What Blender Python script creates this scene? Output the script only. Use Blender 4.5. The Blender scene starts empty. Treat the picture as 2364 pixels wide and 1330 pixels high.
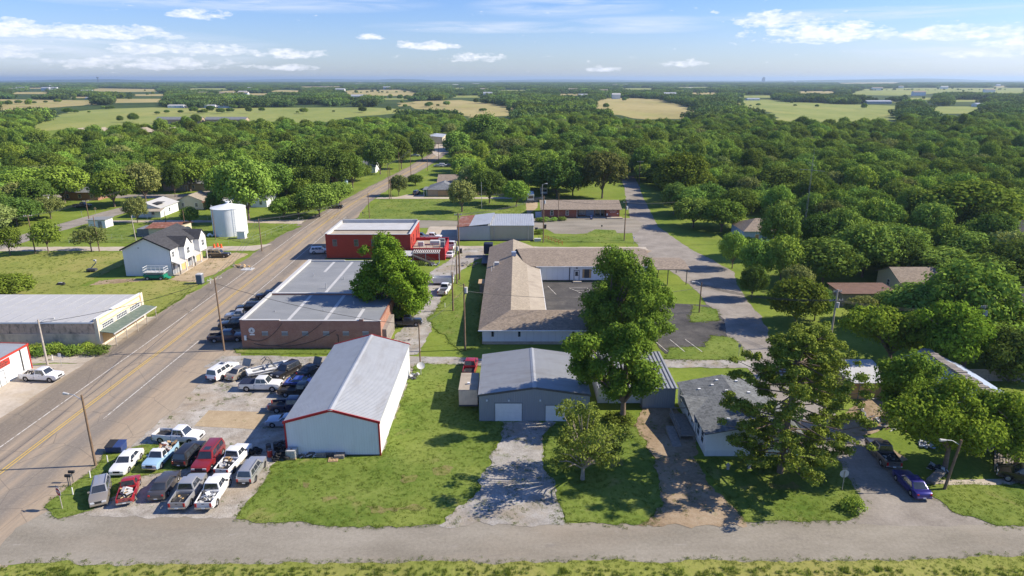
import bpy, bmesh, math, random
import numpy as np
from mathutils import Vector, Matrix, noise as mnoise
from mathutils.geometry import tessellate_polygon
R = math.radians
S = bpy.context.scene
COL = S.collection
# ------------------------------------------------------------------ camera, sky, sun, exposure
CAM_H, F_PX, PITCH = 42.0, 1576.0, R(17.0)
cd = bpy.data.cameras.new("camera"); cam = bpy.data.objects.new("camera", cd); COL.objects.link(cam)
cd.sensor_width = 36.0; cd.lens = 36.0 * F_PX / 2364.0
cd.clip_start = 0.5; cd.clip_end = 60000
cam.location = (0, 0, CAM_H); cam.rotation_euler = (R(90) - PITCH, 0, 0)
S.camera = cam
SUN_EL, SUN_AZ = R(35.5), R(84.5)          # azimuth clockwise from +Y; light comes from +X and a little beyond
sv = Vector((math.sin(SUN_AZ) * math.cos(SUN_EL), math.cos(SUN_AZ) * math.cos(SUN_EL), math.sin(SUN_EL)))
sd = bpy.data.lights.new("sun", 'SUN'); sd.energy = 4.8; sd.angle = R(0.5); sd.color = (1.0, 0.90, 0.75)
so = bpy.data.objects.new("sun", sd); COL.objects.link(so)
so.rotation_euler = (-sv).to_track_quat('-Z', 'Y').to_euler(); so.location = (150, 20, 150)
S.view_settings.view_transform = 'Standard'; S.view_settings.look = 'None'
S.view_settings.exposure = 0.78; S.view_settings.gamma = 1.0
S.render.engine = 'CYCLES'
S.cycles.max_bounces = 6; S.cycles.diffuse_bounces = 2; S.cycles.glossy_bounces = 2
S.cycles.transmission_bounces = 3; S.cycles.transparent_max_bounces = 4; S.cycles.volume_bounces = 0
S.cycles.use_denoising = True
w = bpy.data.worlds.new("World"); S.world = w; w.use_nodes = True
def node(nt, typ, **kw):
    n = nt.nodes.new(typ)
    for k, v in kw.items():
        if k.startswith('i_'):
            n.inputs[k[2:].replace('_', ' ')].default_value = v
        else: setattr(n, k, v)
    return n
def math_(nt, op, a, b=None, c=None, clamp=False):
    n = nt.nodes.new('ShaderNodeMath'); n.operation = op; n.use_clamp = clamp
    for i, v in enumerate((a, b, c)):
        if v is None: continue
        if isinstance(v, (int, float)): n.inputs[i].default_value = v
        else: nt.links.new(v, n.inputs[i])
    return n.outputs[0]
def ramp(nt, val, stops, interp='LINEAR'):
    n = nt.nodes.new('ShaderNodeValToRGB'); cr = n.color_ramp; cr.interpolation = interp
    while len(cr.elements) < len(stops): cr.elements.new(0.5)
    for e, (p, c) in zip(cr.elements, stops):
        e.position = p; e.color = (c, c, c, 1) if isinstance(c, (int, float)) else (*c[:3], 1)
    nt.links.new(val, n.inputs[0]); return n.outputs[0]
def mixc(nt, fac, a, b, blend='MIX'):
    n = nt.nodes.new('ShaderNodeMix'); n.data_type = 'RGBA'; n.blend_type = blend
    for sock, v in ((n.inputs[0], fac), (n.inputs[6], a), (n.inputs[7], b)):
        if isinstance(v, (int, float)): sock.default_value = v
        elif isinstance(v, tuple): sock.default_value = (*v[:3], 1)
        else: nt.links.new(v, sock)
    return n.outputs[2]
def build_world():
    nt = w.node_tree; nt.nodes.clear()
    out = node(nt, 'ShaderNodeOutputWorld'); bg = node(nt, 'ShaderNodeBackground')
    sky = node(nt, 'ShaderNodeTexSky', sky_type='NISHITA', sun_disc=False, sun_elevation=SUN_EL, sun_rotation=SUN_AZ,
               altitude=300, air_density=1.0, dust_density=0.35, ozone_density=2.2)
    tc = node(nt, 'ShaderNodeTexCoord'); sp = node(nt, 'ShaderNodeSeparateXYZ')
    nt.links.new(tc.outputs['Generated'], sp.inputs[0])
    az = math_(nt, 'MULTIPLY', math_(nt, 'ARCTAN2', sp.outputs[0], sp.outputs[1]), 57.29578)
    el = math_(nt, 'MULTIPLY', math_(nt, 'ARCSINE', sp.outputs[2]), 57.29578)
    # the clear sky: deeper blue a few degrees up, paler towards the horizon
    grade = ramp(nt, math_(nt, 'DIVIDE', el, 12.0, clamp=True), [(0.0, (0.50, 0.56, 0.79)), (0.2, (0.51, 0.58, 0.83)), (0.5, (0.44, 0.56, 0.86)), (1.0, (0.48, 0.63, 0.97))])
    col = mixc(nt, 1.0, sky.outputs[0], grade, 'MULTIPLY')
    def nz(sx, sy, scale, detail, off=0.0, dist=0.0):
        cb = node(nt, 'ShaderNodeCombineXYZ')
        nt.links.new(math_(nt, 'MULTIPLY', az, sx), cb.inputs[0]); nt.links.new(math_(nt, 'MULTIPLY', el, sy), cb.inputs[1]); cb.inputs[2].default_value = off
        n = node(nt, 'ShaderNodeTexNoise'); n.inputs['Scale'].default_value = scale; n.inputs['Detail'].default_value = detail; n.inputs['Roughness'].default_value = 0.58
        n.inputs['Distortion'].default_value = dist
        nt.links.new(cb.outputs[0], n.inputs['Vector']); return n.outputs['Fac']
    n1 = nz(0.55, 1.5, 1.0, 7, 3.1, 0.2); n2 = nz(1.6, 4.5, 1.0, 5, 7.7)
    nn = math_(nt, 'ADD', math_(nt, 'MULTIPLY', math_(nt, 'SUBTRACT', n1, 0.5), 4.6), math_(nt, 'MULTIPLY', math_(nt, 'SUBTRACT', n2, 0.5), 2.4))
    def cloud_field(lst):
        f = None
        for (a, e, wd, hu, hd) in lst:
            dx = math_(nt, 'DIVIDE', math_(nt, 'SUBTRACT', az, a), wd)
            de = math_(nt, 'SUBTRACT', el, e)
            dy = math_(nt, 'MAXIMUM', math_(nt, 'DIVIDE', de, hu), math_(nt, 'DIVIDE', de, -hd))
            d = math_(nt, 'SUBTRACT', 1.0, math_(nt, 'ADD', math_(nt, 'MULTIPLY', dx, dx), math_(nt, 'MULTIPLY', dy, dy)))
            f = d if f is None else math_(nt, 'MAXIMUM', f, d)
        return f
    puffs = cloud_field(CLOUDS)
    dens = math_(nt, 'ADD', math_(nt, 'MULTIPLY', math_(nt, 'MAXIMUM', puffs, -1.6), 0.85), math_(nt, 'MULTIPLY', nn, 1.2))
    m = ramp(nt, math_(nt, 'MULTIPLY_ADD', dens, 0.5, 0.5), [(0.28, 0.0), (0.60, 0.42), (1.0, 0.80)], 'EASE')
    bright = ramp(nt, n2, [(0.3, (4.9, 5.1, 5.7)), (0.7, (6.5, 6.5, 6.7))])
    col = mixc(nt, m, col, bright)
    veil = cloud_field(VEILS)
    n3 = nz(0.16, 1.9, 1.0, 6, 21.0, 0.6)
    v = math_(nt, 'MULTIPLY', math_(nt, 'MAXIMUM', veil, 0.0), ramp(nt, n3, [(0.32, 0.0), (0.75, 0.9)]))
    col = mixc(nt, v, col, (4.4, 4.8, 5.6))
    nt.links.new(col, bg.inputs[0]); bg.inputs[1].default_value = 0.115
    nt.links.new(bg.outputs[0], out.inputs[0])
# cumulus and thin veils by compass direction (azimuth, elevation, half width, height above / below), degrees
CLOUDS = [(-29.5, 2.95, 4.2, 0.55, 0.30), (-34.2, 3.0, 2.6, 0.6, 0.3), (-24.5, 2.0, 4.2, 0.42, 0.3), (-27, 1.0, 5.0, 0.45, 0.3), (-36.2, 1.6, 2.4, 0.55, 0.3),
          (-23, 4.4, 1.8, 0.38, 0.25), (-17.0, 1.75, 2.6, 0.34, 0.2), (-17.5, 0.8, 1.8, 0.25, 0.15), (-6.5, 2.5, 2.3, 0.36, 0.22), (-2.9, 1.55, 2.1, 0.4, 0.22), (-11, 3.1, 0.9, 0.24, 0.15),
          (7.2, 0.75, 1.1, 0.26, 0.16), (13.5, 1.1, 1.8, 0.3, 0.2), (19.5, 4.1, 2.4, 0.6, 0.4), (23.0, 3.05, 4.2, 0.75, 0.5), (32.0, 2.9, 3.4, 0.5, 0.35), (36.5, 2.2, 3.2, 0.65, 0.4), (33, 1.6, 2.5, 0.3, 0.2)]
VEILS = [(-22, 5.5, 17, 0.8, 0.9), (-2, 3.9, 10, 0.5, 0.5), (4, 5.4, 8, 0.9, 0.9), (10, 4.0, 7, 0.8, 0.7), (26, 4.3, 14, 0.6, 0.5), (-30, 1.9, 14, 1.6, 1.4), (34, 2.0, 10, 1.6, 1.4)]
build_world()

# ------------------------------------------------------------------ helpers
def G(x, y, z=0.0):
    "ground point (metres) seen at a point of the photograph, at height z"
    u = (x - 1182) / F_PX; v = (y - 665) / F_PX
    t = (CAM_H - z) / (math.sin(PITCH) + v * math.cos(PITCH))
    return (t * u, t * (math.cos(PITCH) - v * math.sin(PITCH)))
def ZH(y, Y):
    "height of something seen at photograph row y that stands at depth Y"
    return CAM_H - Y * math.tan(PITCH + math.atan((y - 665) / F_PX))
def tag(o, label=None, cat=None, group=None, kind=None):
    if label: o['label'] = label
    if cat: o['category'] = cat
    if group: o['group'] = group
    if kind: o['kind'] = kind
    return o
def thing(name, label, cat, loc, rz=0.0, group=None):
    o = bpy.data.objects.new(name, None); COL.objects.link(o); o.empty_display_size = 0.5
    o.location = loc if len(loc) == 3 else (*loc, 0); o.rotation_euler = (0, 0, rz)
    return tag(o, label, cat, group)
class MB:
    "collects shapes; build() links them as ONE mesh object"
    def __init__(s): s.v = []; s.f = []; s.m = []; s.k = 0
    def mat(s, k): s.k = k; return s
    def poly(s, pts):
        b = len(s.v); s.v += [tuple(p) for p in pts]; s.f.append(tuple(range(b, b + len(pts)))); s.m.append(s.k); return s
    def hexa(s, p):   # 8 points: 4 bottom ccw, 4 top ccw
        b = len(s.v); s.v += [tuple(q) for q in p]
        for f in ((3, 2, 1, 0), (4, 5, 6, 7), (0, 1, 5, 4), (1, 2, 6, 5), (2, 3, 7, 6), (3, 0, 4, 7)):
            s.f.append(tuple(b + i for i in f)); s.m.append(s.k)
        return s
    def box(s, x0, x1, y0, y1, z0, z1):
        return s.hexa([(x0, y0, z0), (x1, y0, z0), (x1, y1, z0), (x0, y1, z0), (x0, y0, z1), (x1, y0, z1), (x1, y1, z1), (x0, y1, z1)])
    def prism(s, pts, d):   # planar polygon pts extruded by vector d
        n = len(pts); b = len(s.v)
        s.v += [tuple(p) for p in pts] + [(p[0] + d[0], p[1] + d[1], p[2] + d[2]) for p in pts]
        s.f.append(tuple(range(b, b + n))[::-1]); s.f.append(tuple(range(b + n, b + 2 * n))); s.m += [s.k, s.k]
        for i in range(n):
            j = (i + 1) % n; s.f.append((b + i, b + j, b + n + j, b + n + i)); s.m.append(s.k)
        return s
    def cyl(s, p0, p1, r0, r1=None, n=8, cap=True):
        r1 = r0 if r1 is None else r1
        p0 = Vector(p0); p1 = Vector(p1); d = (p1 - p0)
        if d.length < 1e-6: return s
        q = d.to_track_quat('Z', 'Y'); b = len(s.v)
        for p, r in ((p0, r0), (p1, r1)):
            for i in range(n):
                a = 2 * math.pi * i / n
                s.v.append(tuple(p + q @ Vector((r * math.cos(a), r * math.sin(a), 0))))
        for i in range(n):
            j = (i + 1) % n; s.f.append((b + i, b + j, b + n + j, b + n + i)); s.m.append(s.k)
        if cap:
            s.f.append(tuple(range(b, b + n))[::-1]); s.f.append(tuple(range(b + n, b + 2 * n))); s.m += [s.k, s.k]
        return s
    def tube(s, pts, r, n=6):
        for a, b in zip(pts, pts[1:]): s.cyl(a, b, r, r, n, True)
        return s
    def slab(s, pts, t):   # thick sheet: polygon with thickness t downward
        return s.prism([(p[0], p[1], p[2] - t) for p in pts], (0, 0, t))
    def build(s, name, mats, parent=None, origin=(0, 0, 0), smooth=False, bevel=0.0, fix=True):
        me = bpy.data.meshes.new(name)
        o0 = origin if len(origin) == 3 else (*origin, 0)
        me.from_pydata([(v[0] - o0[0], v[1] - o0[1], v[2] - o0[2]) for v in s.v], [], s.f)
        for m in (mats if isinstance(mats, (list, tuple)) else [mats]): me.materials.append(m)
        me.polygons.foreach_set('material_index', s.m)
        if fix or bevel:
            bm = bmesh.new(); bm.from_mesh(me)
            bmesh.ops.recalc_face_normals(bm, faces=bm.faces)
            if bevel:
                es = [e for e in bm.edges if len(e.link_faces) == 2 and e.calc_face_angle(0) > 0.6]
                bmesh.ops.bevel(bm, geom=es, offset=bevel, segments=2, affect='EDGES', profile=0.6, clamp_overlap=True)
            bm.to_mesh(me); bm.free()
        if smooth:
            me.polygons.foreach_set('use_smooth', [True] * len(me.polygons))
            try: me.set_sharp_from_angle(angle=R(40))
            except Exception: pass
        me.update()
        o = bpy.data.objects.new(name, me); COL.objects.link(o)
        if parent is not None: o.parent = parent
        elif origin != (0, 0, 0): o.location = o0
        return o
def np_mesh(name, V, F, mats, mi=None, smooth=False):
    V = np.asarray(V, dtype=np.float32); F = np.asarray(F, dtype=np.int32)
    me = bpy.data.meshes.new(name); n, k = F.shape
    me.vertices.add(len(V)); me.vertices.foreach_set('co', V.ravel())
    me.loops.add(n * k); me.loops.foreach_set('vertex_index', F.ravel())
    me.polygons.add(n); me.polygons.foreach_set('loop_start', np.arange(0, n * k, k, dtype=np.int32)); me.polygons.foreach_set('loop_total', np.full(n, k, dtype=np.int32))
    for m in mats: me.materials.append(m)
    if mi is not None: me.polygons.foreach_set('material_index', np.asarray(mi, dtype=np.int32))
    if smooth: me.polygons.foreach_set('use_smooth', np.ones(n, dtype=bool))
    me.update(calc_edges=True); me.validate(); return me
# ------------------------------------------------------------------ materials
MATS = {}
def new_mat(name):
    m = bpy.data.materials.new(name); m.use_nodes = True; nt = m.node_tree; nt.nodes.clear()
    out = node(nt, 'ShaderNodeOutputMaterial'); b = node(nt, 'ShaderNodeBsdfPrincipled'); nt.links.new(b.outputs[0], out.inputs[0])
    MATS[name] = m; return m, nt, b
def pos(nt, kind='Object'):
    return node(nt, 'ShaderNodeTexCoord').outputs[kind]
def scaled(nt, vec, sx, sy, sz):
    n = node(nt, 'ShaderNodeMapping'); n.inputs['Scale'].default_value = (sx, sy, sz); nt.links.new(vec, n.inputs['Vector']); return n.outputs[0]
def noise(nt, vec, scale, detail=4, rough=0.55, dist=0.0):
    n = node(nt, 'ShaderNodeTexNoise'); n.inputs['Scale'].default_value = scale; n.inputs['Detail'].default_value = detail
    n.inputs['Roughness'].default_value = rough; n.inputs['Distortion'].default_value = dist
    nt.links.new(vec, n.inputs['Vector']); return n.outputs['Fac']
def bump(nt, b, h, strength, dist=0.1):
    n = node(nt, 'ShaderNodeBump'); n.inputs['Strength'].default_value = strength; n.inputs['Distance'].default_value = dist
    nt.links.new(h, n.inputs['Height']); nt.links.new(n.outputs[0], b.inputs['Normal']); return n
def mul(c, k): return tuple(max(0, min(1, x * k)) for x in c[:3])
def setp(b, rough=0.6, metal=0.0, spec=0.3, coat=0.0):
    b.inputs['Roughness'].default_value = rough; b.inputs['Metallic'].default_value = metal
    b.inputs['Specular IOR Level'].default_value = spec; b.inputs['Coat Weight'].default_value = coat
def pm(name, c, var=0.12, scale=1.5, rough=0.7, metal=0.0, spec=0.3, coat=0.0, bmp=0.0, bscale=20, stain=None, stain_amt=0.4, stain_scale=(0.35, 0.35, 0.35)):
    "plain surface with procedural mottling and optional stains"
    if name in MATS: return MATS[name]
    m, nt, b = new_mat(name); v = pos(nt); setp(b, rough, metal, spec, coat)
    f = noise(nt, v, scale, 5)
    col = ramp(nt, f, [(0.25, mul(c, 1 - var)), (0.75, mul(c, 1 + var))])
    if stain:
        g = noise(nt, scaled(nt, v, *stain_scale), 1.0, 6, 0.65)
        col = mixc(nt, ramp(nt, g, [(0.5, 0.0), (0.7, stain_amt)]), col, stain)
    nt.links.new(col, b.inputs['Base Color'])
    if bmp: bump(nt, b, noise(nt, v, bscale, 3), bmp, 0.03)
    return m
def axis_mix(nt, v):   # u runs along any axis-aligned wall, z up
    sp = node(nt, 'ShaderNodeSeparateXYZ'); nt.links.new(v, sp.inputs[0])
    cb = node(nt, 'ShaderNodeCombineXYZ'); nt.links.new(math_(nt, 'ADD', sp.outputs[0], sp.outputs[1]), cb.inputs[0]); nt.links.new(sp.outputs[2], cb.inputs[1])
    return cb.outputs[0], sp
def brickm(name, c1, c2, mortar, scale=1.0, stain=None, amt=0.5):
    m, nt, b = new_mat(name); setp(b, 0.85, 0, 0.2); v = pos(nt); u, sp = axis_mix(nt, v)
    n = node(nt, 'ShaderNodeTexBrick'); nt.links.new(u, n.inputs['Vector'])
    n.inputs['Scale'].default_value = scale; n.inputs['Brick Width'].default_value = 0.24; n.inputs['Row Height'].default_value = 0.085
    n.inputs['Mortar Size'].default_value = 0.012; n.inputs['Color1'].default_value = (*c1, 1); n.inputs['Color2'].default_value = (*c2, 1); n.inputs['Mortar'].default_value = (*mortar, 1)
    f = noise(nt, v, 0.7, 6, 0.65)
    col = mixc(nt, ramp(nt, f, [(0.3, 0.0), (0.75, 0.55)]), n.outputs['Color'], mul(c1, 0.62))
    if stain:
        g = noise(nt, scaled(nt, v, 0.5, 0.5, 0.9), 0.8, 6, 0.7)
        col = mixc(nt, ramp(nt, g, [(0.48, 0.0), (0.68, amt)]), col, stain)
    nt.links.new(col, b.inputs['Base Color']); bump(nt, b, n.outputs['Fac'], -0.3, 0.02); return m
def ribbed(name, c, pitch=0.3, depth=0.5, rough=0.45, metal=0.0, var=0.08, stain=None, amt=0.3, horiz=False, spec=0.4):
    "ribbed metal sheet (vertical ribs) or lap siding (horizontal)"
    m, nt, b = new_mat(name); setp(b, rough, metal, spec); v = pos(nt); u, sp = axis_mix(nt, v)
    s = sp.outputs[2] if horiz else math_(nt, 'ADD', sp.outputs[0], sp.outputs[1])
    fr = math_(nt, 'FRACT', math_(nt, 'DIVIDE', s, pitch))
    if horiz: h = fr
    else: h = ramp(nt, fr, [(0.0, 1.0), (0.12, 1.0), (0.2, 0.0), (0.92, 0.0), (1.0, 1.0)])
    f = noise(nt, scaled(nt, v, 1, 1, 0.25), 1.1, 5, 0.6)
    col = ramp(nt, f, [(0.25, mul(c, 1 - var)), (0.75, mul(c, 1 + var))])
    line = ramp(nt, fr, [(0.0, 1.0), (0.10, 0.0), (0.90, 0.0), (1.0, 1.0)])
    col = mixc(nt, math_(nt, 'MULTIPLY', line, 0.16), col, mul(c, 0.45))
    if stain:
        g = noise(nt, scaled(nt, v, 0.8, 0.8, 0.3), 0.9, 6, 0.7)
        col = mixc(nt, ramp(nt, g, [(0.5, 0.0), (0.7, amt)]), col, stain)
    nt.links.new(col, b.inputs['Base Color']); bump(nt, b, h, depth, 0.03); return m
def shingle(name, c, var=0.25, row=0.16, stain=None, amt=0.35):
    m, nt, b = new_mat(name); setp(b, 0.95, 0, 0.15); v = pos(nt)
    vo = node(nt, 'ShaderNodeTexVoronoi'); vo.inputs['Scale'].default_value = 3.2; nt.links.new(scaled(nt, v, 1, 1, 2.2), vo.inputs['Vector'])
    f = noise(nt, v, 9.0, 3, 0.7); g = noise(nt, v, 0.45, 5, 0.6)
    sp = node(nt, 'ShaderNodeSeparateXYZ'); nt.links.new(vo.outputs['Color'], sp.inputs[0])
    k = math_(nt, 'ADD', math_(nt, 'MULTIPLY', sp.outputs[0], 0.55), math_(nt, 'MULTIPLY', f, 0.45))
    col = ramp(nt, k, [(0.15, mul(c, 1 - var)), (0.85, mul(c, 1 + var))])
    col = mixc(nt, ramp(nt, g, [(0.4, 0.0), (0.7, amt)]), col, stain or mul(c, 0.72))
    sz = node(nt, 'ShaderNodeSeparateXYZ'); nt.links.new(v, sz.inputs[0])
    fr = math_(nt, 'FRACT', math_(nt, 'DIVIDE', sz.outputs[2], row * 0.35))
    col = mixc(nt, ramp(nt, fr, [(0.0, 0.28), (0.3, 0.0)]), col, mul(c, 0.4))
    nt.links.new(col, b.inputs['Base Color']); bump(nt, b, f, 0.35, 0.03); return m
def paint(name, c, metal=0.0, rough=0.28):
    if name in MATS: return MATS[name]
    m, nt, b = new_mat(name); setp(b, rough, metal, 0.5, 0.6); b.inputs['Coat Roughness'].default_value = 0.08
    v = pos(nt); f = noise(nt, v, 1.3, 5, 0.65); sp = node(nt, 'ShaderNodeSeparateXYZ'); nt.links.new(v, sp.inputs[0])
    dirt = math_(nt, 'MULTIPLY', ramp(nt, sp.outputs[2], [(0.25, 0.55), (0.75, 0.06)]), ramp(nt, f, [(0.3, 0.3), (0.7, 1.0)]))
    col = mixc(nt, dirt, c, (0.22, 0.18, 0.13)); nt.links.new(col, b.inputs['Base Color'])
    nt.links.new(math_(nt, 'ADD', math_(nt, 'MULTIPLY', dirt, 0.5), rough), b.inputs['Roughness']); return m
def groundm(name, cols, scales, bmp=0.4, bsc=6.0, stretch=(1, 1, 1), extra=None):
    "ground cover: ramps of two noises, a fine grain and optional patches [(scale, lo, hi, amount, colour)]"
    m, nt, b = new_mat(name); setp(b, 0.95, 0, 0.1); v = pos(nt); vs = scaled(nt, v, *stretch)
    a = noise(nt, vs, scales[0], 6, 0.6); f = noise(nt, v, scales[1], 4, 0.7)
    k = math_(nt, 'ADD', math_(nt, 'MULTIPLY', a, 0.6), math_(nt, 'MULTIPLY', f, 0.4))
    n = len(cols); col = ramp(nt, k, [(0.37 + 0.26 * i / (n - 1), c) for i, c in enumerate(cols)])
    for (sc, lo, hi, amt, c) in (extra or []):
        col = mixc(nt, ramp(nt, noise(nt, vs, sc, 6, 0.62, 0.4), [(lo, 0.0), (hi, amt)]), col, c)
    nt.links.new(col, b.inputs['Base Color']); bump(nt, b, noise(nt, v, bsc, 4, 0.7), bmp, 0.08); return m
M = {}
M['grass'] = groundm('grass', [(0.105, 0.155, 0.020), (0.155, 0.210, 0.030), (0.205, 0.255, 0.045)], (0.09, 1.6), 0.7, 4.0,
                     extra=[(0.05, 0.52, 0.72, 0.5, (0.23, 0.235, 0.05)), (0.16, 0.60, 0.76, 0.5, (0.27, 0.215, 0.085)), (0.35, 0.60, 0.74, 0.4, (0.075, 0.125, 0.016))])
M['lawn'] = groundm('lawn', [(0.092, 0.145, 0.022), (0.140, 0.190, 0.034), (0.192, 0.235, 0.054)], (0.14, 2.2), 0.6, 5.0,
                    extra=[(0.07, 0.50, 0.72, 0.6, (0.225, 0.250, 0.05)), (0.22, 0.60, 0.72, 0.55, (0.29, 0.235, 0.10)), (0.12, 0.56, 0.70, 0.6, (0.065, 0.125, 0.014))])
M['worn_grass'] = groundm('worn_grass', [(0.135, 0.165, 0.035), (0.185, 0.185, 0.055), (0.23, 0.19, 0.085)], (0.5, 2.0), 0.7, 4.0, extra=[(0.6, 0.52, 0.7, 0.6, (0.20, 0.145, 0.085))])
M['meadow'] = groundm('meadow', [(0.17, 0.195, 0.04), (0.225, 0.245, 0.055), (0.275, 0.27, 0.08)], (0.09, 1.4), 0.8, 3.0,
                      extra=[(0.06, 0.5, 0.68, 0.55, (0.32, 0.265, 0.10)), (0.2, 0.55, 0.7, 0.5, (0.12, 0.18, 0.028)), (0.11, 0.63, 0.74, 0.5, (0.29, 0.20, 0.10))])
M['hay'] = groundm('hay', [(0.26, 0.22, 0.09), (0.34, 0.285, 0.12), (0.40, 0.335, 0.15)], (0.012, 0.08), 0.2, 1.0, (1, 0.35, 1), [(0.01, 0.5, 0.7, 0.5, (0.25, 0.27, 0.06))])
M['pasture'] = groundm('pasture', [(0.165, 0.205, 0.050), (0.225, 0.255, 0.068), (0.275, 0.285, 0.092)], (0.012, 0.08), 0.2, 1.0, (1, 0.35, 1), [(0.01, 0.5, 0.7, 0.5, (0.36, 0.32, 0.10)), (0.03, 0.6, 0.72, 0.4, (0.15, 0.20, 0.04))])
M['soil'] = groundm('soil', [(0.20, 0.145, 0.09), (0.30, 0.225, 0.145), (0.36, 0.285, 0.20)], (0.25, 2.2), 0.6, 5.0, extra=[(0.3, 0.55, 0.7, 0.4, (0.16, 0.11, 0.075)), (0.5, 0.62, 0.75, 0.5, (0.12, 0.15, 0.03))])
M['tan_dirt'] = groundm('tan_dirt', [(0.31, 0.235, 0.145), (0.385, 0.30, 0.19), (0.44, 0.35, 0.235)], (0.3, 2.0), 0.4, 5.0, extra=[(0.6, 0.6, 0.75, 0.5, (0.24, 0.16, 0.08))])
M['gravel'] = groundm('gravel', [(0.23, 0.205, 0.17), (0.36, 0.33, 0.285), (0.50, 0.465, 0.41)], (0.5, 5.5), 1.0, 9.0,
                      extra=[(0.10, 0.48, 0.68, 0.6, (0.36, 0.28, 0.19)), (0.28, 0.58, 0.72, 0.6, (0.20, 0.17, 0.14)), (0.9, 0.60, 0.72, 0.5, (0.55, 0.52, 0.47))])
M['pale_gravel'] = groundm('pale_gravel', [(0.225, 0.21, 0.188), (0.33, 0.31, 0.28), (0.44, 0.42, 0.385)], (0.4, 4.5), 0.9, 8.0,
                           extra=[(0.16, 0.5, 0.66, 0.7, (0.30, 0.24, 0.16)), (0.3, 0.60, 0.72, 0.55, (0.15, 0.17, 0.05))])
M['concrete'] = groundm('concrete', [(0.33, 0.285, 0.225), (0.42, 0.365, 0.295), (0.49, 0.435, 0.36)], (0.18, 1.6), 0.25, 6.0, extra=[(0.12, 0.52, 0.7, 0.6, (0.42, 0.33, 0.20)), (0.5, 0.62, 0.75, 0.4, (0.24, 0.20, 0.16))])
M['asphalt_old'] = groundm('asphalt_old', [(0.195, 0.175, 0.138), (0.250, 0.226, 0.182), (0.308, 0.281, 0.230)], (0.22, 3.2), 0.35, 9.0, (0.35, 1, 1),
                           extra=[(0.14, 0.52, 0.7, 0.45, (0.30, 0.25, 0.19)), (0.4, 0.6, 0.72, 0.4, (0.15, 0.135, 0.12)), (1.2, 0.63, 0.72, 0.4, (0.36, 0.335, 0.30))])
M['asphalt_street'] = groundm('asphalt_street', [(0.205, 0.182, 0.155), (0.265, 0.238, 0.205), (0.325, 0.295, 0.255)], (0.25, 3.2), 0.35, 9.0,
                              extra=[(0.3, 0.55, 0.7, 0.5, (0.165, 0.147, 0.126)), (0.2, 0.6, 0.72, 0.4, (0.31, 0.275, 0.23)), (1.2, 0.63, 0.72, 0.4, (0.34, 0.32, 0.295))])
M['asphalt_dark'] = groundm('asphalt_dark', [(0.055, 0.053, 0.052), (0.082, 0.078, 0.074), (0.115, 0.108, 0.10)], (0.3, 3.2), 0.3, 9.0, extra=[(0.25, 0.55, 0.72, 0.5, (0.17, 0.155, 0.135))])
def road_mat():  # u across the carriageway in metres, v along it
    m, nt, b = new_mat('asphalt_highway'); setp(b, 0.92, 0, 0.15); v = pos(nt, 'UV')
    sp = node(nt, 'ShaderNodeSeparateXYZ'); nt.links.new(v, sp.inputs[0])
    wob = math_(nt, 'MULTIPLY', math_(nt, 'SUBTRACT', noise(nt, scaled(nt, v, 0.3, 0.05, 1), 1.0, 3), 0.5), 1.6)
    x = math_(nt, 'ADD', sp.outputs[0], wob)     # x runs across the carriageway, 0 on its centre line
    k = math_(nt, 'DIVIDE', math_(nt, 'ADD', x, 12.0), 24.0, clamp=True)
    band = ramp(nt, k, [(0.0, (0.36, 0.285, 0.20)), (0.13, (0.33, 0.265, 0.19)), (0.17, (0.20, 0.168, 0.130)), (0.30, (0.215, 0.178, 0.138)), (0.345, (0.25, 0.205, 0.155)), (0.385, (0.36, 0.285, 0.205)), (0.42, (0.235, 0.195, 0.152)),
                            (0.455, (0.37, 0.29, 0.205)), (0.50, (0.24, 0.21, 0.175)), (0.545, (0.37, 0.29, 0.205)), (0.585, (0.25, 0.215, 0.175)), (0.62, (0.36, 0.285, 0.205)), (0.66, (0.24, 0.205, 0.165)), (0.74, (0.22, 0.19, 0.155)), (0.80, (0.36, 0.28, 0.195)), (1.0, (0.38, 0.31, 0.225))])
    st = noise(nt, scaled(nt, v, 1.6, 0.12, 1), 1.0, 6, 0.68); fi = noise(nt, v, 3.2, 4, 0.7); bl = noise(nt, scaled(nt, v, 0.25, 0.08, 1), 1.0, 5, 0.65)
    col = mixc(nt, ramp(nt, st, [(0.35, 0.45), (0.65, 0.0)]), band, (0.15, 0.135, 0.118))
    col = mixc(nt, ramp(nt, fi, [(0.5, 0.0), (0.75, 0.4)]), col, (0.40, 0.35, 0.285))
    col = mixc(nt, ramp(nt, bl, [(0.52, 0.0), (0.7, 0.5)]), col, (0.36, 0.29, 0.205))
    cr = node(nt, 'ShaderNodeTexVoronoi', feature='DISTANCE_TO_EDGE'); cr.inputs['Scale'].default_value = 0.22; nt.links.new(scaled(nt, v, 1.0, 0.75, 1), cr.inputs['Vector'])
    col = mixc(nt, ramp(nt, cr.outputs['Distance'], [(0.0, 0.5), (0.012, 0.0)]), col, (0.09, 0.08, 0.07))
    nt.links.new(col, b.inputs['Base Color']); bump(nt, b, fi, 0.3, 0.05); return m
M['highway'] = road_mat()
def worn(name, c, lo=0.38, hi=0.54):
    m, nt, b = new_mat(name); setp(b, 0.8, 0, 0.2); v = pos(nt, 'Object')
    f = noise(nt, v, 2.2, 5, 0.75); nt.links.new(ramp(nt, f, [(lo, (0.29, 0.245, 0.19)), (hi, c)]), b.inputs['Base Color']); return m
M['white_line'] = worn('white_line', (0.62, 0.60, 0.55)); M['yellow_line'] = worn('yellow_line', (0.58, 0.38, 0.07), 0.3, 0.46)
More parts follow.
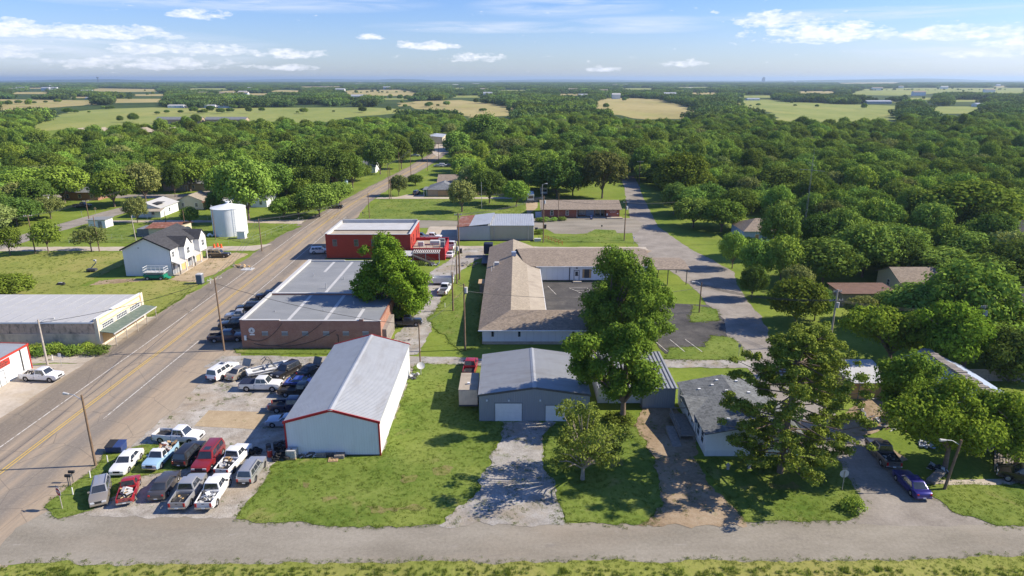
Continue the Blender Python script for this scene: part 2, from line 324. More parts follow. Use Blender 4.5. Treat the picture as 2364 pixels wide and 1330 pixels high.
def leafm(name, dark, lite, trans=0.26, vary=1.0):
    m = bpy.data.materials.new(name); m.use_nodes = True; nt = m.node_tree; nt.nodes.clear()
    out = node(nt, 'ShaderNodeOutputMaterial'); d = node(nt, 'ShaderNodeBsdfDiffuse'); t = node(nt, 'ShaderNodeBsdfTranslucent'); mx = node(nt, 'ShaderNodeMixShader')
    ge = node(nt, 'ShaderNodeNewGeometry'); oi = node(nt, 'ShaderNodeObjectInfo')
    k = math_(nt, 'ADD', math_(nt, 'MULTIPLY', ge.outputs['Random Per Island'], 0.55), math_(nt, 'MULTIPLY', oi.outputs['Random'], 0.45) if vary else 0.22)
    c = mixc(nt, k, dark, lite)
    h = node(nt, 'ShaderNodeHueSaturation'); nt.links.new(c, h.inputs['Color'])
    nt.links.new(math_(nt, 'MULTIPLY_ADD', oi.outputs['Random'], 0.046 * vary, 0.497 - 0.023 * vary), h.inputs['Hue'])
    nt.links.new(math_(nt, 'MULTIPLY_ADD', math_(nt, 'FRACT', math_(nt, 'MULTIPLY', oi.outputs['Random'], 7.31)), 0.7 * vary, 0.92 - 0.35 * vary), h.inputs['Value'])
    nt.links.new(h.outputs[0], d.inputs[0]); nt.links.new(mixc(nt, 0.5, h.outputs[0], (0.22, 0.30, 0.03)), t.inputs[0])
    mx.inputs[0].default_value = trans; nt.links.new(d.outputs[0], mx.inputs[1]); nt.links.new(t.outputs[0], mx.inputs[2]); nt.links.new(mx.outputs[0], out.inputs[0])
    MATS[name] = m; return m
M['leaf_mid'] = leafm('leaf_mid', (0.092, 0.165, 0.026), (0.250, 0.350, 0.065), 0.22)
M['leaf_dark'] = leafm('leaf_dark', (0.062, 0.122, 0.024), (0.170, 0.260, 0.052), 0.22)
M['leaf_bright'] = leafm('leaf_bright', (0.132, 0.225, 0.028), (0.305, 0.420, 0.068), 0.22)
M['leaf_lime'] = leafm('leaf_lime', (0.16, 0.245, 0.028), (0.32, 0.41, 0.06), 0.22)
M['leaf_olive'] = leafm('leaf_olive', (0.140, 0.172, 0.05), (0.290, 0.325, 0.10), 0.22)
M['leaf_far'] = leafm('leaf_far', (0.066, 0.120, 0.034), (0.155, 0.230, 0.066), 0.15)
M['hero_bright'] = leafm('hero_bright', (0.105, 0.205, 0.017), (0.230, 0.365, 0.040), 0.26, 0.0)
M['hero_mid'] = leafm('hero_mid', (0.090, 0.170, 0.020), (0.235, 0.355, 0.050), 0.26, 0.0)
M['hero_lime'] = leafm('hero_lime', (0.140, 0.225, 0.019), (0.28, 0.375, 0.048), 0.26, 0.0)
M['hero_olive'] = leafm('hero_olive', (0.130, 0.175, 0.032), (0.270, 0.325, 0.066), 0.26, 0.0)
M['hero_needle'] = leafm('hero_needle', (0.095, 0.150, 0.022), (0.30, 0.355, 0.060), 0.15, 0.0)
M['blade'] = leafm('blade', (0.105, 0.165, 0.024), (0.215, 0.270, 0.060), 0.4)
M['bark'] = pm('bark', (0.17, 0.13, 0.10), 0.35, 3, 0.95, spec=0.1, bmp=0.6, bscale=9)
M['bark_pale'] = pm('bark_pale', (0.30, 0.26, 0.21), 0.35, 3, 0.95, spec=0.1, bmp=0.5, bscale=9)
# buildings
M['white_rib'] = ribbed('white_rib', (0.66, 0.69, 0.70), 0.3, 0.5, 0.45, 0, 0.05, (0.50, 0.47, 0.42), 0.18)
M['roof_brown'] = pm('roof_brown', (0.150, 0.088, 0.064), 0.2, 1.2, 0.85, stain=(0.09, 0.06, 0.05), stain_amt=0.5)
M['galv_roof'] = pm('galv_roof', (0.47, 0.48, 0.475), 0.07, 0.8, 0.42, 0.25, 0.5, stain=(0.37, 0.355, 0.33), stain_amt=0.55, stain_scale=(0.7, 0.15, 0.3))
M['grey_rib'] = ribbed('grey_rib', (0.27, 0.29, 0.31), 0.3, 0.8, 0.45, 0, 0.05)
M['grey_roof'] = pm('grey_roof', (0.33, 0.34, 0.345), 0.06, 0.8, 0.45, 0.15, 0.5, stain=(0.24, 0.225, 0.205), stain_amt=0.55, stain_scale=(0.15, 0.7, 0.3))
M['tan_rib'] = ribbed('tan_rib', (0.42, 0.37, 0.29), 0.3, 0.5, 0.5, 0, 0.05)
M['blue_grey_rib'] = ribbed('blue_grey_rib', (0.37, 0.40, 0.42), 0.3, 0.35, 0.5, 0, 0.05)
M['siding_white'] = ribbed('siding_white', (0.70, 0.72, 0.72), 0.2, 0.35, 0.6, 0, 0.04, (0.55, 0.54, 0.50), 0.12, horiz=True)
M['siding_blue'] = ribbed('siding_blue', (0.30, 0.40, 0.56), 0.2, 0.35, 0.6, 0, 0.06, horiz=True)
M['siding_cream'] = ribbed('siding_cream', (0.58, 0.52, 0.38), 0.2, 0.35, 0.6, 0, 0.06, horiz=True)
M['skirt'] = ribbed('skirt', (0.64, 0.66, 0.66), 0.25, 0.5, 0.5)
M['panel_white'] = ribbed('panel_white', (0.68, 0.70, 0.71), 1.2, 0.15, 0.6, 0, 0.04, (0.5, 0.48, 0.44), 0.15)
M['brick_brown'] = brickm('brick_brown', (0.37, 0.152, 0.095), (0.28, 0.112, 0.073), (0.38, 0.30, 0.24), 1, (0.47, 0.28, 0.19), 0.45)
M['brick_red'] = brickm('brick_red', (0.42, 0.055, 0.035), (0.36, 0.045, 0.03), (0.36, 0.06, 0.045), 1)
M['brick_post'] = brickm('brick_post', (0.36, 0.10, 0.06), (0.28, 0.075, 0.048), (0.34, 0.20, 0.15), 1)
M['brick_tan'] = brickm('brick_tan', (0.42, 0.30, 0.19), (0.34, 0.24, 0.15), (0.45, 0.40, 0.33), 1)
M['cream_stucco'] = pm('cream_stucco', (0.66, 0.58, 0.44), 0.08, 1.5, 0.85, bmp=0.2, stain=(0.50, 0.42, 0.30), stain_amt=0.35)
M['ochre'] = pm('ochre', (0.60, 0.40, 0.17), 0.1, 2, 0.8)
M['old_stucco'] = pm('old_stucco', (0.72, 0.56, 0.42), 0.12, 0.9, 0.9, bmp=0.3, stain=(0.27, 0.22, 0.18), stain_amt=0.7, stain_scale=(0.5, 0.5, 0.3))
M['stained_block'] = pm('stained_block', (0.56, 0.40, 0.29), 0.2, 1.5, 0.95, bmp=0.5, bscale=6, stain=(0.10, 0.08, 0.07), stain_amt=0.9, stain_scale=(1.4, 1.4, 0.7))
M['shingle_brown'] = shingle('shingle_brown', (0.265, 0.215, 0.165), 0.28)
M['shingle_tan'] = shingle('shingle_tan', (0.31, 0.265, 0.205), 0.22)
M['shingle_grey'] = shingle('shingle_grey', (0.150, 0.158, 0.158), 0.4)
M['shingle_char'] = shingle('shingle_char', (0.062, 0.062, 0.066), 0.3)
M['shingle_slate'] = shingle('shingle_slate', (0.19, 0.20, 0.21), 0.3)
M['rust_roof'] = pm('rust_roof', (0.23, 0.095, 0.06), 0.35, 1.4, 0.8, stain=(0.42, 0.38, 0.34), stain_amt=0.6)
M['felt'] = pm('felt', (0.215, 0.225, 0.232), 0.10, 0.35, 0.8, stain=(0.29, 0.295, 0.295), stain_amt=0.5, stain_scale=(0.15, 0.3, 1))
M['felt_light'] = pm('felt_light', (0.46, 0.46, 0.45), 0.08, 0.5, 0.7, stain=(0.38, 0.36, 0.33), stain_amt=0.5)
M['felt_tan'] = pm('felt_tan', (0.36, 0.31, 0.24), 0.12, 0.6, 0.85, stain=(0.22, 0.18, 0.14), stain_amt=0.5)
M['membrane'] = pm('membrane', (0.42, 0.415, 0.40), 0.06, 0.5, 0.6, stain=(0.42, 0.42, 0.42), stain_amt=0.45, stain_scale=(0.12, 0.6, 1))
M['white_paint'] = pm('white_paint', (0.72, 0.72, 0.70), 0.05, 2, 0.55)
M['white_tank'] = pm('white_tank', (0.70, 0.72, 0.73), 0.04, 0.6, 0.5, stain=(0.55, 0.54, 0.50), stain_amt=0.3, stain_scale=(0.8, 0.8, 0.12))
M['red_trim'] = pm('red_trim', (0.38, 0.02, 0.025), 0.1, 2, 0.5)
M['red_paint'] = pm('red_paint', (0.42, 0.045, 0.03), 0.12, 2, 0.6)
M['black_trim'] = pm('black_trim', (0.025, 0.025, 0.027), 0.2, 2, 0.6)
M['dark_trim'] = pm('dark_trim', (0.07, 0.065, 0.06), 0.2, 2, 0.6)
M['grey_trim'] = pm('grey_trim', (0.20, 0.21, 0.22), 0.1, 2, 0.6)
M['blue_sheet'] = pm('blue_sheet', (0.30, 0.36, 0.46), 0.15, 2, 0.6)
M['wood'] = pm('wood', (0.42, 0.27, 0.13), 0.25, 3, 0.8, bmp=0.3, stain=(0.25, 0.16, 0.08), stain_amt=0.4, stain_scale=(2, 2, 0.3))
M['raw_wood'] = pm('raw_wood', (0.58, 0.38, 0.16), 0.18, 2, 0.8)
M['grey_wood'] = pm('grey_wood', (0.25, 0.22, 0.19), 0.25, 3, 0.9, bmp=0.3)
M['pole_wood'] = pm('pole_wood', (0.19, 0.13, 0.085), 0.3, 2.2, 0.95, spec=0.1, bmp=0.4, bscale=8, stain=(0.30, 0.24, 0.18), stain_amt=0.5, stain_scale=(2, 2, 0.15))
M['pole_pale'] = pm('pole_pale', (0.38, 0.34, 0.29), 0.2, 2.2, 0.95, spec=0.1, bmp=0.4, bscale=8)
M['steel'] = pm('steel', (0.50, 0.51, 0.52), 0.1, 3, 0.4, 0.6)
M['dark_steel'] = pm('dark_steel', (0.10, 0.10, 0.105), 0.2, 3, 0.5, 0.3)
M['cable'] = pm('cable', (0.05, 0.05, 0.05), 0.1, 3, 0.6)
M['rubber'] = pm('rubber', (0.022, 0.022, 0.022), 0.3, 6, 0.85, spec=0.2, stain=(0.10, 0.085, 0.07), stain_amt=0.4, stain_scale=(2, 2, 2))
M['rim'] = pm('rim', (0.42, 0.42, 0.43), 0.15, 4, 0.35, 0.7)
M['plastic_black'] = pm('plastic_black', (0.03, 0.03, 0.032), 0.2, 4, 0.6)
M['bed_liner'] = pm('bed_liner', (0.055, 0.053, 0.05), 0.3, 3, 0.9, stain=(0.22, 0.17, 0.12), stain_amt=0.5, stain_scale=(1.2, 1.2, 1.2))
M['chrome'] = pm('chrome', (0.60, 0.60, 0.60), 0.05, 4, 0.25, 0.9)
M['lamp_clear'] = pm('lamp_clear', (0.62, 0.64, 0.66), 0.05, 8, 0.15, 0.2, 0.6)
M['lamp_red'] = pm('lamp_red', (0.40, 0.015, 0.012), 0.1, 8, 0.2, 0, 0.6)
M['pallet'] = pm('pallet', (0.45, 0.31, 0.17), 0.25, 5, 0.9)
M['tarp_green'] = pm('tarp_green', (0.115, 0.15, 0.12), 0.2, 1.5, 0.8, stain=(0.30, 0.30, 0.26), stain_amt=0.5, stain_scale=(0.8, 0.8, 0.8))
M['lift_green'] = pm('lift_green', (0.012, 0.19, 0.115), 0.15, 3, 0.5)
M['orange'] = pm('orange', (0.75, 0.12, 0.03), 0.1, 3, 0.6)
M['porta_blue'] = pm('porta_blue', (0.10, 0.14, 0.20), 0.12, 3, 0.6)
M['dump_blue'] = pm('dump_blue', (0.03, 0.055, 0.16), 0.2, 3, 0.55, stain=(0.12, 0.10, 0.09), stain_amt=0.5)
def glassm(name, c, rough=0.08):
    m, nt, b = new_mat(name); setp(b, rough, 0.0, 0.9); v = pos(nt); nt.links.new(ramp(nt, noise(nt, v, 0.8, 3), [(0.3, mul(c, 0.7)), (0.7, mul(c, 1.4))]), b.inputs['Base Color']); return m
M['glass'] = glassm('glass', (0.030, 0.036, 0.045), 0.05); M['window_glass'] = glassm('window_glass', (0.045, 0.055, 0.065), 0.12); M['pale_glass'] = glassm('pale_glass', (0.20, 0.24, 0.28), 0.15)
# ------------------------------------------------------------------ the setting: ground, roads, yards, fields
def fbm(x, y, s): return mnoise.fractal(Vector((x * s, y * s, 3.7)), 0.8, 2.0, 4)
def ragged(pts, amp, step):
    "polygon outline cut into steps and roughened so that edges wander like real verges"
    out = []
    n = len(pts)
    for i in range(n):
        a = Vector(pts[i]); b = Vector(pts[(i + 1) % n]); L = (b - a).length; k = max(1, int(L / step)); nrm = Vector((-(b - a).y, (b - a).x)) / max(L, 1e-6)
        for j in range(k):
            p = a.lerp(b, j / k); d = (fbm(p.x, p.y, 0.22) * 0.8 + fbm(p.x + 50, p.y, 0.9) * 0.45) * amp
            out.append(p + nrm * d)
    return out
PATCH_Z = [0.0]
def flat(name, pts, mat, amp=0.0, step=1.0, z=None, kind='structure', uv=None):
    if amp: pts = ragged(pts, amp, step)
    PATCH_Z[0] += 0.0015
    zz = PATCH_Z[0] if z is None else z
    tri = tessellate_polygon([[Vector((p[0], p[1], 0)) for p in pts]])
    me = bpy.data.meshes.new(name); me.from_pydata([(p[0], p[1], zz) for p in pts], [], [tuple(t) for t in tri])
    bm = bmesh.new(); bm.from_mesh(me)
    for f in bm.faces:
        if f.normal.z < 0: f.normal_flip()
    bm.to_mesh(me); bm.free()
    me.materials.append(mat); o = bpy.data.objects.new(name, me); COL.objects.link(o); o['kind'] = kind; return o
def px(*pp): return [G(x, y) for x, y in pp]
NOTREE = []        # polygons on the ground where nothing may be scattered
def rect(x0, x1, y0, y1): return [(x0, y0), (x1, y0), (x1, y1), (x0, y1)]
# the ground: one sheet out to the horizon
gv, gf = [], []
rings = [-60, 40, 130, 400, 1200, 4000, 12000, 30000]
flat('ground', [(-26000, -400), (26000, -400), (26000, 30000), (-26000, 30000)], M['grass'], z=0.0)
# forest floor of the far country, under the trees
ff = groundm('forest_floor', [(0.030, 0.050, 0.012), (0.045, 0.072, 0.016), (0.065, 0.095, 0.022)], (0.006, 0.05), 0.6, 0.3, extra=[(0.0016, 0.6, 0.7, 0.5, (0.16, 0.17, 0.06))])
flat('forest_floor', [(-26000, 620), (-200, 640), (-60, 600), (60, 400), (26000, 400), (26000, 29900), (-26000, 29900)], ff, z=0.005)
PATCH_Z[0] = 0.024
# far fields (seen between belts of trees); the near edges run on under the trees in front
FIELDS = [('pasture', px((60, 306), (94, 284), (152, 259), (254, 251), (355, 248), (480, 250), (600, 249), (861, 248), (950, 254), (935, 262), (816, 270), (727, 285), (600, 288), (363, 290), (305, 294), (142, 300))),
          ('hay', px((-30, 229), (230, 232), (236, 240), (100, 250), (-30, 256))), ('hay', px((245, 228), (385, 228), (380, 236), (250, 238))),
          ('hay', px((200, 208), (230, 204), (370, 206), (360, 212), (240, 213))), ('hay', px((785, 212), (810, 208), (930, 207), (972, 216), (950, 222), (800, 220))),
          ('hay', px((615, 212), (640, 208), (705, 209), (700, 214))), ('hay', px((945, 245), (955, 234), (1064, 231), (1140, 240), (1205, 251), (1200, 266), (1082, 272), (1050, 256), (960, 252))),
          ('hay', px((1360, 236), (1400, 227), (1460, 226), (1530, 230), (1620, 256), (1600, 275), (1490, 276), (1400, 262), (1365, 248))),
          ('pasture', px((1690, 238), (1720, 231), (1780, 230), (1835, 236), (1960, 241), (2095, 245), (2075, 276), (1970, 288), (1800, 280), (1770, 255), (1700, 245))),
          ('pasture', px((1985, 206), (2100, 203), (2380, 203), (2380, 217), (2200, 213), (2080, 221), (1950, 219))), ('pasture', px((2120, 246), (2300, 246), (2240, 262), (2130, 264))),
          ('hay', px((2225, 302), (2270, 300), (2262, 309), (2230, 309))), ('hay', px((920, 238), (952, 236), (950, 244), (925, 246))),
          ('hay', px((1930, 192), (2010, 190), (2080, 190), (2070, 193), (1950, 194))), ('hay', px((2280, 200), (2330, 197), (2335, 201), (2300, 203))),
          ('pasture', px((1040, 203), (1085, 202), (1085, 205), (1045, 206))), *[('hay' if i_ % 2 else 'pasture', px((a_, c_), (b_, c_ - 0.5), (b_ + 8, d_), (a_ - 8, d_))) for i_, (a_, c_, b_, d_) in enumerate(((430, 204, 530, 207.5), (560, 216, 620, 220), (1040, 221, 1120, 226), (1590, 214, 1660, 219), (1700, 221, 1790, 226), (1840, 211, 1930, 216), (2080, 226, 2160, 231), (300, 218, 390, 222), (870, 227, 935, 231), (1285, 217, 1345, 221), (2190, 231, 2280, 236), (30, 213, 115, 217.5), (1430, 204, 1510, 207.5), (150, 224, 215, 227), (1150, 208, 1220, 211), (690, 200, 790, 202), (1560, 201, 1640, 203), (60, 203, 140, 205), (2000, 233, 2060, 237)))],
          ('hay', px((500, 211), (555, 209), (550, 213), (505, 214)))]
for m_, pts in FIELDS:
    flat('far_field', pts, M[m_], 9.0, 22, z=PATCH_Z[0] + 0.02); PATCH_Z[0] += 0.006; NOTREE.append(pts)
PATCH_Z[0] = 0.004
# the main road runs away from the camera and bends right beyond the second junction
ROAD = [(14, -57.2, 11.5, 12.0), (40, -57.2, 11.0, 12.0), (52, -57.2, 10.0, 11.5), (60, -57.2, 9.5, 11.0), (72, -57.1, 9.4, 12.2), (86, -57.0, 9.5, 13.2), (97, -56.9, 10.5, 14.0), (103, -56.8, 10.2, 13.4), (118, -56.8, 9.6, 12.6), (143, -56.8, 8.7, 12.2),
        (165, -57.0, 8.2, 11.2), (182, -57.2, 8.0, 11.0), (196, -57.3, 7.6, 9.6), (212, -57.2, 7.0, 8.4), (225, -56.9, 6.0, 6.6), (245, -56.1, 5.2, 5.4), (262, -55.0, 5.0, 5.0), (280, -53.7, 4.8, 4.8), (300, -51.6, 4.8, 4.8), (340, -47.6, 4.8, 4.8), (392, -44.2, 5.0, 5.0), (470, -41, 5, 5), (560, -38, 6, 6), (620, -35, 6, 6)]
def road_rows(step=1.5):
    rows = []
    ys = [r[0] for r in ROAD]
    y = ys[0]
    while y < ys[-1]:
        i = max(j for j in range(len(ys)) if ys[j] <= y); a, b = ROAD[i], ROAD[min(i + 1, len(ROAD) - 1)]
        t = 0 if b is a else (y - a[0]) / (b[0] - a[0]); t2 = t * t * (3 - 2 * t)
        rows.append((y, a[1] + (b[1] - a[1]) * t, a[2] + (b[2] - a[2]) * t2, a[3] + (b[3] - a[3]) * t2)); y += step * (1 if y < 230 else 3)
    return rows
def road_cx(Y):
    for a, b in zip(ROAD, ROAD[1:]):
        if a[0] <= Y <= b[0]: return a[1] + (b[1] - a[1]) * (Y - a[0]) / (b[0] - a[0])
    return ROAD[-1][1]
def build_road():
    rows = road_rows(); V = []; UV = []; lat = [0, 0.06, 0.2, 0.35, 0.5, 0.65, 0.8, 0.94, 1.0]
    for (y, cx, l, r) in rows:
        e0 = (fbm(1.0, y, 0.25) + 0.5 * fbm(9, y, 1.1)) * 0.55; e1 = (fbm(5.0, y, 0.25) + 0.5 * fbm(19, y, 1.1)) * 0.45
        for t in lat:
            x = -l - e0 + t * (l + r + e0 + e1); V.append((cx + x, y, 0.012)); UV.append((x, y))
    n = len(lat); F = [(i * n + j, i * n + j + 1, (i + 1) * n + j + 1, (i + 1) * n + j) for i in range(len(rows) - 1) for j in range(n - 1)]
    me = bpy.data.meshes.new('main_road'); me.from_pydata(V, [], F); me.materials.append(M['highway'])
    uv = me.uv_layers.new(name='UVMap')
    uv.data.foreach_set('uv', np.array([UV[l.vertex_index] for l in me.loops], dtype=np.float32).ravel())
    o = bpy.data.objects.new('main_road', me); COL.objects.link(o); o['kind'] = 'structure'
    NOTREE.append([(cx - l - 2, y) for (y, cx, l, r) in rows] + [(cx + r + 2, y) for (y, cx, l, r) in rows[::-1]])
build_road()
def stripe(name, off, wd, mat, y0, y1, z=0.018, dash=None):
    mb = MB(); y = y0
    while y < y1:
        ye = min(y + (3 if dash is None else dash[0]), y1)
        a, b = road_cx(y) + off, road_cx(ye) + off
        mb.poly([(a - wd / 2, y, z), (a + wd / 2, y, z), (b + wd / 2, ye, z), (b - wd / 2, ye, z)])
        y = ye + (0 if dash is None else dash[1])
    o = mb.build(name, mat, fix=False); o['kind'] = 'structure'
stripe('road_edge_line', -4.0, 0.14, M['white_line'], 62, 232); stripe('road_edge_line', 4.2, 0.14, M['white_line'], 79.5, 107); stripe('road_edge_line', 4.2, 0.14, M['white_line'], 116, 215)
stripe('road_centre_line', -0.19, 0.15, M['yellow_line'], 58, 480); stripe('road_centre_line', 0.19, 0.15, M['yellow_line'], 58, 480)
stripe('road_stop_line', 1.9, 0.1, M['white_line'], 205, 215)
PATCH_Z[0] = 0.022
fr = [(-46, 51.9), (-30, 51.7), (0, 51.8), (60, 52.0), (110, 52.0), (110, 58.0), (60, 58.3), (47, 58.6), (33, 58.7), (22, 58.2), (5, 58.0), (-8, 57.8), (-20, 58.4), (-27, 59.0), (-38, 59.4), (-44.5, 59.8), (-47, 60.3), (-48.5, 57), (-47.8, 53)]
flat('front_road', fr, M['asphalt_old'], 0.35, 0.8); NOTREE.append(fr)
ss = [(31.5, 57.5), (34.2, 60), (35.6, 63.5), (36.4, 70), (36.2, 80), (35.8, 96), (37, 110), (38, 122), (38.3, 135), (37.2, 146), (35, 158), (33.0, 170), (33.4, 185), (35.6, 200), (37.6, 215), (42, 250), (46, 280), (49, 312),
      (55.5, 312), (52.2, 280), (48.5, 250), (45, 215), (43.6, 200), (44.8, 185), (46.2, 172), (48.8, 160), (50.5, 150), (48.2, 140), (46.8, 130), (46.2, 120), (43.8, 108), (41.6, 96), (42.2, 82), (43.2, 72), (44.4, 64), (46.6, 60.5), (52, 57.5)]
flat('side_street', ss, M['asphalt_street'], 0.4, 0.9); NOTREE.append(ss)
for nm, pts, mat, am in (
        ('north_street', [(-50, 199), (-20, 198), (10, 196), (12, 190.5), (18, 189.5), (22, 190.8), (33, 190.6), (36, 192), (40, 205), (38, 213), (9, 213), (-25, 211.5), (-50, 213)], 'asphalt_old', 0.4),
        ('middle_street', [(-15, 170.5), (35, 170), (35, 174), (10, 174.2), (-18, 175.5)], 'concrete', 0.35),
        ('middle_street', [(-140, 169.5), (-100, 169.8), (-66, 170), (-64, 177.5), (-70, 175), (-100, 174.2), (-140, 174.2)], 'concrete', 0.4),
        ('west_lane', [(-64, 204), (-64, 210.5), (-90, 209.5), (-125, 209.3), (-125, 206.4), (-90, 206.0)], 'concrete', 0.4),
        ('west_street', [(-145, 140), (-135, 158), (-131.5, 172), (-131, 190), (-129, 207), (-126, 228), (-119, 252), (-108, 275), (-90, 305), (-98, 309), (-112, 285), (-126, 256), (-134.5, 230), (-137, 207), (-138.5, 190), (-139, 172), (-146, 156), (-160, 140)], 'asphalt_street', 0.3),
        ('west_street', [(-118, 250), (-95, 249), (-95, 257), (-120, 260), (-150, 259), (-190, 262), (-190, 254), (-150, 251)], 'asphalt_street', 0.3),
        ('courtyard_pavement', [(-24.5, 160), (-15, 164), (-15, 200), (-24.5, 200)], 'concrete', 0.4),
        ('driveway', [(-50, 249.3), (12, 249.6), (12, 253.2), (-33, 253.2), (-33, 258.8), (-40, 259), (-43, 253.4), (-50, 253.4)], 'concrete', 0.15),
        ('driveway', px((1240, 480), (1215, 500), (1213, 455), (1243, 455)), 'tan_dirt', 0.3),
        ('gravel_lot', [(-47.2, 59.0), (-38, 58.8), (-27.8, 58.6), (-27.5, 61.5), (-25.4, 66), (-24.5, 69.2), (-26, 70.2), (-15, 70.4), (-15, 96.3), (-45.4, 96.4), (-44.6, 84), (-45.6, 72)], 'gravel', 0.5),
        ('alley', [(-47, 96.1), (-20, 96.5), (0, 96.2), (37, 95.7), (37, 98.9), (0, 99.2), (-14, 100.2), (-30, 100.0), (-46, 100.6)], 'pale_gravel', 0.35),
        ('alley', px((905, 815), (960, 818), (985, 790), (1012, 700), (1035, 650), (1078, 615), (1118, 592), (1140, 572), (1075, 575), (1020, 612), (985, 640), (990, 690), (950, 740), (915, 770)), 'pale_gravel', 0.6),
        ('dirt_lane', [(-66, 97.5), (-100, 97.3), (-100, 101.3), (-80, 101.6), (-66, 102.8)], 'concrete', 0.35),
        ('concrete_apron', [(-66.2, 70), (-66, 97.4), (-73, 97), (-80, 97), (-80, 70)], 'concrete', 0.25),
        ('church_parking', [(5.9, 113.2), (24, 113), (24, 104), (24.5, 101.3), (34, 101.2), (36.5, 108), (38.8, 118), (38.2, 126), (30, 127), (30, 142), (5.9, 142)], 'asphalt_dark', 0.15),
        ('gravel_driveway', px((1160, 975), (1275, 975), (1252, 1050), (1262, 1100), (1292, 1150), (1300, 1212), (1020, 1218), (1080, 1160), (1122, 1090), (1148, 1030)), 'pale_gravel', 1.1),
        ('dirt_driveway', px((1480, 935), (1560, 945), (1608, 985), (1600, 1060), (1632, 1120), (1722, 1212), (1475, 1215), (1530, 1160), (1505, 1060), (1470, 985)), 'soil', 0.9),
        ('bare_yard', px((1930, 1010), (1955, 950), (1990, 915), (2040, 930), (2050, 985), (2010, 1000)), 'soil', 0.6),
        ('bare_yard', [(36, 170), (31, 163), (24, 166), (26, 171)], 'soil', 0.4),
        ('dirt_pad', px((447, 985), (482, 948), (628, 953), (588, 992)), 'tan_dirt', 0.08),
        ('bare_ground', [(-74.5, 141), (-69, 140), (-66.8, 148), (-66.6, 166), (-70, 168), (-74.5, 166), (-76, 158)], 'tan_dirt', 0.9),
        ('bare_ground', [(-90, 139.6), (-82, 138.5), (-74, 139.5), (-70, 142.5), (-80, 144.8), (-90, 142.8)], 'soil', 0.8),
        ('bare_ground', px((930, 492), (960, 484), (1010, 482), (1080, 481), (1190, 484), (1200, 496), (1080, 500), (985, 499), (965, 494)), 'tan_dirt', 1.2),
        ('bare_ground', px((845, 1172), (960, 1167), (965, 1180), (870, 1185)), 'soil', 0.5),
        ('storefront_walk', [(-68, 103.2), (-65.9, 103.4), (-65.6, 119), (-68, 119)], 'concrete', 0.15),
        ('far_pavement', px((985, 345), (1000, 325), (1022, 318), (1045, 318), (1035, 340), (1010, 362)), 'concrete', 0.5),
        ('sidewalk', px((2010, 1030), (2036, 1022), (2096, 1062), (2064, 1070)), 'soil', 0.1),
        ('sidewalk', px((2130, 1110), (2364, 1106), (2364, 1120), (2135, 1122)), 'concrete', 0.1)):
    flat(nm, pts, M[mat], am, 0.45); NOTREE.append(pts)
for nm, pts, mat, am in (
        ('lawn', px((103, 1172), (135, 1196), (205, 1180), (235, 1168), (290, 1120), (330, 1098), (425, 1085), (485, 1045), (440, 1022), (330, 1028), (245, 1048), (222, 1082), (180, 1110), (140, 1138)), 'lawn', 0.3),
        ('lawn', px((545, 1198), (730, 1215), (840, 1218), (1015, 1214), (1075, 1160), (1120, 1090), (1145, 1030), (1160, 976), (1105, 974), (1100, 870), (1140, 845), (960, 842), (880, 1052), (640, 1064), (610, 1110)), 'lawn', 0.45),
        ('lawn', px((1290, 1152), (1305, 1210), (1480, 1213), (1530, 1158), (1503, 1058), (1470, 985), (1275, 980), (1256, 1050), (1266, 1100)), 'lawn', 0.4),
        ('lawn', px((1610, 1062), (1720, 1208), (1960, 1202), (1985, 1160), (1965, 1110), (1925, 1050), (1780, 1062)), 'lawn', 0.3),
        ('lawn', px((2125, 1125), (2200, 1182), (2300, 1212), (2364, 1214), (2420, 1130), (2364, 1122), (2140, 1120)), 'lawn', 0.3),
        ('lawn', px((540, 806), (545, 817), (770, 818), (790, 806)), 'lawn', 0.15), ('lawn', px((1535, 830), (1720, 832), (1712, 800), (1690, 780), (1640, 775), (1630, 802), (1545, 804)), 'lawn', 0.3),
        ('lawn', px((1593, 745), (1660, 740), (1655, 715), (1600, 705)), 'lawn', 0.2),
        ('lawn', px((1240, 558), (1480, 562), (1440, 556), (1420, 532), (1375, 530), (1345, 544), (1245, 545)), 'lawn', 0.2),
        ('lawn', px((822, 506), (900, 508), (1060, 510), (1220, 508), (1210, 462), (880, 460)), 'lawn', 0.4),
        ('lawn', px((480, 545), (590, 565), (700, 522), (590, 518), (560, 520)), 'lawn', 0.3), ('lawn', px((140, 560), (480, 562), (480, 523), (300, 520), (230, 525)), 'lawn', 0.3),
        ('lawn', px((985, 740), (1065, 812), (1110, 800), (1112, 700), (1120, 640), (1060, 660)), 'lawn', 0.5),
        ('meadow', [(-67.0, 119.5), (-66.5, 138), (-67.5, 141), (-76, 143.5), (-92, 138), (-92, 168.5), (-120, 168.5), (-140, 150), (-130, 121), (-100, 119)], 'meadow', 0.5),
        ('meadow', px((-100, 1306), (600, 1300), (1200, 1299), (1800, 1296), (2500, 1290), (2600, 1600), (-300, 1600)), 'meadow', 0.4)):
    flat(nm, pts, M[mat], am * 1.5, 0.45)
    PATCH_Z[0] -= 0.0009
    if nm == 'lawn': NOTREE.append(pts)
NOTREE.append(rect(-140, -66, 95, 172)); NOTREE.append(rect(-66, 37, 40, 215)); NOTREE.append([(36, 55), (50, 55), (46, 62), (43, 78), (42, 100), (46, 120), (36, 120)])
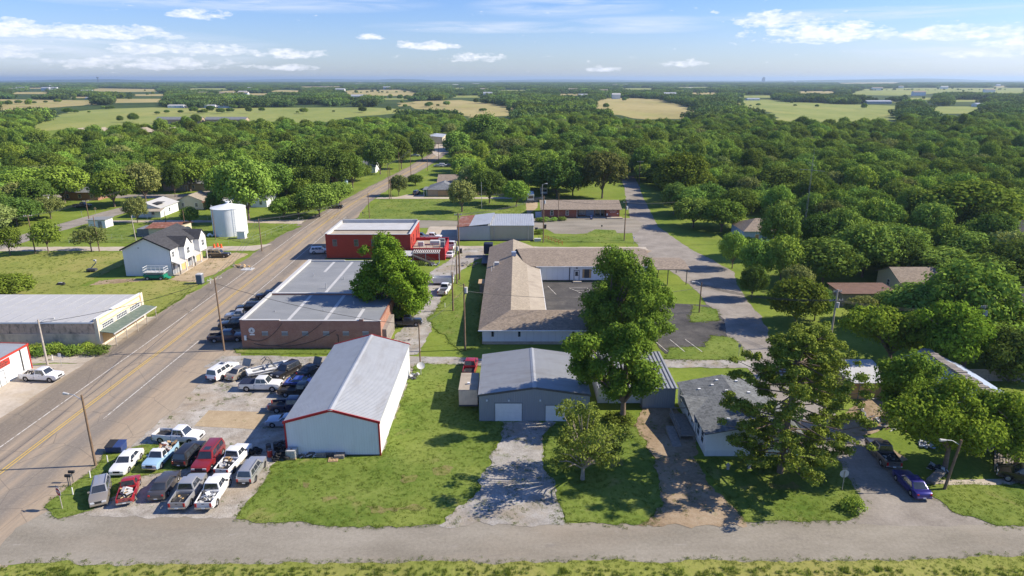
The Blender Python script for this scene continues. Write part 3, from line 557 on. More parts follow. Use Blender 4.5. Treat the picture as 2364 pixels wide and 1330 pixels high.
for pts_ in (((926, 1096), (960, 1098), (958, 1112), (930, 1110)), ((998, 1080), (1030, 1076), (1040, 1094), (1006, 1100)), ((738, 1146), (780, 1140), (790, 1156), (748, 1160)), ((845, 1170), (905, 1165), (968, 1166), (985, 1176), (915, 1187), (860, 1183)), ((700, 1120), (712, 1118), (714, 1128), (702, 1130)), ((1400, 1060), (1432, 1050), (1440, 1074), (1408, 1082)), ((1780, 1120), (1830, 1112), (1850, 1126), (1796, 1134))):
    flat('bare_ground', px(*pts_), M['worn_grass'], 1.0, 0.3, z=0.085)
# painted bays of the church car park
mb = MB()
def line(a, b, wd=0.12, z=None):
    a = Vector((*a, 0)); b = Vector((*b, 0)); n = Vector((-(b - a).y, (b - a).x, 0)).normalized() * wd / 2
    z = PATCH_Z[0] + 0.01 if z is None else z
    mb.poly([(p.x, p.y, z) for p in (a - n, b - n, b + n, a + n)])
for a, b in (((7.6, 138.5), (9.0, 132.5)), ((12.0, 137.2), (15.6, 131.3)), ((12.0, 137.2), (15.8, 137.2)), ((13.4, 131.3), (16.6, 131.3)), ((13.0, 135.5), (15.4, 134.8)), ((13.6, 133.8), (16, 133.2)), ((15.8, 137.2), (16.8, 131.3)), ((11.5, 113.8), (14.6, 113.8)), ((11.5, 114.2), (18, 124)), ((11.8, 116.6), (15, 118.8)),
             ((25.0, 102), (23.8, 107.5)), ((27.8, 102), (26.6, 107.5)), ((30.6, 102), (29.2, 107.5)), ((23.5, 113), (28, 119)), ((20, 140), (20, 134)), ((23, 140), (23, 134))):
    line(a, b)
o = mb.build('parking_bay_lines', M['white_line'], fix=False); o['kind'] = 'structure'
# low hills on the horizon and a sliver of lake
def hill(cx, cy, lx, ly, h):
    n = 24; V = []; F = []
    for j in range(n + 1):
        for i in range(n + 1):
            u, v = i / n * 2 - 1, j / n * 2 - 1; r = min(1, math.hypot(u, v)); z = h * (0.5 + 0.5 * math.cos(math.pi * r)) * (1 + 0.25 * fbm(u * 3 + cx, v * 3, 1.0)) - 0.4
            V.append((cx + u * lx, cy + v * ly, z))
    F = [(j * (n + 1) + i, j * (n + 1) + i + 1, (j + 1) * (n + 1) + i + 1, (j + 1) * (n + 1) + i) for j in range(n) for i in range(n)]
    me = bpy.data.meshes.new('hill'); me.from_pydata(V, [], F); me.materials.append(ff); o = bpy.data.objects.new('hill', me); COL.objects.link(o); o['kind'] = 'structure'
for a in ((-2600, 16500, 1500, 1200, 45), (-8200, 14000, 2600, 900, 40), (6400, 13000, 2600, 900, 36), (9500, 17000, 3000, 1000, 60), (1500, 19500, 3500, 1000, 42), (-5600, 20500, 4200, 1000, 55)): hill(*a)
wm, wnt, wb = new_mat('lake_water'); setp(wb, 0.12, 0, 0.5); wb.inputs['Base Color'].default_value = (0.30, 0.36, 0.42, 1)
flat('lake', px((1208, 196), (1240, 193), (1290, 194), (1285, 197)), wm, 20, 60, z=0.3)
# ------------------------------------------------------------------ buildings
class Face:
    "a wall plane: along a, outward d, up z"
    def __init__(s, f, plane): s.f = f; s.p = plane
    def pt(s, a, d, z):
        return {'S': (a, s.p - d, z), 'N': (a, s.p + d, z), 'E': (s.p + d, a, z), 'W': (s.p - d, a, z)}[s.f]
    def box(s, mb, a0, a1, d0, d1, z0, z1):
        p, q = s.pt(a0, d0, z0), s.pt(a1, d1, z1)
        return mb.box(min(p[0], q[0]), max(p[0], q[0]), min(p[1], q[1]), max(p[1], q[1]), z0, z1)
class Bld:
    def __init__(s, name, label, cat, x, y, group=None):
        s.o = (x, y, 0); s.root = thing(name, label, cat, s.o, 0, group)
        NOTREE.append(None)
    def part(s, name, mb, mat, parent=None, **kw):
        return mb.build(name, mat, parent or s.root, s.o, **kw)
    def box(s, name, mat, x0, x1, y0, y1, z0, z1, parent=None, **kw): return s.part(name, MB().box(x0, x1, y0, y1, z0, z1), mat, parent, **kw)
    def win(s, f, c, z0, w, h, fr=None, gl=None, grid=(1, 2), fw=0.09, name='window'):
        fr = fr or M['white_paint']; gl = gl or M['window_glass']
        mb = MB(); f.box(mb, c - w / 2 - fw, c - w / 2, -0.02, 0.06, z0 - fw, z0 + h + fw); f.box(mb, c + w / 2, c + w / 2 + fw, -0.02, 0.06, z0 - fw, z0 + h + fw)
        f.box(mb, c - w / 2, c + w / 2, -0.02, 0.06, z0 + h, z0 + h + fw); f.box(mb, c - w / 2, c + w / 2, -0.02, 0.09, z0 - fw, z0)
        for i in range(1, grid[0]): a = c - w / 2 + w * i / grid[0]; f.box(mb, a - 0.03, a + 0.03, -0.02, 0.045, z0, z0 + h)
        for i in range(1, grid[1]): z = z0 + h * i / grid[1]; f.box(mb, c - w / 2, c + w / 2, -0.02, 0.04, z - 0.03, z + 0.03)
        o = s.part(name, mb, fr); m2 = MB(); f.box(m2, c - w / 2, c + w / 2, -0.02, 0.015, z0, z0 + h); s.part('pane', m2, gl, o); return o
    def door(s, f, c, w, h, mat=None, fr=None, z0=0.0, label=None, glass=False):
        mb = MB(); f.box(mb, c - w / 2, c + w / 2, -0.02, 0.04, z0, z0 + h)
        o = s.part('door', mb, mat or M['white_paint'])
        if label: o['label'] = label
        m2 = MB(); fw = 0.1
        f.box(m2, c - w / 2 - fw, c - w / 2, -0.02, 0.07, z0, z0 + h + fw); f.box(m2, c + w / 2, c + w / 2 + fw, -0.02, 0.07, z0, z0 + h + fw); f.box(m2, c - w / 2, c + w / 2, -0.02, 0.07, z0 + h, z0 + h + fw)
        s.part('door_frame', m2, fr or M['grey_trim'], o)
        m3 = MB(); f.box(m3, c + w * 0.34, c + w * 0.42, 0.04, 0.09, z0 + 0.95, z0 + 1.1); s.part('handle', m3, M['dark_steel'], o)
        if glass: m4 = MB(); f.box(m4, c - w * 0.3, c + w * 0.3, 0.03, 0.052, z0 + 0.9, z0 + h - 0.2); s.part('pane', m4, M['window_glass'], o)
        return o
    def overhead(s, f, c, w, h, mat=None, rows=4):
        mb = MB()
        for i in range(rows): f.box(mb, c - w / 2, c + w / 2, -0.02, 0.03 + 0.012 * (i % 2), h * i / rows + 0.012, h * (i + 1) / rows)
        o = s.part('garage_door', mb, mat or M['white_paint']); m2 = MB()
        f.box(m2, c - w / 2 - 0.1, c - w / 2, -0.02, 0.06, 0, h + 0.1); f.box(m2, c + w / 2, c + w / 2 + 0.1, -0.02, 0.06, 0, h + 0.1); f.box(m2, c - w / 2, c + w / 2, -0.02, 0.06, h, h + 0.1)
        s.part('door_frame', m2, M['grey_trim'], o); return o
def gable_walls(x0, x1, y0, y1, eave, ridge, axis='Y', c=None, eave2=None):
    e2 = eave if eave2 is None else eave2
    if axis == 'Y':
        c = (x0 + x1) / 2 if c is None else c
        return MB().prism([(x0, y0, 0), (x1, y0, 0), (x1, y0, e2), (c, y0, ridge), (x0, y0, eave)], (0, y1 - y0, 0))
    c = (y0 + y1) / 2 if c is None else c
    return MB().prism([(x0, y0, 0), (x0, y1, 0), (x0, y1, e2), (x0, c, ridge), (x0, y0, eave)], (x1 - x0, 0, 0))
def gable_roof(x0, x1, y0, y1, eave, ridge, axis='Y', c=None, ov=0.3, t=0.12, ribs=0.0, eave2=None, ribh=0.045):
    mb = MB(); e2 = eave if eave2 is None else eave2
    def pt(s, a, z): return (s, a, z) if axis == 'Y' else (a, s, z)
    s0, s1, a0, a1 = (x0, x1, y0, y1) if axis == 'Y' else (y0, y1, x0, x1)
    c = (s0 + s1) / 2 if c is None else c
    up = 0.02 + t
    for (s, e, sg) in ((s0, eave, -1), (s1, e2, 1)):
        k = (ridge - e) / abs(c - s); so_ = s + sg * ov; ze = e - k * ov + up; zr = ridge + up
        mb.slab([pt(so_, a0 - ov, ze), pt(c, a0 - ov, zr), pt(c, a1 + ov, zr), pt(so_, a1 + ov, ze)], t)
        if ribs:
            a = a0 - ov + 0.05
            while a < a1 + ov - 0.05:
                mb.hexa([pt(so_, a, ze - 0.01), pt(c, a, zr - 0.01), pt(c, a + 0.07, zr - 0.01), pt(so_, a + 0.07, ze - 0.01), pt(so_, a + 0.015, ze + ribh), pt(c, a + 0.015, zr + ribh), pt(c, a + 0.055, zr + ribh), pt(so_, a + 0.055, ze + ribh)]); a += ribs
    return mb
def text_on(root, origin, s, f, a, z, size, mat, d=0.05, name='lettering', squash=1.0, parent=None):
    cu = bpy.data.curves.new(name, 'FONT'); cu.body = s; cu.size = size; cu.align_x = 'CENTER'; cu.align_y = 'CENTER'; cu.extrude = 0.01
    tmp = bpy.data.objects.new('tmp', cu); COL.objects.link(tmp); dg = bpy.context.evaluated_depsgraph_get(); me = bpy.data.meshes.new_from_object(tmp.evaluated_get(dg)); bpy.data.objects.remove(tmp)
    me.materials.clear(); me.materials.append(mat)
    for v in me.vertices:
        p = f.pt(a + v.co.x * squash * (1 if f.f in 'SE' else -1), d + v.co.z, z + v.co.y); v.co = (p[0] - origin[0], p[1] - origin[1], p[2])
    o = bpy.data.objects.new(name, me); COL.objects.link(o); o.parent = parent or root; return o
def clear(x0, x1, y0, y1, m=1.5): NOTREE.append(rect(x0 - m, x1 + m, y0 - m, y1 + m))
# 1 the long white metal building with red trim
x0, x1, y0, y1 = -26.2, -15.3, 70.5, 94.4
b = Bld('metal_building', 'long white metal building with ribbed roof and red trim beside the gravel lot', 'building', -20.7, 70.5); clear(x0, x1, y0, y1)
b.part('wall', gable_walls(x0, x1, y0, y1, 4.25, 5.75), M['white_rib'])
b.part('roof', gable_roof(x0, x1, y0, y1, 4.25, 5.75, ov=0.12, ribs=0.33), M['galv_roof'])
b.part('ridge_cap', MB().prism([(-21.05, 70.3, 5.87), (-20.75, 70.3, 5.97), (-20.45, 70.3, 5.87)], (0, 24.3, 0)), M['galv_roof'])
for yy, nm in ((70.36, 'trim_board'), (94.41, 'trim_board')):
    t_ = MB()
    for (xa, za, xb, zb) in ((x0 - 0.16, 4.16, -20.75, 5.72), (-20.75, 5.72, x1 + 0.16, 4.16)):
        t_.hexa([(xa, yy, za), (xb, yy, zb), (xb, yy + 0.1, zb), (xa, yy + 0.1, za), (xa, yy, za + 0.3), (xb, yy, zb + 0.3), (xb, yy + 0.1, zb + 0.3), (xa, yy + 0.1, za + 0.3)])
    b.part(nm, t_, M['red_trim'])
for xa in (x0 - 0.05, x1 - 0.13): b.box('corner_trim', M['red_trim'], xa, xa + 0.18, 70.42, 70.6, 0, 4.2)
b.box('base_trim', M['dark_trim'], x0 + 0.1, x1 - 0.1, 70.46, 70.5, 0, 0.14)
b.part('downspout', MB().cyl((x0 - 0.1, 70.75, 0), (x0 - 0.1, 70.75, 4.2), 0.06), M['red_trim'])
# 2 grey workshop
x0, x1, y0, y1 = -4.2, 9.9, 78.9, 92.0
b = Bld('workshop', 'grey metal workshop with a white roll-up door behind the gravel driveway', 'building', 2.8, 78.9); clear(x0, x1, y0, y1)
b.part('wall', gable_walls(x0, x1, y0, y1, 3.6, 4.6), M['grey_rib']); b.part('roof', gable_roof(x0, x1, y0, y1, 3.6, 4.6, ov=0.12, ribs=0.33), M['grey_roof'])
b.part('ridge_cap', MB().prism([(2.55, 78.75, 4.74), (2.85, 78.75, 4.84), (3.15, 78.75, 4.74)], (0, 13.3, 0)), M['grey_roof'])
f = Face('S', 78.9); b.overhead(f, -0.45, 3.4, 2.5); b.overhead(f, 5.6, 2.6, 2.2)
t_ = MB()
for (xa, za, xb, zb) in ((x0 - 0.16, 3.5, 2.85, 4.56), (2.85, 4.56, x1 + 0.16, 3.5)): t_.hexa([(xa, 78.76, za), (xb, 78.76, zb), (xb, 78.84, zb), (xa, 78.84, za), (xa, 78.76, za + 0.26), (xb, 78.76, zb + 0.26), (xb, 78.84, zb + 0.26), (xa, 78.84, za + 0.26)])
b.part('trim_board', t_, M['dark_steel'])
for xa in (-3.2, -0.4, 3.6): m_ = MB(); f.box(m_, xa - 0.1, xa + 0.1, 0, 0.18, 2.85, 3.05); b.part('wall_lamp', m_, M['white_paint'])
# 3 striped-roof shed behind the big front tree
x0, x1, y0, y1 = 11.6, 21.7, 82.5, 94.0
b = Bld('storage_shed', 'grey shed with dark striped metal roof beside the mobile home', 'shed', 16.5, 82.5); clear(x0, x1, y0, y1)
b.box('wall', M['grey_rib'], x0 + 5.8, x1, y0, y1, 0, 2.85); b.box('lean_to_wall', M['panel_white'], x0, x0 + 5.8, y0 + 1.5, y1, 0, 2.5)
mb = MB().slab([(x0 - 0.2, y0 - 0.2, 3.0), (x1 + 0.2, y0 - 0.2, 3.0), (x1 + 0.2, y1 + 0.2, 3.35), (x0 - 0.2, y1 + 0.2, 3.35)], 0.1); b.part('roof', mb, M['grey_roof'])
mb = MB(); a = x0
while a < x1: mb.hexa([(a, y0 - 0.18, 3.0), (a + 0.16, y0 - 0.18, 3.0), (a + 0.16, y1 + 0.18, 3.35), (a, y1 + 0.18, 3.35), (a + 0.02, y0 - 0.18, 3.07), (a + 0.14, y0 - 0.18, 3.07), (a + 0.14, y1 + 0.18, 3.42), (a + 0.02, y1 + 0.18, 3.42)]); a += 0.55
b.part('roof_seams', mb, M['dark_steel']); b.door(Face('S', y0 + 1.5), x0 + 2.6, 2.2, 2.1, M['white_paint'])
# 4 mobile home
x0, x1, y0, y1 = 22.4, 33.4, 70.3, 84.0; rx = 28.1
b = Bld('mobile_home', 'white mobile home with grey shingle roof and a dark porch by the dirt drive', 'house', 27.5, 70.3); clear(x0, x1, y0, y1, 2)
mb = MB().prism([(x0, y0, 0.75), (x1, y0, 0.75), (x1, y0, 2.9), (rx, y0, 4.0), (x0, y0, 2.9)], (0, y1 - y0, 0)); b.part('wall', mb, M['siding_white'])
b.box('skirting', M['skirt'], x0 + 0.06, x1 - 0.06, y0 + 0.06, y1 - 0.06, 0, 0.75)
b.part('roof', gable_roof(x0, x1, y0, y1, 2.9, 4.0, c=rx, ov=0.22, t=0.1), M['shingle_grey'])
b.part('porch_gable', MB().prism([(x0 - 0.65, 73.4, 2.72), (x0 - 0.65, 81.0, 2.72), (x0 - 0.65, 78.6, 3.5)], (4.9, 0, 0.0)), M['shingle_grey'])
f = Face('W', x0)
for c, w_, h_ in ((71.6, 1.0, 1.5), (73.4, 1.0, 1.5), (76.3, 0.8, 1.3), (78.0, 0.8, 1.3), (82.0, 1.0, 1.5)): b.win(f, c, 1.15, w_, h_, grid=(1, 2))
b.door(f, 75.0, 0.9, 1.95, M['white_paint'], z0=0.75)
mb = MB().box(20.3, 22.3, 74.0, 79.6, 0.55, 0.7)
for yy in (74.1, 76.8, 79.4):
    for xx in (20.4, 22.1): mb.box(xx, xx + 0.12, yy, yy + 0.12, 0, 0.55)
d_ = b.part('porch_deck', mb, M['grey_wood']); mb = MB()
for yy in (74.05, 76.8, 79.45): mb.box(20.35, 20.45, yy, yy + 0.1, 0.7, 1.6)
mb.box(20.35, 20.45, 74.05, 79.5, 1.52, 1.6).box(20.35, 20.45, 74.05, 79.5, 1.05, 1.12).box(20.35, 22.3, 79.45, 79.55, 1.52, 1.6); b.part('railing', mb, M['grey_wood'], d_)
b.part('ramp', MB().hexa([(19.2, 76.5, 0.02), (20.3, 76.5, 0.02), (20.3, 72.4, 0.02), (19.2, 72.4, 0.02), (19.2, 76.5, 0.6), (20.3, 76.5, 0.6), (20.3, 72.4, 0.06), (19.2, 72.4, 0.06)]), M['grey_wood'])
for (xx, yy) in ((26.0, 81.5), (26.9, 82.6), (24.2, 81.0), (27.2, 79.3), (25.4, 72.4), (29.4, 82.4), (30.0, 79.2)):
    zz = 2.9 + 1.1 * (1 - abs(xx - rx) / 5.5) + 0.1; b.box('roof_vent', M['white_paint'], xx, xx + 0.35, yy, yy + 0.28, zz, zz + 0.2)
# 5 long brick store with flat roofs
b = Bld('brick_store', 'long brown brick store with grey flat roofs and a round wall emblem', 'building', -32.4, 103.6); clear(-44, -21, 103.5, 143, 1)
X0, X1 = -43.9, -21.2
b.box('wall', M['brick_brown'], X0, X1, 103.6, 118.3, 0, 4.55)
b.box('wall', M['brick_brown'], X0 + 0.02, X1 - 0.3, 118.32, 142.6, 0, 4.35)
mb = MB().box(X0 + 0.4, X1 - 0.25, 104.0, 117.9, 4.55, 4.62); b.part('roof', mb, M['felt'])
mb = MB().box(X0 + 0.7, X1 - 0.6, 118.7, 142.2, 4.35, 4.42); b.part('roof', mb, M['felt'])
mb = MB().box(X0, X0 + 0.4, 103.6, 118.3, 4.55, 4.95).box(X0 + 0.4, -37.5, 103.6, 103.95, 4.55, 4.9).box(-37.5, -24.6, 103.6, 103.95, 4.55, 4.78).box(-24.6, -24.0, 103.6, 103.95, 4.55, 5.05).box(-24.0, X1, 103.6, 103.95, 4.55, 4.72).box(X1 - 0.25, X1, 103.95, 118.3, 4.55, 4.7).box(X0 + 0.4, X1 - 0.25, 117.9, 118.3, 4.55, 4.92); b.part('parapet', mb, M['brick_brown'])
mb = MB().box(X0 - 0.06, X0 + 0.46, 103.54, 118.3, 4.95, 5.02).box(X0 + 0.46, -37.5, 103.54, 104.0, 4.9, 4.97).box(-37.5, -24.66, 103.54, 104.0, 4.78, 4.85).box(-24.66, -23.94, 103.54, 104.0, 5.05, 5.12).box(-23.94, X1 + 0.05, 103.54, 104.0, 4.72, 4.79).box(X0 + 0.46, X1, 117.86, 118.36, 4.92, 4.99)
b.part('coping', mb, M['felt_light'])
mb = MB().box(X0, X0 + 0.65, 118.5, 142.6, 4.35, 4.85).box(X0 + 0.65, -36, 142.2, 142.6, 4.35, 4.75).box(-36, X1 - 0.4, 142.2, 142.6, 4.35, 4.6).box(X1 - 0.7, X1 - 0.3, 118.5, 142.2, 4.35, 4.55); b.part('coping', mb, M['felt_light'])
mb = MB()
for xx, ya, yb, zz in ((-36.6, 104.2, 117.8, 4.63), (-30.6, 104.2, 117.8, 4.63), (-25.5, 104.2, 110, 4.63), (-34.6, 119, 142, 4.43), (-27.4, 119, 142, 4.43), (-38.5, 134, 142, 4.43)): mb.box(xx, xx + 0.55, ya, yb, zz, zz + 0.006)
b.part('roof_seam', mb, M['felt_light'])
for (xx, yy, h_) in ((-34.9, 122.5, 0.9), (-30.2, 127, 0.5), (-39.6, 131, 0.4), (-27.5, 112.6, 0.5), (-31.8, 109, 0.35), (-39.8, 108.6, 0.3), (-33.0, 128.5, 0.4)): b.part('vent_pipe', MB().cyl((xx, yy, 4.4), (xx, yy, 4.6 + h_), 0.09), M['steel'])
f = Face('S', 103.6)
for c in (-40.0, -36.8, -33.5, -30.1, -26.9, -23.7):
    m_ = MB(); f.box(m_, c - 0.5, c + 0.5, -0.02, 0.03, 2.3, 3.0); o = b.part('window', m_, M['grey_trim']); o['label'] = 'small boarded grey window'; m_ = MB(); f.box(m_, c - 0.56, c + 0.56, -0.02, 0.07, 2.2, 2.3); b.part('sill', m_, M['brick_tan'], o); m_ = MB(); f.box(m_, c - 0.5, c + 0.5, 0, 0.045, 2.85, 3.0); b.part('lintel', m_, M['felt_light'], o)
e_ = b.part('emblem', MB().cyl((-42.1, 103.58, 3.15), (-42.1, 103.52, 3.15), 0.5, n=28), M['white_paint']); mb = MB()
for i in range(24):
    a0, a1 = 2 * math.pi * i / 24, 2 * math.pi * (i + 1) / 24
    mb.poly([(-42.1 + r * math.cos(a), 103.513, 3.15 + r * math.sin(a)) for r, a in ((0.36, a0), (0.40, a0), (0.40, a1), (0.36, a1))])
mb.poly([(-42.32, 103.513, 2.95), (-41.88, 103.513, 2.95), (-41.98, 103.513, 3.3), (-42.1, 103.513, 3.42), (-42.22, 103.513, 3.3)]); b.part('emblem_drawing', mb, M['grey_trim'], e_, fix=False)
m_ = MB(); f.box(m_, -42.5, -41.7, 0.0, 0.04, 2.33, 2.55); b.part('emblem_plate', m_, M['white_paint'])
b.part('drain_pipe', MB().tube([(-28.5, 103.5, 2.4), (-28.2, 103.5, 2.4), (-28.2, 103.5, 0.3), (-28.7, 103.5, 0.2)], 0.05), M['dark_trim'])
def hang(p, q, sag, n=10): return [(p[0] + (q[0] - p[0]) * t, p[1] + (q[1] - p[1]) * t, p[2] + (q[2] - p[2]) * t - sag * 4 * t * (1 - t)) for t in [i / n for i in range(n + 1)]]
for p, q, sg in (((-43.2, 103.5, 1.9), (-37.0, 103.5, 4.5), 1.6), ((-42, 103.5, 0.9), (-30.6, 103.5, 4.5), 1.7), ((-38.5, 103.5, 0.5), (-28.5, 103.5, 3.2), 0.9)): b.part('wall_cable', MB().tube(hang(p, q, sg), 0.035, 5), M['cable'])
b.box('meter_box', M['white_paint'], -43.4, -43.05, 103.4, 103.6, 1.5, 2.3)
b.box('rear_lean_to', M['grey_wood'], -21.2, -20.5, 104.5, 112, 0, 3.0)
b.box('parapet_lining', M['felt_light'], X0 + 0.4, X0 + 0.44, 104.0, 117.9, 4.62, 4.94)
# 6 red two-storey brick building with a roof terrace annex
b = Bld('red_brick_building', 'bright red two storey brick building with white parapet beside the highway', 'building', -35, 161.6); clear(-45.5, -24.5, 161, 179)
b.box('wall', M['brick_red'], -45.2, -24.6, 161.6, 178.2, 0, 5.5)
mb = MB().box(-45.2, -44.8, 161.6, 178.2, 5.5, 6.25).box(-24.9, -24.6, 161.6, 178.2, 5.5, 6.2).box(-44.8, -24.9, 161.6, 161.95, 5.5, 6.1).box(-44.8, -24.9, 177.9, 178.2, 5.5, 6.5); b.part('parapet', mb, M['brick_red'])
mb = MB().box(-45.3, -44.7, 161.5, 178.3, 6.25, 6.34).box(-25.0, -24.5, 161.5, 178.3, 6.2, 6.29).box(-44.7, -25.0, 161.5, 162.05, 6.1, 6.18).box(-44.7, -25.0, 177.8, 178.3, 6.5, 6.58); b.part('coping', mb, M['felt_light'])
mb = MB().box(-44.82, -44.77, 162, 178, 5.5, 6.24).box(-44.7, -25, 177.85, 177.9, 5.5, 6.49); b.part('parapet_lining', mb, M['felt_light'])
b.box('roof', M['felt_tan'], -44.77, -24.9, 161.95, 168.4, 5.5, 5.58); b.box('roof', M['felt_light'], -44.77, -24.9, 168.6, 177.85, 5.5, 5.7); b.box('roof_kerb', M['dark_trim'], -44.77, -24.9, 168.4, 168.6, 5.5, 5.78)
f = Face('S', 161.6)
for c in (-43.0, -37.8, -33.6, -29.2): b.win(f, c, 3.3, 0.9, 1.5, M['grey_trim'], fw=0.08)
b.box('foundation', M['dark_trim'], -45.25, -24.55, 161.55, 161.6, 0, 0.3)
f = Face('E', -24.6)
for c, z_ in ((163.5, 3.2), (166.8, 3.2), (172, 3.2), (172.2, 0.5), (175.5, 3.2)): b.win(f, c, z_, 0.8, 1.9, M['red_paint'], fw=0.08)
an = b.box('annex', M['red_trim'], -24.58, -16.2, 160.4, 171, 0, 2.5); b.box('roof_terrace', M['felt_tan'], -24.3, -16.5, 160.8, 170.7, 2.5, 2.56, an)
mb = MB().box(-24.58, -16.2, 160.4, 160.7, 2.5, 3.0).box(-24.58, -16.2, 170.7, 171, 2.5, 3.3).box(-16.5, -16.2, 160.7, 170.7, 2.5, 2.9); b.part('annex_parapet', mb, M['red_trim'], an)
mb = MB()
for xx in (-24.0, -22.4, -20.8, -19.2, -17.6): mb.cyl((xx, 161.2, 2.5), (xx, 161.2, 3.9), 0.04)
mb.cyl((-24.2, 161.2, 3.88), (-17.4, 161.2, 3.88), 0.04).cyl((-24.2, 161.2, 3.4), (-17.4, 161.2, 3.4), 0.03); b.part('terrace_railing', mb, M['red_trim'], an)
for (xa, ya, w_, d_, h_) in ((-23.2, 164, 1.4, 1.0, 1.1), (-20.4, 165.5, 2.4, 1.6, 1.0), (-17.6, 163.2, 1.0, 1.0, 1.3), (-18.6, 168.2, 1.6, 1.2, 0.9)): b.box('rooftop_unit', M['felt_light' if xa < -20 else 'grey_trim'], xa, xa + w_, ya, ya + d_, 2.56, 2.56 + h_)
mb = MB()
for i in range(14): xx = -23.6 + i * 0.47; mb.box(xx, xx + 0.16, 157.0, 160.3, 2.55, 2.7)
mb.box(-23.8, -17.2, 157.3, 157.42, 2.4, 2.55)
for xx in (-23.6, -20.6, -17.4): mb.box(xx, xx + 0.14, 157.3, 157.44, 0, 2.4)
b.part('pergola', mb, M['felt_light'])
mb = MB()
for i in range(12): t = i / 12; mb.box(-23.6 + 5.2 * t, -23.1 + 5.2 * t, 155.4, 156.8, 2.35 - 2.2 * t, 2.43 - 2.2 * t)
for yy in (155.4, 156.75): mb.cyl((-23.6, yy, 2.3), (-18.2, yy, 0.1), 0.08).cyl((-23.6, yy, 3.3), (-18.2, yy, 1.1), 0.05)
b.part('staircase', mb, M['dark_trim']); b.box('landing', M['felt_light'], -26.2, -23.6, 155.3, 160.4, 2.3, 2.42)
# 7 tan and blue-grey metal building
b = Bld('metal_hall', 'low metal hall with tan right half and blue grey left half behind the alley', 'building', -5, 181.3); clear(-15, 6, 181, 198)
b.part('wall', MB().prism([(-14.9, 181.3, 0), (-6.05, 181.3, 0), (-6.05, 181.3, 4.2), (-14.9, 181.3, 3.7)], (0, 14.5, 0)), M['blue_grey_rib']); b.box('wall', M['tan_rib'], -6.0, 5.9, 181.6, 196.6, 0, 4.05)
b.part('roof', MB().slab([(-11.6, 181.2, 4.12), (-5.9, 181.2, 4.75), (-5.0, 196.2, 4.95), (-10.7, 196.2, 4.3)], 0.12), M['galv_roof'])
b.part('rusty_roof', MB().slab([(-15.0, 181.2, 3.84), (-11.62, 181.2, 4.12), (-10.75, 196.2, 4.3), (-14.9, 195.8, 3.95)], 0.1), M['rust_roof'])['label'] = 'rusty half of the roof'
mb = MB().slab([(-6.1, 181.4, 4.2), (6.05, 181.4, 4.2), (6.2, 197.0, 4.45), (-6.0, 197.0, 4.45)], 0.12); a = -6.0
while a < 6.0: mb.hexa([(a, 181.4, 4.19), (a + 0.1, 181.4, 4.19), (a + 0.1, 196.9, 4.44), (a, 196.9, 4.44), (a + 0.02, 181.4, 4.27), (a + 0.08, 181.4, 4.27), (a + 0.08, 196.9, 4.52), (a + 0.02, 196.9, 4.52)]); a += 0.5
b.part('roof', mb, M['galv_roof'])
for xx in (-6.0, -4.9, 4.4, 5.75): b.part('downspout', MB().cyl((xx, 181.5, 0), (xx, 181.5, 4.1), 0.06), M['felt_light'])
b.box('base_trim', M['dark_trim'], -14.8, 5.9, 181.22, 181.28, 0, 0.25)
# 8 post office
b = Bld('post_office', 'red brick post office with wide brown shingle roof and recessed entrance', 'building', 21.7, 213.5); clear(9, 34.5, 208, 226)
b.part('wall', MB().prism([(9.6, 213.5, 0), (9.6, 226, 0), (9.6, 226, 2.9), (9.6, 219.8, 4.3), (9.6, 213.5, 2.7)], (11.0, 0, 0)), M['brick_post']); b.part('wall', MB().prism([(20.62, 216.2, 0), (20.62, 226, 0), (20.62, 226, 2.9), (20.62, 219.8, 4.3), (20.62, 216.2, 3.0)], (9.2, 0, 0)), M['brick_post']); b.part('wall', MB().prism([(29.84, 213.5, 0), (29.84, 226, 0), (29.84, 226, 2.9), (29.84, 219.8, 4.3), (29.84, 213.5, 2.7)], (4.2, 0, 0)), M['brick_post'])
b.part('roof', gable_roof(9.3, 34.3, 213.0, 226.4, 2.75, 4.45, 'X', c=220.2, ov=0.4), M['shingle_brown'])
f = Face('S', 213.5); f2 = Face('S', 216.2)
for c in (12.6, 17.5): b.win(f, c, 0.9, 0.8, 1.4)
m_ = MB(); f.box(m_, 20.5, 20.62, 0, 0.12, 0, 2.7); b.part('downspout', m_, M['white_paint'])
b.win(f2, 22.4, 0.6, 1.9, 1.7, gl=M['pale_glass'], grid=(2, 1)); b.win(f2, 27.4, 0.3, 1.6, 2.1, M['felt_light'], grid=(1, 2)); b.door(f2, 28.9, 1.0, 2.2, M['plastic_black'], M['white_paint'], glass=True)
m_ = MB(); f2.box(m_, 23.6, 26.2, 0, 0.05, 0.2, 2.4); b.part('porch_wall', m_, M['blue_sheet'])
b.box('porch_step', M['concrete'], 20.7, 30.0, 212.6, 216.1, 0, 0.18); b.box('ramp', M['concrete'], 29.9, 34.8, 211.6, 213.4, 0, 0.35)
text_on(b.root, b.o, 'UNITED STATES', f, 31.9, 2.2, 0.42, M['white_paint'], squash=0.8); text_on(b.root, b.o, 'POST OFFICE', f, 31.9, 1.75, 0.42, M['white_paint'], squash=0.7)
m_ = MB(); f.box(m_, 33.2, 33.6, 0.01, 0.05, 1.2, 1.5); b.part('wall_notice', m_, M['white_paint']); m_ = MB(); f.box(m_, 29.9, 30.3, 0.01, 0.2, 0.8, 1.4); b.part('drop_box', m_, M['white_paint'])
b.box('side_fence', M['blue_sheet'], 7.4, 9.3, 213.6, 213.7, 0, 1.9)
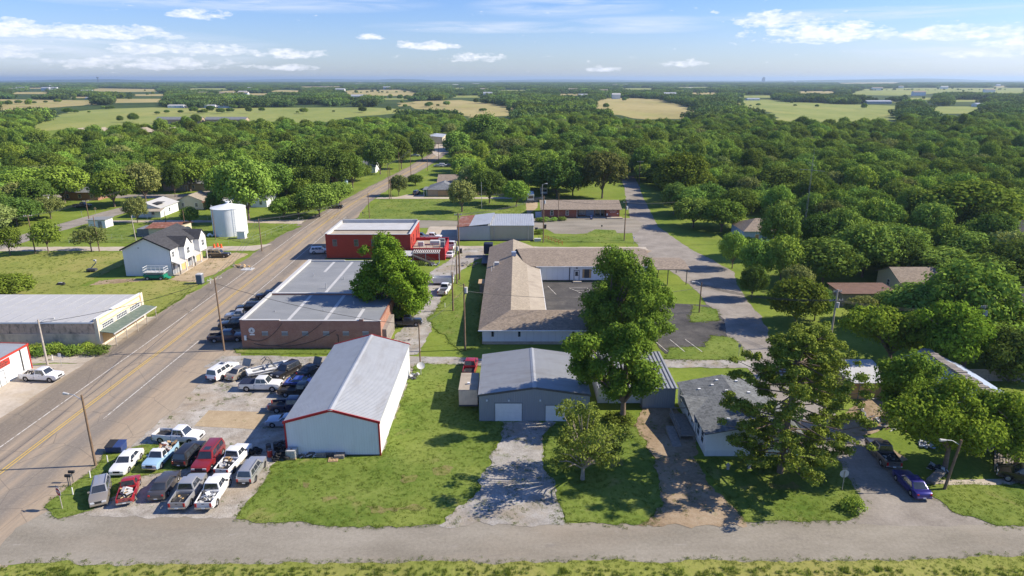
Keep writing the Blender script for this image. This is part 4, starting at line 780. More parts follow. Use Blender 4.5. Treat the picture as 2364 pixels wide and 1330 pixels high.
# 9 church round three sides of a car park
b = Bld('church', 'white church hall with long brown roofs round a dark car park', 'church', 0, 105.5); clear(-6, 22, 104, 114); clear(-6, 6, 104, 164); clear(-6, 38, 139, 160)
b.box('wall', M['panel_white'], -4.9, 20.0, 105.5, 112.6, 0.5, 2.75); b.box('wall', M['panel_white'], -4.9, 5.2, 112.62, 162, 0.5, 2.9); b.box('wall', M['panel_white'], 5.22, 29.8, 142.4, 158.2, 0.3, 3.35)
b.box('stone_base', M['concrete'], -4.95, 20.05, 105.45, 112.65, 0, 0.5); b.box('stone_base', M['concrete'], -4.95, 5.25, 112.7, 162.05, 0, 0.5); b.box('stone_base', M['dark_trim'], 5.28, 29.85, 142.35, 158.25, 0, 0.3)
T = 0.14
mb = MB().slab([(-5.5, 104.8, 2.75), (-0.2, 109.2, 4.75), (0.3, 162.6, 4.75), (-5.5, 162.6, 2.75)], T); r_ = b.part('roof', mb, M['shingle_brown'])
mb = MB().slab([(-5.5, 104.8, 2.752), (20.4, 104.8, 2.752), (20.4, 109.2, 4.752), (-0.2, 109.2, 4.752)], T).slab([(-0.2, 109.2, 4.75), (20.4, 109.2, 4.75), (20.4, 113.2, 2.95), (3.0, 113.2, 2.95)], T); b.part('roof', mb, M['shingle_brown'])
mb = MB().slab([(-0.2, 109.2, 4.745), (3.2, 110.8, 3.65), (3.2, 152, 3.65), (0.3, 162.6, 4.745)], T); b.part('roof', mb, M['shingle_tan'])
mb = MB().slab([(3.2, 110.8, 3.648), (6.0, 113.0, 2.95), (6.0, 142.5, 2.95), (3.2, 147, 3.648)], T); b.part('porch_roof', mb, M['felt_tan'])
mb = MB().slab([(3.0, 142.0, 3.45), (30.3, 142.0, 3.45), (30.3, 150.6, 5.1), (1.2, 150.6, 5.1)], T).slab([(1.2, 150.6, 5.1), (30.3, 150.6, 5.1), (30.3, 159, 3.4), (0.5, 159, 3.4)], T); b.part('roof', mb, M['shingle_brown'])
mb = MB().slab([(0.3, 155, 4.74), (5.5, 155, 2.8), (5.5, 162.6, 2.8), (0.3, 162.6, 4.74)], T); b.part('roof', mb, M['shingle_tan'])
b.part('gable_end', MB().prism([(29.85, 142.4, 3.35), (29.85, 158.2, 3.35), (29.85, 150.6, 4.9)], (0.1, 0, 0)), M['panel_white'])
mb = MB().box(-5.55, 20.4, 104.68, 104.79, 2.56, 2.74).box(5.2, 30.3, 141.88, 141.99, 3.26, 3.44).box(6.0, 6.1, 113.2, 142, 2.78, 2.94); b.part('gutter', mb, M['white_paint'])
mb = MB().box(12.4, 12.55, 105.4, 105.5, 0, 2.6).box(5.4, 5.55, 142.3, 142.4, 0.3, 3.4).box(12.4, 12.55, 142.3, 142.4, 0.3, 3.4).box(20.2, 20.35, 142.3, 142.4, 0.3, 3.4); b.part('downspout', mb, M['black_trim'])
f = Face('S', 105.5)
for c in (-3.2, 1.2, 10.1, 16.8):
    mb = MB(); f.box(mb, c - 0.26, c + 0.26, -0.02, 0.06, 1.3, 2.15); mb.cyl((c, 105.52, 2.15), (c, 105.44, 2.15), 0.26, n=18); o = b.part('arched_window', mb, M['white_paint'])
    mb = MB(); f.box(mb, c - 0.2, c + 0.2, -0.02, 0.08, 1.36, 2.15); mb.cyl((c, 105.52, 2.15), (c, 105.42, 2.15), 0.2, n=18); b.part('pane', mb, M['window_glass'], o)
f = Face('S', 142.4); b.door(f, 14.0, 1.0, 2.1, M['white_paint'], M['black_trim'], z0=0.3, glass=True); b.win(f, 16.2, 0.9, 0.9, 1.7, M['black_trim'], grid=(2, 3))
for c in (15.45, 16.95): m_ = MB(); f.box(m_, c - 0.2, c + 0.2, 0, 0.06, 0.8, 2.7); b.part('shutter', m_, M['wood'])
b.box('door_step', M['concrete'], 13.2, 15.0, 141.0, 142.3, 0, 0.3)
m_ = MB(); f.box(m_, 13.8, 14.2, 0, 0.2, 2.9, 3.15); b.part('wall_lamp', m_, M['black_trim'])
mb = MB().slab([(30.6, 139.4, 3.5), (37.7, 139.4, 3.5), (37.7, 144.4, 4.1), (30.6, 144.4, 4.1)], 0.16).slab([(30.6, 144.4, 4.1), (37.7, 144.4, 4.1), (37.7, 149.4, 3.5), (30.6, 149.4, 3.5)], 0.16); c_ = b.part('canopy', mb, M['shingle_brown'])
for xx in (33.2, 37.2):
    for yy in (139.8, 149): b.part('post', MB().cyl((xx, yy, 0), (xx, yy, 3.4), 0.09), M['dark_trim'], c_)
for (xx, yy, zz, m_, h_) in ((0.4, 146.5, 4.7, 'blue_sheet', 0.9), (-3.3, 143.2, 3.5, 'felt_light', 0.6)): b.box('chimney', M[m_], xx - 0.5, xx + 0.5, yy - 0.5, yy + 0.5, zz, zz + h_)
mb = MB().cyl((-3.9, 141, 3.2), (-3.9, 141, 4.5), 0.05).cyl((-4.3, 139, 3), (-4.3, 139, 4.2), 0.05); b.part('vent_pipe', mb, M['white_paint'])
b.box('side_porch', M['grey_wood'], -6.6, -5.0, 133.5, 136.0, 0, 2.1); b.box('side_porch_roof', M['pallet'], -6.9, -4.9, 133.2, 136.3, 2.1, 2.25)
b.box('air_conditioner', M['felt_light'], 12.7, 13.9, 104.2, 105.2, 0, 1.2); b.box('electric_cabinet', M['grey_trim'], 11.4, 12.2, 104.9, 105.4, 0, 1.4)
# 10 duplex under construction
b = Bld('duplex', 'tall white duplex with dark roof, two gabled bays and unfinished garage doors', 'house', -80.8, 146.6); clear(-88, -73, 146, 163)
X0, X1, Y0, Y1 = -86.1, -75.6, 146.6, 161.8
b.part('wall', gable_walls(X0, X1, Y0, Y1, 6.1, 8.7), M['siding_white']); b.part('roof', gable_roof(X0, X1, Y0, Y1, 6.1, 8.7, ov=0.35), M['shingle_char'])
t_ = MB()
for (xa, za, xb, zb) in ((X0 - 0.4, 5.78, -80.85, 8.5), (-80.85, 8.5, X1 + 0.4, 5.78)): t_.hexa([(xa, Y0 - 0.42, za), (xb, Y0 - 0.42, zb), (xb, Y0 - 0.36, zb), (xa, Y0 - 0.36, za), (xa, Y0 - 0.42, za + 0.34), (xb, Y0 - 0.42, zb + 0.34), (xb, Y0 - 0.36, zb + 0.34), (xa, Y0 - 0.36, za + 0.34)])
b.part('rake_board', t_, M['black_trim']); b.box('corner_trim', M['black_trim'], X1 - 0.1, X1 + 0.02, Y0 - 0.03, Y0 + 0.05, 0, 6.0); b.box('foundation', M['concrete'], X0 - 0.05, X1 + 1.3, Y0 + 0.02, Y1, -0.05, 0.22)
f = Face('E', X1)
for (ya, yb, ga) in ((150.6, 154.0, 1), (158.2, 161.8, 1)):
    c = (ya + yb) / 2
    o = b.part('bay', MB().prism([(X1 - 0.02, ya, 2.75), (X1 - 0.02, yb, 2.75), (X1 - 0.02, yb, 6.0), (X1 - 0.02, c, 7.7), (X1 - 0.02, ya, 6.0)], (1.3, 0, 0)), M['white_paint'])
    mb = MB().slab([(X1 + 1.5, ya - 0.25, 5.87), (X1 + 1.5, c, 7.88), (X1 - 4.4, c, 7.88), (X1 - 0.9, ya - 0.25, 5.87)], 0.1).slab([(X1 + 1.5, yb + 0.25, 5.87), (X1 + 1.5, c, 7.88), (X1 - 4.4, c, 7.88), (X1 - 0.9, yb + 0.25, 5.87)], 0.1); b.part('bay_roof', mb, M['shingle_char'], o)
    b.win(Face('E', X1 + 1.28), c, 3.9, 1.2, 1.35, M['white_paint'], grid=(2, 2))
    b.box('garage_door', M['raw_wood'], X1, X1 + 0.06, ya + 0.25, yb - 0.25, 0.2, 2.6); b.box('bay_post', M['white_paint'], X1 + 1.1, X1 + 1.28, yb - 0.18, yb, 0.2, 2.75); b.box('bay_post', M['white_paint'], X1 + 1.1, X1 + 1.28, ya, ya + 0.18, 0.2, 2.75)
for (ya, yb) in ((146.75, 150.3), (154.2, 157.9)):
    b.win(f, ya + 1.0, 4.1, 0.95, 1.2, M['white_paint'], grid=(2, 2)); b.box('grey_panel', M['felt_light'], X1, X1 + 0.05, yb - 1.5, yb - 0.1, 2.9, 6.0)
    o = b.part('porch_roof', MB().slab([(X1 + 0.02, ya, 3.25), (X1 + 0.02, yb - 0.1, 3.25), (X1 + 1.7, yb - 0.1, 2.6), (X1 + 1.7, ya, 2.6)], 0.12), M['membrane']); b.part('post', MB().box(X1 + 1.5, X1 + 1.62, ya + 0.1, ya + 0.22, 0.2, 2.5), M['black_trim'], o)
    b.box('entry_wall', M['grey_trim'], X1, X1 + 0.05, ya + 0.2, yb - 0.2, 0.2, 2.6); b.door(Face('E', X1 + 0.05), ya + 1.6, 0.95, 2.1, M['grey_trim'], M['white_paint'], z0=0.22); b.box('permit_sheet', M['white_paint'], X1 + 0.1, X1 + 0.12, ya + 1.2, ya + 2.0, 1.4, 2.2)
b.box('rear_porch_roof', M['shingle_char'], X0 - 1.4, X0, 150.5, 156, 2.5, 2.65); b.box('wall_vent', M['grey_trim'], -82.6, -82.3, Y0 - 0.05, Y0, 6.3, 6.5)
# 11 water tank
b = Bld('water_tank', 'large white steel water tank with ladder behind the duplex', 'tank', -79.8, 190); clear(-85, -75, 185, 195)
b.part('shell', MB().cyl((-79.8, 190, 0), (-79.8, 190, 7.7), 4.6, n=64, cap=False), M['white_tank'], smooth=True); b.part('roof', MB().cyl((-79.8, 190, 7.7), (-79.8, 190, 8.75), 4.72, 0.45, n=64), M['white_tank'])
b.part('vent', MB().cyl((-79.8, 190, 8.7), (-79.8, 190, 9.2), 0.42, n=16).cyl((-79.8, 190, 9.2), (-79.8, 190, 9.32), 0.62, n=16), M['white_tank'])
for ang, z0 in ((-2.25, 2.5), (-0.9, 0.3)):
    mb = MB(); ca, sa = math.cos(ang), math.sin(ang); px_, py_ = -79.8 + 4.75 * ca, 190 + 4.75 * sa; tx, ty = -sa * 0.25, ca * 0.25
    for sg in (-1, 1): mb.cyl((px_ + tx * sg, py_ + ty * sg, z0), (px_ + tx * sg, py_ + ty * sg, 8.9), 0.04, n=6)
    for i in range(14): zz = z0 + 0.3 + i * (8.4 - z0) / 14; mb.cyl((px_ - tx, py_ - ty, zz), (px_ + tx, py_ + ty, zz), 0.025, n=5)
    b.part('ladder', mb, M['white_tank'])
b.part('inlet_pipe', MB().tube([(-83.6, 186.6, 0.2), (-84.2, 186.0, 0.9), (-84.6, 185.6, 0.3)], 0.28, 10), M['white_tank']); b.part('manhole', MB().cyl((-80.9, 185.6, 0.6), (-80.9, 185.3, 0.6), 0.45, n=18), M['white_tank'])
b = Bld('pump_cabinet', 'small grey white equipment cabinet beside the water tank', 'cabinet', -74.4, 184); b.box('body', M['panel_white'], -75.4, -73.3, 183.2, 184.8, 0.15, 2.0, bevel=0.03); b.box('lid', M['felt_light'], -75.5, -73.2, 183.1, 184.9, 2.0, 2.08); b.box('plinth', M['concrete'], -75.6, -73.1, 183.0, 185.0, 0, 0.15)
# 12 old storefront
b = Bld('old_storefront', 'old cream storefront with white flat roof and green porch awning on posts', 'building', -78, 104.5); clear(-95, -66, 104, 119)
b.box('wall', M['old_stucco'], -95, -68.0, 104.5, 118.6, 0, 2.2); b.box('upper_wall', M['stained_block'], -95, -68.0, 104.47, 118.63, 2.2, 4.15)
b.box('ledge', M['old_stucco'], -95, -68, 104.38, 104.47, 2.1, 2.25); b.part('roof', MB().slab([(-95.2, 104.25, 4.3), (-67.9, 104.25, 4.3), (-67.9, 118.8, 4.45), (-95.2, 118.8, 4.45)], 0.14), M['membrane'])
mb = MB(); a = -94
while a < -69: mb.box(a, a + 0.05, 104.3, 118.7, 4.43, 4.47); a += 2.4
b.part('roof_seam', mb, M['galv_roof']); b.box('fascia', M['white_paint'], -95.2, -68.1, 104.2, 104.25, 4.05, 4.32)
b.part('parapet', MB().prism([(-68.0, 104.4, 0), (-68.0, 118.7, 0), (-68.0, 118.7, 4.75), (-68.0, 114.3, 4.75), (-68.0, 114.3, 4.95), (-68.0, 109.2, 4.95), (-68.0, 109.2, 4.75), (-68.0, 104.4, 4.75)], (0.45, 0, 0)), M['cream_stucco'])
f = Face('E', -67.55)
for c in (104.75, 118.4): m_ = MB(); f.box(m_, c - 0.35, c + 0.35, 0, 0.12, 0, 4.9); b.part('pilaster', m_, M['cream_stucco'])
mb = MB(); f.box(mb, 105.2, 118.0, 0, 0.08, 4.42, 4.52); f.box(mb, 105.2, 118.0, 0, 0.08, 3.58, 3.68); f.box(mb, 105.2, 105.32, 0, 0.08, 3.68, 4.42); f.box(mb, 117.88, 118.0, 0, 0.08, 3.68, 4.42); b.part('cornice', mb, M['ochre'])
mb = MB(); f.box(mb, 104.4, 118.7, -0.45, 0.1, 4.75, 4.81); f.box(mb, 109.1, 114.4, -0.45, 0.1, 4.95, 5.01); b.part('coping', mb, M['white_paint'])
for c in (107.3, 111.6, 115.8): b.win(f, c, 2.72, 3.0, 0.72, M['white_paint'], grid=(6, 2), fw=0.07); m_ = MB(); f.box(m_, c + 1.65, c + 1.95, 0.0, 0.06, 2.62, 3.5); b.part('vent_panel', m_, M['felt_light'])
a_ = b.part('awning', MB().slab([(-67.5, 104.6, 2.62), (-67.5, 118.4, 2.62), (-65.1, 118.4, 2.3), (-65.1, 104.6, 2.3)], 0.1), M['tarp_green']); mb = MB().box(-65.15, -65.0, 104.5, 118.5, 2.1, 2.26); b.part('awning_beam', mb, M['felt_light'], a_)
for yy in (104.9, 108.2, 111.6, 114.8, 118.1): b.part('post', MB().cyl((-65.15, yy, 0), (-65.15, yy, 2.15), 0.07), M['pole_pale'], a_)
m_ = MB(); f.box(m_, 105.4, 118, 0, 0.03, 0.3, 1.9); b.part('shopfront', m_, M['ochre']); b.door(f, 111.6, 1.2, 2.1, M['wood'], M['white_paint']); m_ = MB(); f.box(m_, 105.2, 118.2, 0, 0.2, 0, 0.3); b.part('step', m_, M['cream_stucco'])
# 13 white metal shop with red sign
b = Bld('sign_shop', 'white metal shop with red trim and a red wall sign at the left edge', 'building', -78, 86); clear(-90, -72, 76, 96)
b.box('wall', M['white_rib'], -90, -72.9, 76, 95.6, 0, 3.9); b.part('roof', MB().slab([(-90, 75.9, 4.5), (-72.8, 75.9, 3.98), (-72.8, 95.7, 3.98), (-90, 95.7, 4.5)], 0.1), M['grey_roof'])
b.box('trim_board', M['red_paint'], -72.82, -72.7, 75.9, 95.75, 3.78, 4.06); mb = MB().hexa([(-90, 95.66, 4.3), (-72.7, 95.66, 3.78), (-72.7, 95.78, 3.78), (-90, 95.78, 4.3), (-90, 95.66, 4.58), (-72.7, 95.66, 4.06), (-72.7, 95.78, 4.06), (-90, 95.78, 4.58)]); b.part('trim_board', mb, M['red_paint'])
for yy in (95.48, 93.8): b.box('downspout' if yy < 95 else 'corner_trim', M['red_paint'] if yy > 95 else M['dark_trim'], -72.9, -72.78, yy, yy + 0.16, 0, 3.9)
f = Face('E', -72.9); m_ = MB(); f.box(m_, 88.7, 91.6, 0, 0.08, 2.55, 3.55); s_ = b.part('sign', m_, M['red_paint'])
mb = MB()
for zz, spans in ((3.32, ((89.6, 89.95), (90.05, 90.15), (90.35, 90.6))), (3.05, ((89.1, 89.9), (89.97, 90.5), (90.57, 91.2))), (2.76, ((89.1, 89.7), (89.78, 90.3), (90.38, 90.9)))):
    for a0, a1 in spans:
        a = a0
        while a < a1 - 0.05: f.box(mb, a, a + 0.075, 0.08, 0.09, zz - 0.08, zz + 0.08); a += 0.1
b.part('lettering', mb, M['dark_trim'], s_)
b.door(f, 89.6, 0.95, 2.1, M['white_paint'], M['grey_trim']); b.win(f, 92.3, 1.2, 1.1, 1.1, M['felt_light'], M['white_paint'], grid=(2, 2), fw=0.05)
# ------------- small and background houses
def house(name, label, x0, x1, y0, y1, eave, ridge, wall, roof, axis='X', ov=0.4, wins=2, doorx=None, cat='house', chim=False, group=None, hip=0.0, garage=None):
    b = Bld(name, label, cat, (x0 + x1) / 2, y0, group); clear(x0, x1, y0 - 2, y1, 0.5)
    if hip:
        b.box('wall', M[wall], x0, x1, y0, y1, 0, eave); o_ = ov; zx = eave + 0.02
        if axis == 'X':
            c = (y0 + y1) / 2; A, B_, C_, D = (x0 - o_, y0 - o_, zx), (x1 + o_, y0 - o_, zx), (x1 + o_, y1 + o_, zx), (x0 - o_, y1 + o_, zx); p, q = (x0 + hip, c, ridge), (x1 - hip, c, ridge)
            fs = [(A, B_, q, p), (B_, C_, q), (C_, D, p, q), (D, A, p)]
        else:
            c = (x0 + x1) / 2; A, B_, C_, D = (x0 - o_, y0 - o_, zx), (x1 + o_, y0 - o_, zx), (x1 + o_, y1 + o_, zx), (x0 - o_, y1 + o_, zx); p, q = (c, y0 + hip, ridge), (c, y1 - hip, ridge)
            fs = [(A, B_, p), (B_, C_, q, p), (C_, D, q), (D, A, p, q)]
        mb = MB()
        for f_ in fs: mb.poly(f_)
        mb.poly([D, C_, B_, A]); b.part('roof', mb, M[roof])
    else:
        b.part('wall', gable_walls(x0, x1, y0, y1, eave, ridge, axis), M[wall]); b.part('roof', gable_roof(x0, x1, y0, y1, eave, ridge, axis, ov=ov), M[roof])
    f = Face('S', y0); n = wins
    for i in range(n):
        c = x0 + (x1 - x0) * (i + 0.5) / n
        if doorx is None or abs(c - doorx) > 1.2: b.win(f, c, 0.95, 0.9, 1.2, grid=(1, 2))
    if doorx is not None: b.door(f, doorx, 0.95, 2.05, M['wood'], M['white_paint'])
    if garage: b.overhead(f, garage[0], garage[1], 2.2, M[garage[2]])
    fe = Face('E', x1); fw_ = Face('W', x0)
    b.win(fe, (y0 + y1) / 2, 0.95, 0.9, 1.2); b.win(fw_, (y0 + y1) / 2, 0.95, 0.9, 1.2)
    if chim: b.box('chimney', M['brick_brown'], x0 + 2, x0 + 2.7, (y0 + y1) / 2 - 0.3, (y0 + y1) / 2 + 0.4, ridge - 0.6, ridge + 0.8)
    return b
H = house
b = H('white_cottage', 'white gabled cottage with tarred low roof left of the water tank', -121, -111.5, 214, 226, 3.0, 4.6, 'siding_white', 'membrane', 'Y', wins=2)
b.part('porch_roof', MB().slab([(-114.6, 211, 2.5), (-110, 211, 2.5), (-110, 214.2, 3.0), (-114.6, 214.2, 3.0)], 0.12), M['felt_tan'])
for xx in (-114.4, -110.2): b.part('porch_post', MB().cyl((xx, 211.2, 0), (xx, 211.2, 2.4), 0.07), M['white_paint'])
b.box('roof_patch', M['shingle_char'], -115.6, -112.2, 215.5, 219.5, 4.15, 4.22)
b = H('patched_house', 'house with tan and rusty patched roofs behind the white cottage', -113, -104, 228, 237, 3.0, 4.8, 'siding_cream', 'shingle_tan', 'Y', wins=2); b.part('rusty_lean_to', MB().slab([(-104, 226.5, 2.7), (-99.5, 226.5, 2.4), (-99.5, 235, 2.4), (-104, 235, 2.9)], 0.1), M['rust_roof']); b.box('trailer_wing', M['felt_light'], -99.3, -94.5, 228, 233, 0, 2.9)
b = Bld('rusty_shed', 'cream shed with sagging rusty red metal roof behind the duplex', 'shed', -97, 186); clear(-102, -92, 184, 194)
b.box('wall', M['siding_cream'], -101, -92.2, 186, 193, 0, 2.6); b.part('roof', MB().slab([(-101.6, 185.3, 2.55), (-91.8, 185.3, 2.75), (-92.6, 189.5, 3.6), (-101.2, 189.5, 3.45)], 0.08).slab([(-101.2, 189.5, 3.45), (-92.6, 189.5, 3.6), (-91.8, 193.6, 2.7), (-101.6, 193.6, 2.6)], 0.08), M['rust_roof']); b.win(Face('E', -92.2), 188.4, 1.0, 1.0, 1.0); b.box('lean_to', M['shingle_slate'], -104.4, -101.1, 186.2, 191.5, 0, 2.2)
b = Bld('utility_hut', 'small white utility hut with flat roof among the poles', 'shed', -122, 198); clear(-125, -119, 196, 202); b.box('wall', M['siding_white'], -124.6, -119.6, 197.5, 201.5, 0, 2.4); b.part('roof', MB().slab([(-125, 197.1, 2.55), (-119.2, 197.1, 2.65), (-119.2, 201.9, 2.75), (-125, 201.9, 2.6)], 0.12), M['felt']); b.door(Face('S', 197.5), -121.2, 0.9, 2.0, M['grey_trim'])
H('slate_roof_house', 'dark brick house with slate grey roof left of the white cottage', -163, -150, 246, 256, 2.9, 5.2, 'brick_brown', 'shingle_slate', 'X', wins=3, hip=4)
H('tan_brick_house', 'tan brick ranch house with grey roof behind the curve of the west street', -137, -118, 268, 278, 2.9, 5.0, 'brick_tan', 'shingle_slate', 'X', wins=4, doorx=-128, hip=3.5)
H('edge_house', 'sunlit tan house with grey brown hip roof at the left edge', -182, -170, 226, 238, 2.8, 4.8, 'siding_cream', 'shingle_brown', 'X', wins=2, hip=4)
H('hedge_house', 'grey roofed house hidden behind bushes left of the highway', -96, -84, 232, 242, 2.8, 4.6, 'siding_white', 'shingle_slate', 'X', wins=3, hip=3.5)
H('shaded_house', 'charcoal roofed house in tree shade left of the highway', -80.5, -66.5, 268, 277, 2.8, 4.8, 'siding_blue', 'shingle_char', 'X', wins=3)
b = H('garage_house', 'ranch house with blue grey garage roof and wooden doors right of the highway', -31.5, -20, 254.5, 266, 2.6, 4.9, 'brick_tan', 'shingle_slate', 'Y', wins=0, garage=(-25.2, 5.2, 'wood'), hip=3.2)
b.part('rear_roof', gable_roof(-29, -12.5, 266, 281, 3.0, 5.6, 'X', ov=0.4), M['shingle_brown']); b.box('rear_wall', M['brick_tan'], -28.6, -12.9, 266.3, 280.7, 0, 3.0)
for xx in (-33.0, -31.9): b.part('porch_post', MB().cyl((xx, 255, 0), (xx, 255, 2.5), 0.1), M['white_paint'])
b.part('porch_roof', MB().slab([(-33.4, 254.2, 2.62), (-31.2, 254.2, 2.62), (-31.2, 262, 2.62), (-33.4, 262, 2.62)], 0.12), M['shingle_slate'])
H('long_brown_house', 'long brown roofed house among trees beyond the garage house', -18, 4, 352, 364, 3.0, 6.2, 'brick_tan', 'shingle_brown', 'X', wins=4)
H('brown_roof_house', 'brown roofed house peeking over trees behind the post office', 30, 48, 372, 382, 3.2, 6.0, 'brick_tan', 'shingle_tan', 'X', wins=3)
H('tan_warehouse', 'tan warehouse with grey flat roof at the far end of the highway', -60, -47, 470, 496, 4.6, 5.2, 'siding_cream', 'galv_roof', 'Y', wins=0, cat='building')
H('white_porch_house', 'white porched house under trees left of the highway bend', -74, -64, 322, 331, 3.0, 5.0, 'siding_white', 'shingle_slate', 'X', wins=2, doorx=-69)
H('brown_hip_house', 'grey house with brown hip roof right of the side street', 62.5, 74, 180, 191, 2.9, 5.4, 'siding_blue', 'shingle_brown', 'X', wins=2, hip=4.5, doorx=66)
H('dark_roof_cabin', 'house with charcoal gable roof beyond the brown hip roof', 66, 75, 226, 236, 3.0, 5.8, 'siding_blue', 'shingle_char', 'Y', wins=2)
H('grey_gable_house', 'small grey gabled house between trees behind the radio mast', 108, 117, 226, 235, 3.2, 5.2, 'siding_white', 'shingle_brown', 'X', wins=2)
H('cream_house', 'cream cottage with rusty brown roof under large trees', 78.5, 91, 132, 141, 2.8, 4.7, 'siding_cream', 'shingle_brown', 'X', wins=2, doorx=85)
b = Bld('flat_roof_shed', 'low shed with flat reddish brown roof behind the tree hedge', 'shed', 68, 127); clear(63, 75, 120, 132); b.box('wall', M['grey_wood'], 63.5, 74, 125, 131, 0, 2.6); b.part('roof', MB().slab([(63.2, 124.6, 2.75), (74.4, 124.6, 2.75), (74.4, 131.4, 2.95), (63.2, 131.4, 2.95)], 0.12), M['roof_brown']); b.part('vent_pipe', MB().cyl((71.5, 126, 2.7), (71.5, 126, 3.5), 0.07), M['steel']); b.door(Face('S', 125), 66, 0.9, 2.0, M['wood'])
b = H('red_barn_house', 'dark roofed house with red gable end at the right edge', 88, 100, 117, 125, 3.2, 5.2, 'red_paint', 'shingle_char', 'X', wins=2)
H('dark_long_roof', 'long dark roof between trees at the right edge', 128, 150, 178, 188, 3.0, 5.2, 'grey_wood', 'shingle_char', 'X', wins=3)
H('brown_peak_house', 'house with small brown roof peak among the right hand trees', 113, 124, 296, 305, 3.2, 6.4, 'brick_tan', 'shingle_tan', 'Y', wins=2)
H('hidden_cottage', 'grey house with twin roof peaks deep among the trees', 70, 80, 366, 376, 3.2, 6.6, 'siding_white', 'shingle_brown', 'Y', wins=2)
b = Bld('wooden_shed', 'honey coloured wooden shed with white felted roof near the right street', 'shed', 49, 87); clear(45, 53, 83, 93); b.box('wall', M['wood'], 46.3, 51.6, 85.2, 91.0, 0, 2.5); b.part('roof', MB().slab([(45.9, 84.9, 2.55), (52.0, 84.9, 2.55), (52.0, 91.3, 3.3), (45.9, 91.3, 3.3)], 0.1), M['felt_light']); b.door(Face('S', 85.2), 48.2, 1.4, 2.0, M['raw_wood']); b.door(Face('W', 46.3), 88, 1.6, 2.0, M['raw_wood'])
b = Bld('blue_house', 'pale blue house with weathered shingle roof half hidden by lime green trees', 'house', 58, 74); clear(52, 66, 70, 92)
b.part('wall', gable_walls(53.5, 64, 73.5, 90, 2.9, 5.3), M['siding_blue']); b.part('roof', gable_roof(53.5, 64, 73.5, 90, 2.9, 5.3, ov=0.35), M['blue_sheet'])
mb = MB(); rnd = random.Random(5)
for i in range(30): yy = 73.2 + i * 0.56; mb.box(58.3 - 0.5, 58.9 + 0.3 * rnd.random(), yy, yy + 0.45, 5.35, 5.55 + 0.12 * rnd.random())
b.part('torn_ridge', mb, M['grey_wood']); f = Face('S', 73.5); b.win(f, 56, 1.0, 1.0, 1.4); b.win(f, 61.5, 1.0, 1.4, 1.4); b.door(f, 58.6, 0.95, 2.05, M['white_paint'])
b.box('porch_deck', M['grey_wood'], 53, 64.4, 71.4, 73.4, 0.1, 0.35); b.part('porch_roof', MB().slab([(52.8, 71.0, 2.5), (64.6, 71.0, 2.5), (64.6, 73.6, 2.9), (52.8, 73.6, 2.9)], 0.1), M['shingle_slate'])
for xx in (53.2, 57, 60.5, 64): b.part('porch_post', MB().cyl((xx, 71.3, 0.3), (xx, 71.3, 2.45), 0.07), M['white_paint'])
# far buildings
for q_, (xx, lb) in enumerate(((-316, 'leftmost'), (-303.5, 'second from left'))): H('gabled_townhouse', 'tan gabled townhouse before the pasture, %s of its row' % lb, xx, xx + 11, 500, 512, 5.0, 8.4, 'siding_cream', 'shingle_tan', 'Y', wins=2, group='tan townhouses before the pasture')
b = H('gabled_townhouse', 'pale townhouse with steep white trimmed gables before the pasture', -268, -252, 486, 498, 5.6, 9.4, 'siding_cream', 'shingle_tan', 'Y', wins=2); b2 = H('twin_gable_house', 'second pale gabled townhouse right of the steep gabled one', -250, -234, 490, 502, 5.6, 9.2, 'siding_cream', 'shingle_tan', 'Y', wins=2)
H('townhouse_annex', 'dark walled long house below the townhouses', -250, -226, 452, 462, 3.2, 6.0, 'brick_brown', 'shingle_tan', 'X', wins=3)
H('grey_pavilion', 'pale grey house at the left edge near the gravel street', -352, -330, 470, 484, 3.2, 6.0, 'siding_white', 'shingle_slate', 'X', wins=3)
H('tin_roof_yard', 'low workshop with tan tin roofs at the left edge', -292, -262, 400, 412, 3.0, 4.6, 'siding_cream', 'rust_roof', 'X', wins=3)
H('white_fence_house', 'white low house below the townhouses', -252, -236, 426, 434, 2.8, 4.2, 'siding_white', 'galv_roof', 'X', wins=2)
H('long_apartment_block', 'long two storey brown apartment block before the pasture', -350, -306, 690, 700, 4.2, 6.4, 'brick_tan', 'shingle_slate', 'X', wins=8, cat='building'); H('apartment_block', 'second brown apartment block right of the long one', -302, -262, 690, 700, 4.2, 6.4, 'brick_tan', 'shingle_slate', 'X', wins=6, cat='building')
for i, (x, y, wd, nm, lb) in enumerate(((405, 249, 24, 'white_barn', 'white barn with porch on the far side of the pasture, leftmost'), (437, 246, 18, 'far_white_house', 'small white house at the pasture rim beside the leftmost barn'), (480, 249, 20, 'far_white_house', 'small white house in the middle of the pasture rim row'), (520, 249, 22, 'tan_barn', 'tan barn toward the right end of the pasture rim row'), (572, 245, 40, 'long_stable', 'long pale stable at the right end of the pasture rim row'), (644, 245, 26, 'grey_roof_barn', 'grey roofed barn near the pasture behind the highway trees'),
        (1955, 236, 60, 'long_grey_barn', 'long grey barn at the far edge of the right pasture'), (2030, 240, 44, 'low_grey_barn', 'low grey barn right of the long one by the right pasture'), (2295, 247, 56, 'arena_barn', 'wide pale roofed arena barn at the far right'), (210, 229, 26, 'far_white_house', 'white house behind the left hay field'), (705, 208, 24, 'far_farm', 'far farmhouse left of the tan strip field'), (1740, 232, 26, 'far_farm', 'far farmhouse behind the right pasture with trees'))):
    X, Y = G(x, y); h_ = 4.5 if wd < 30 else 6.0
    H(nm, lb, X - wd / 2, X + wd / 2, Y, Y + 14, h_ * 0.7, h_, 'siding_white' if i not in (6, 7) else 'blue_grey_rib', 'galv_roof' if i % 3 else 'membrane', 'X', wins=3, cat='barn' if 'barn' in nm or 'stable' in nm else 'house')
rf_ = random.Random(3)
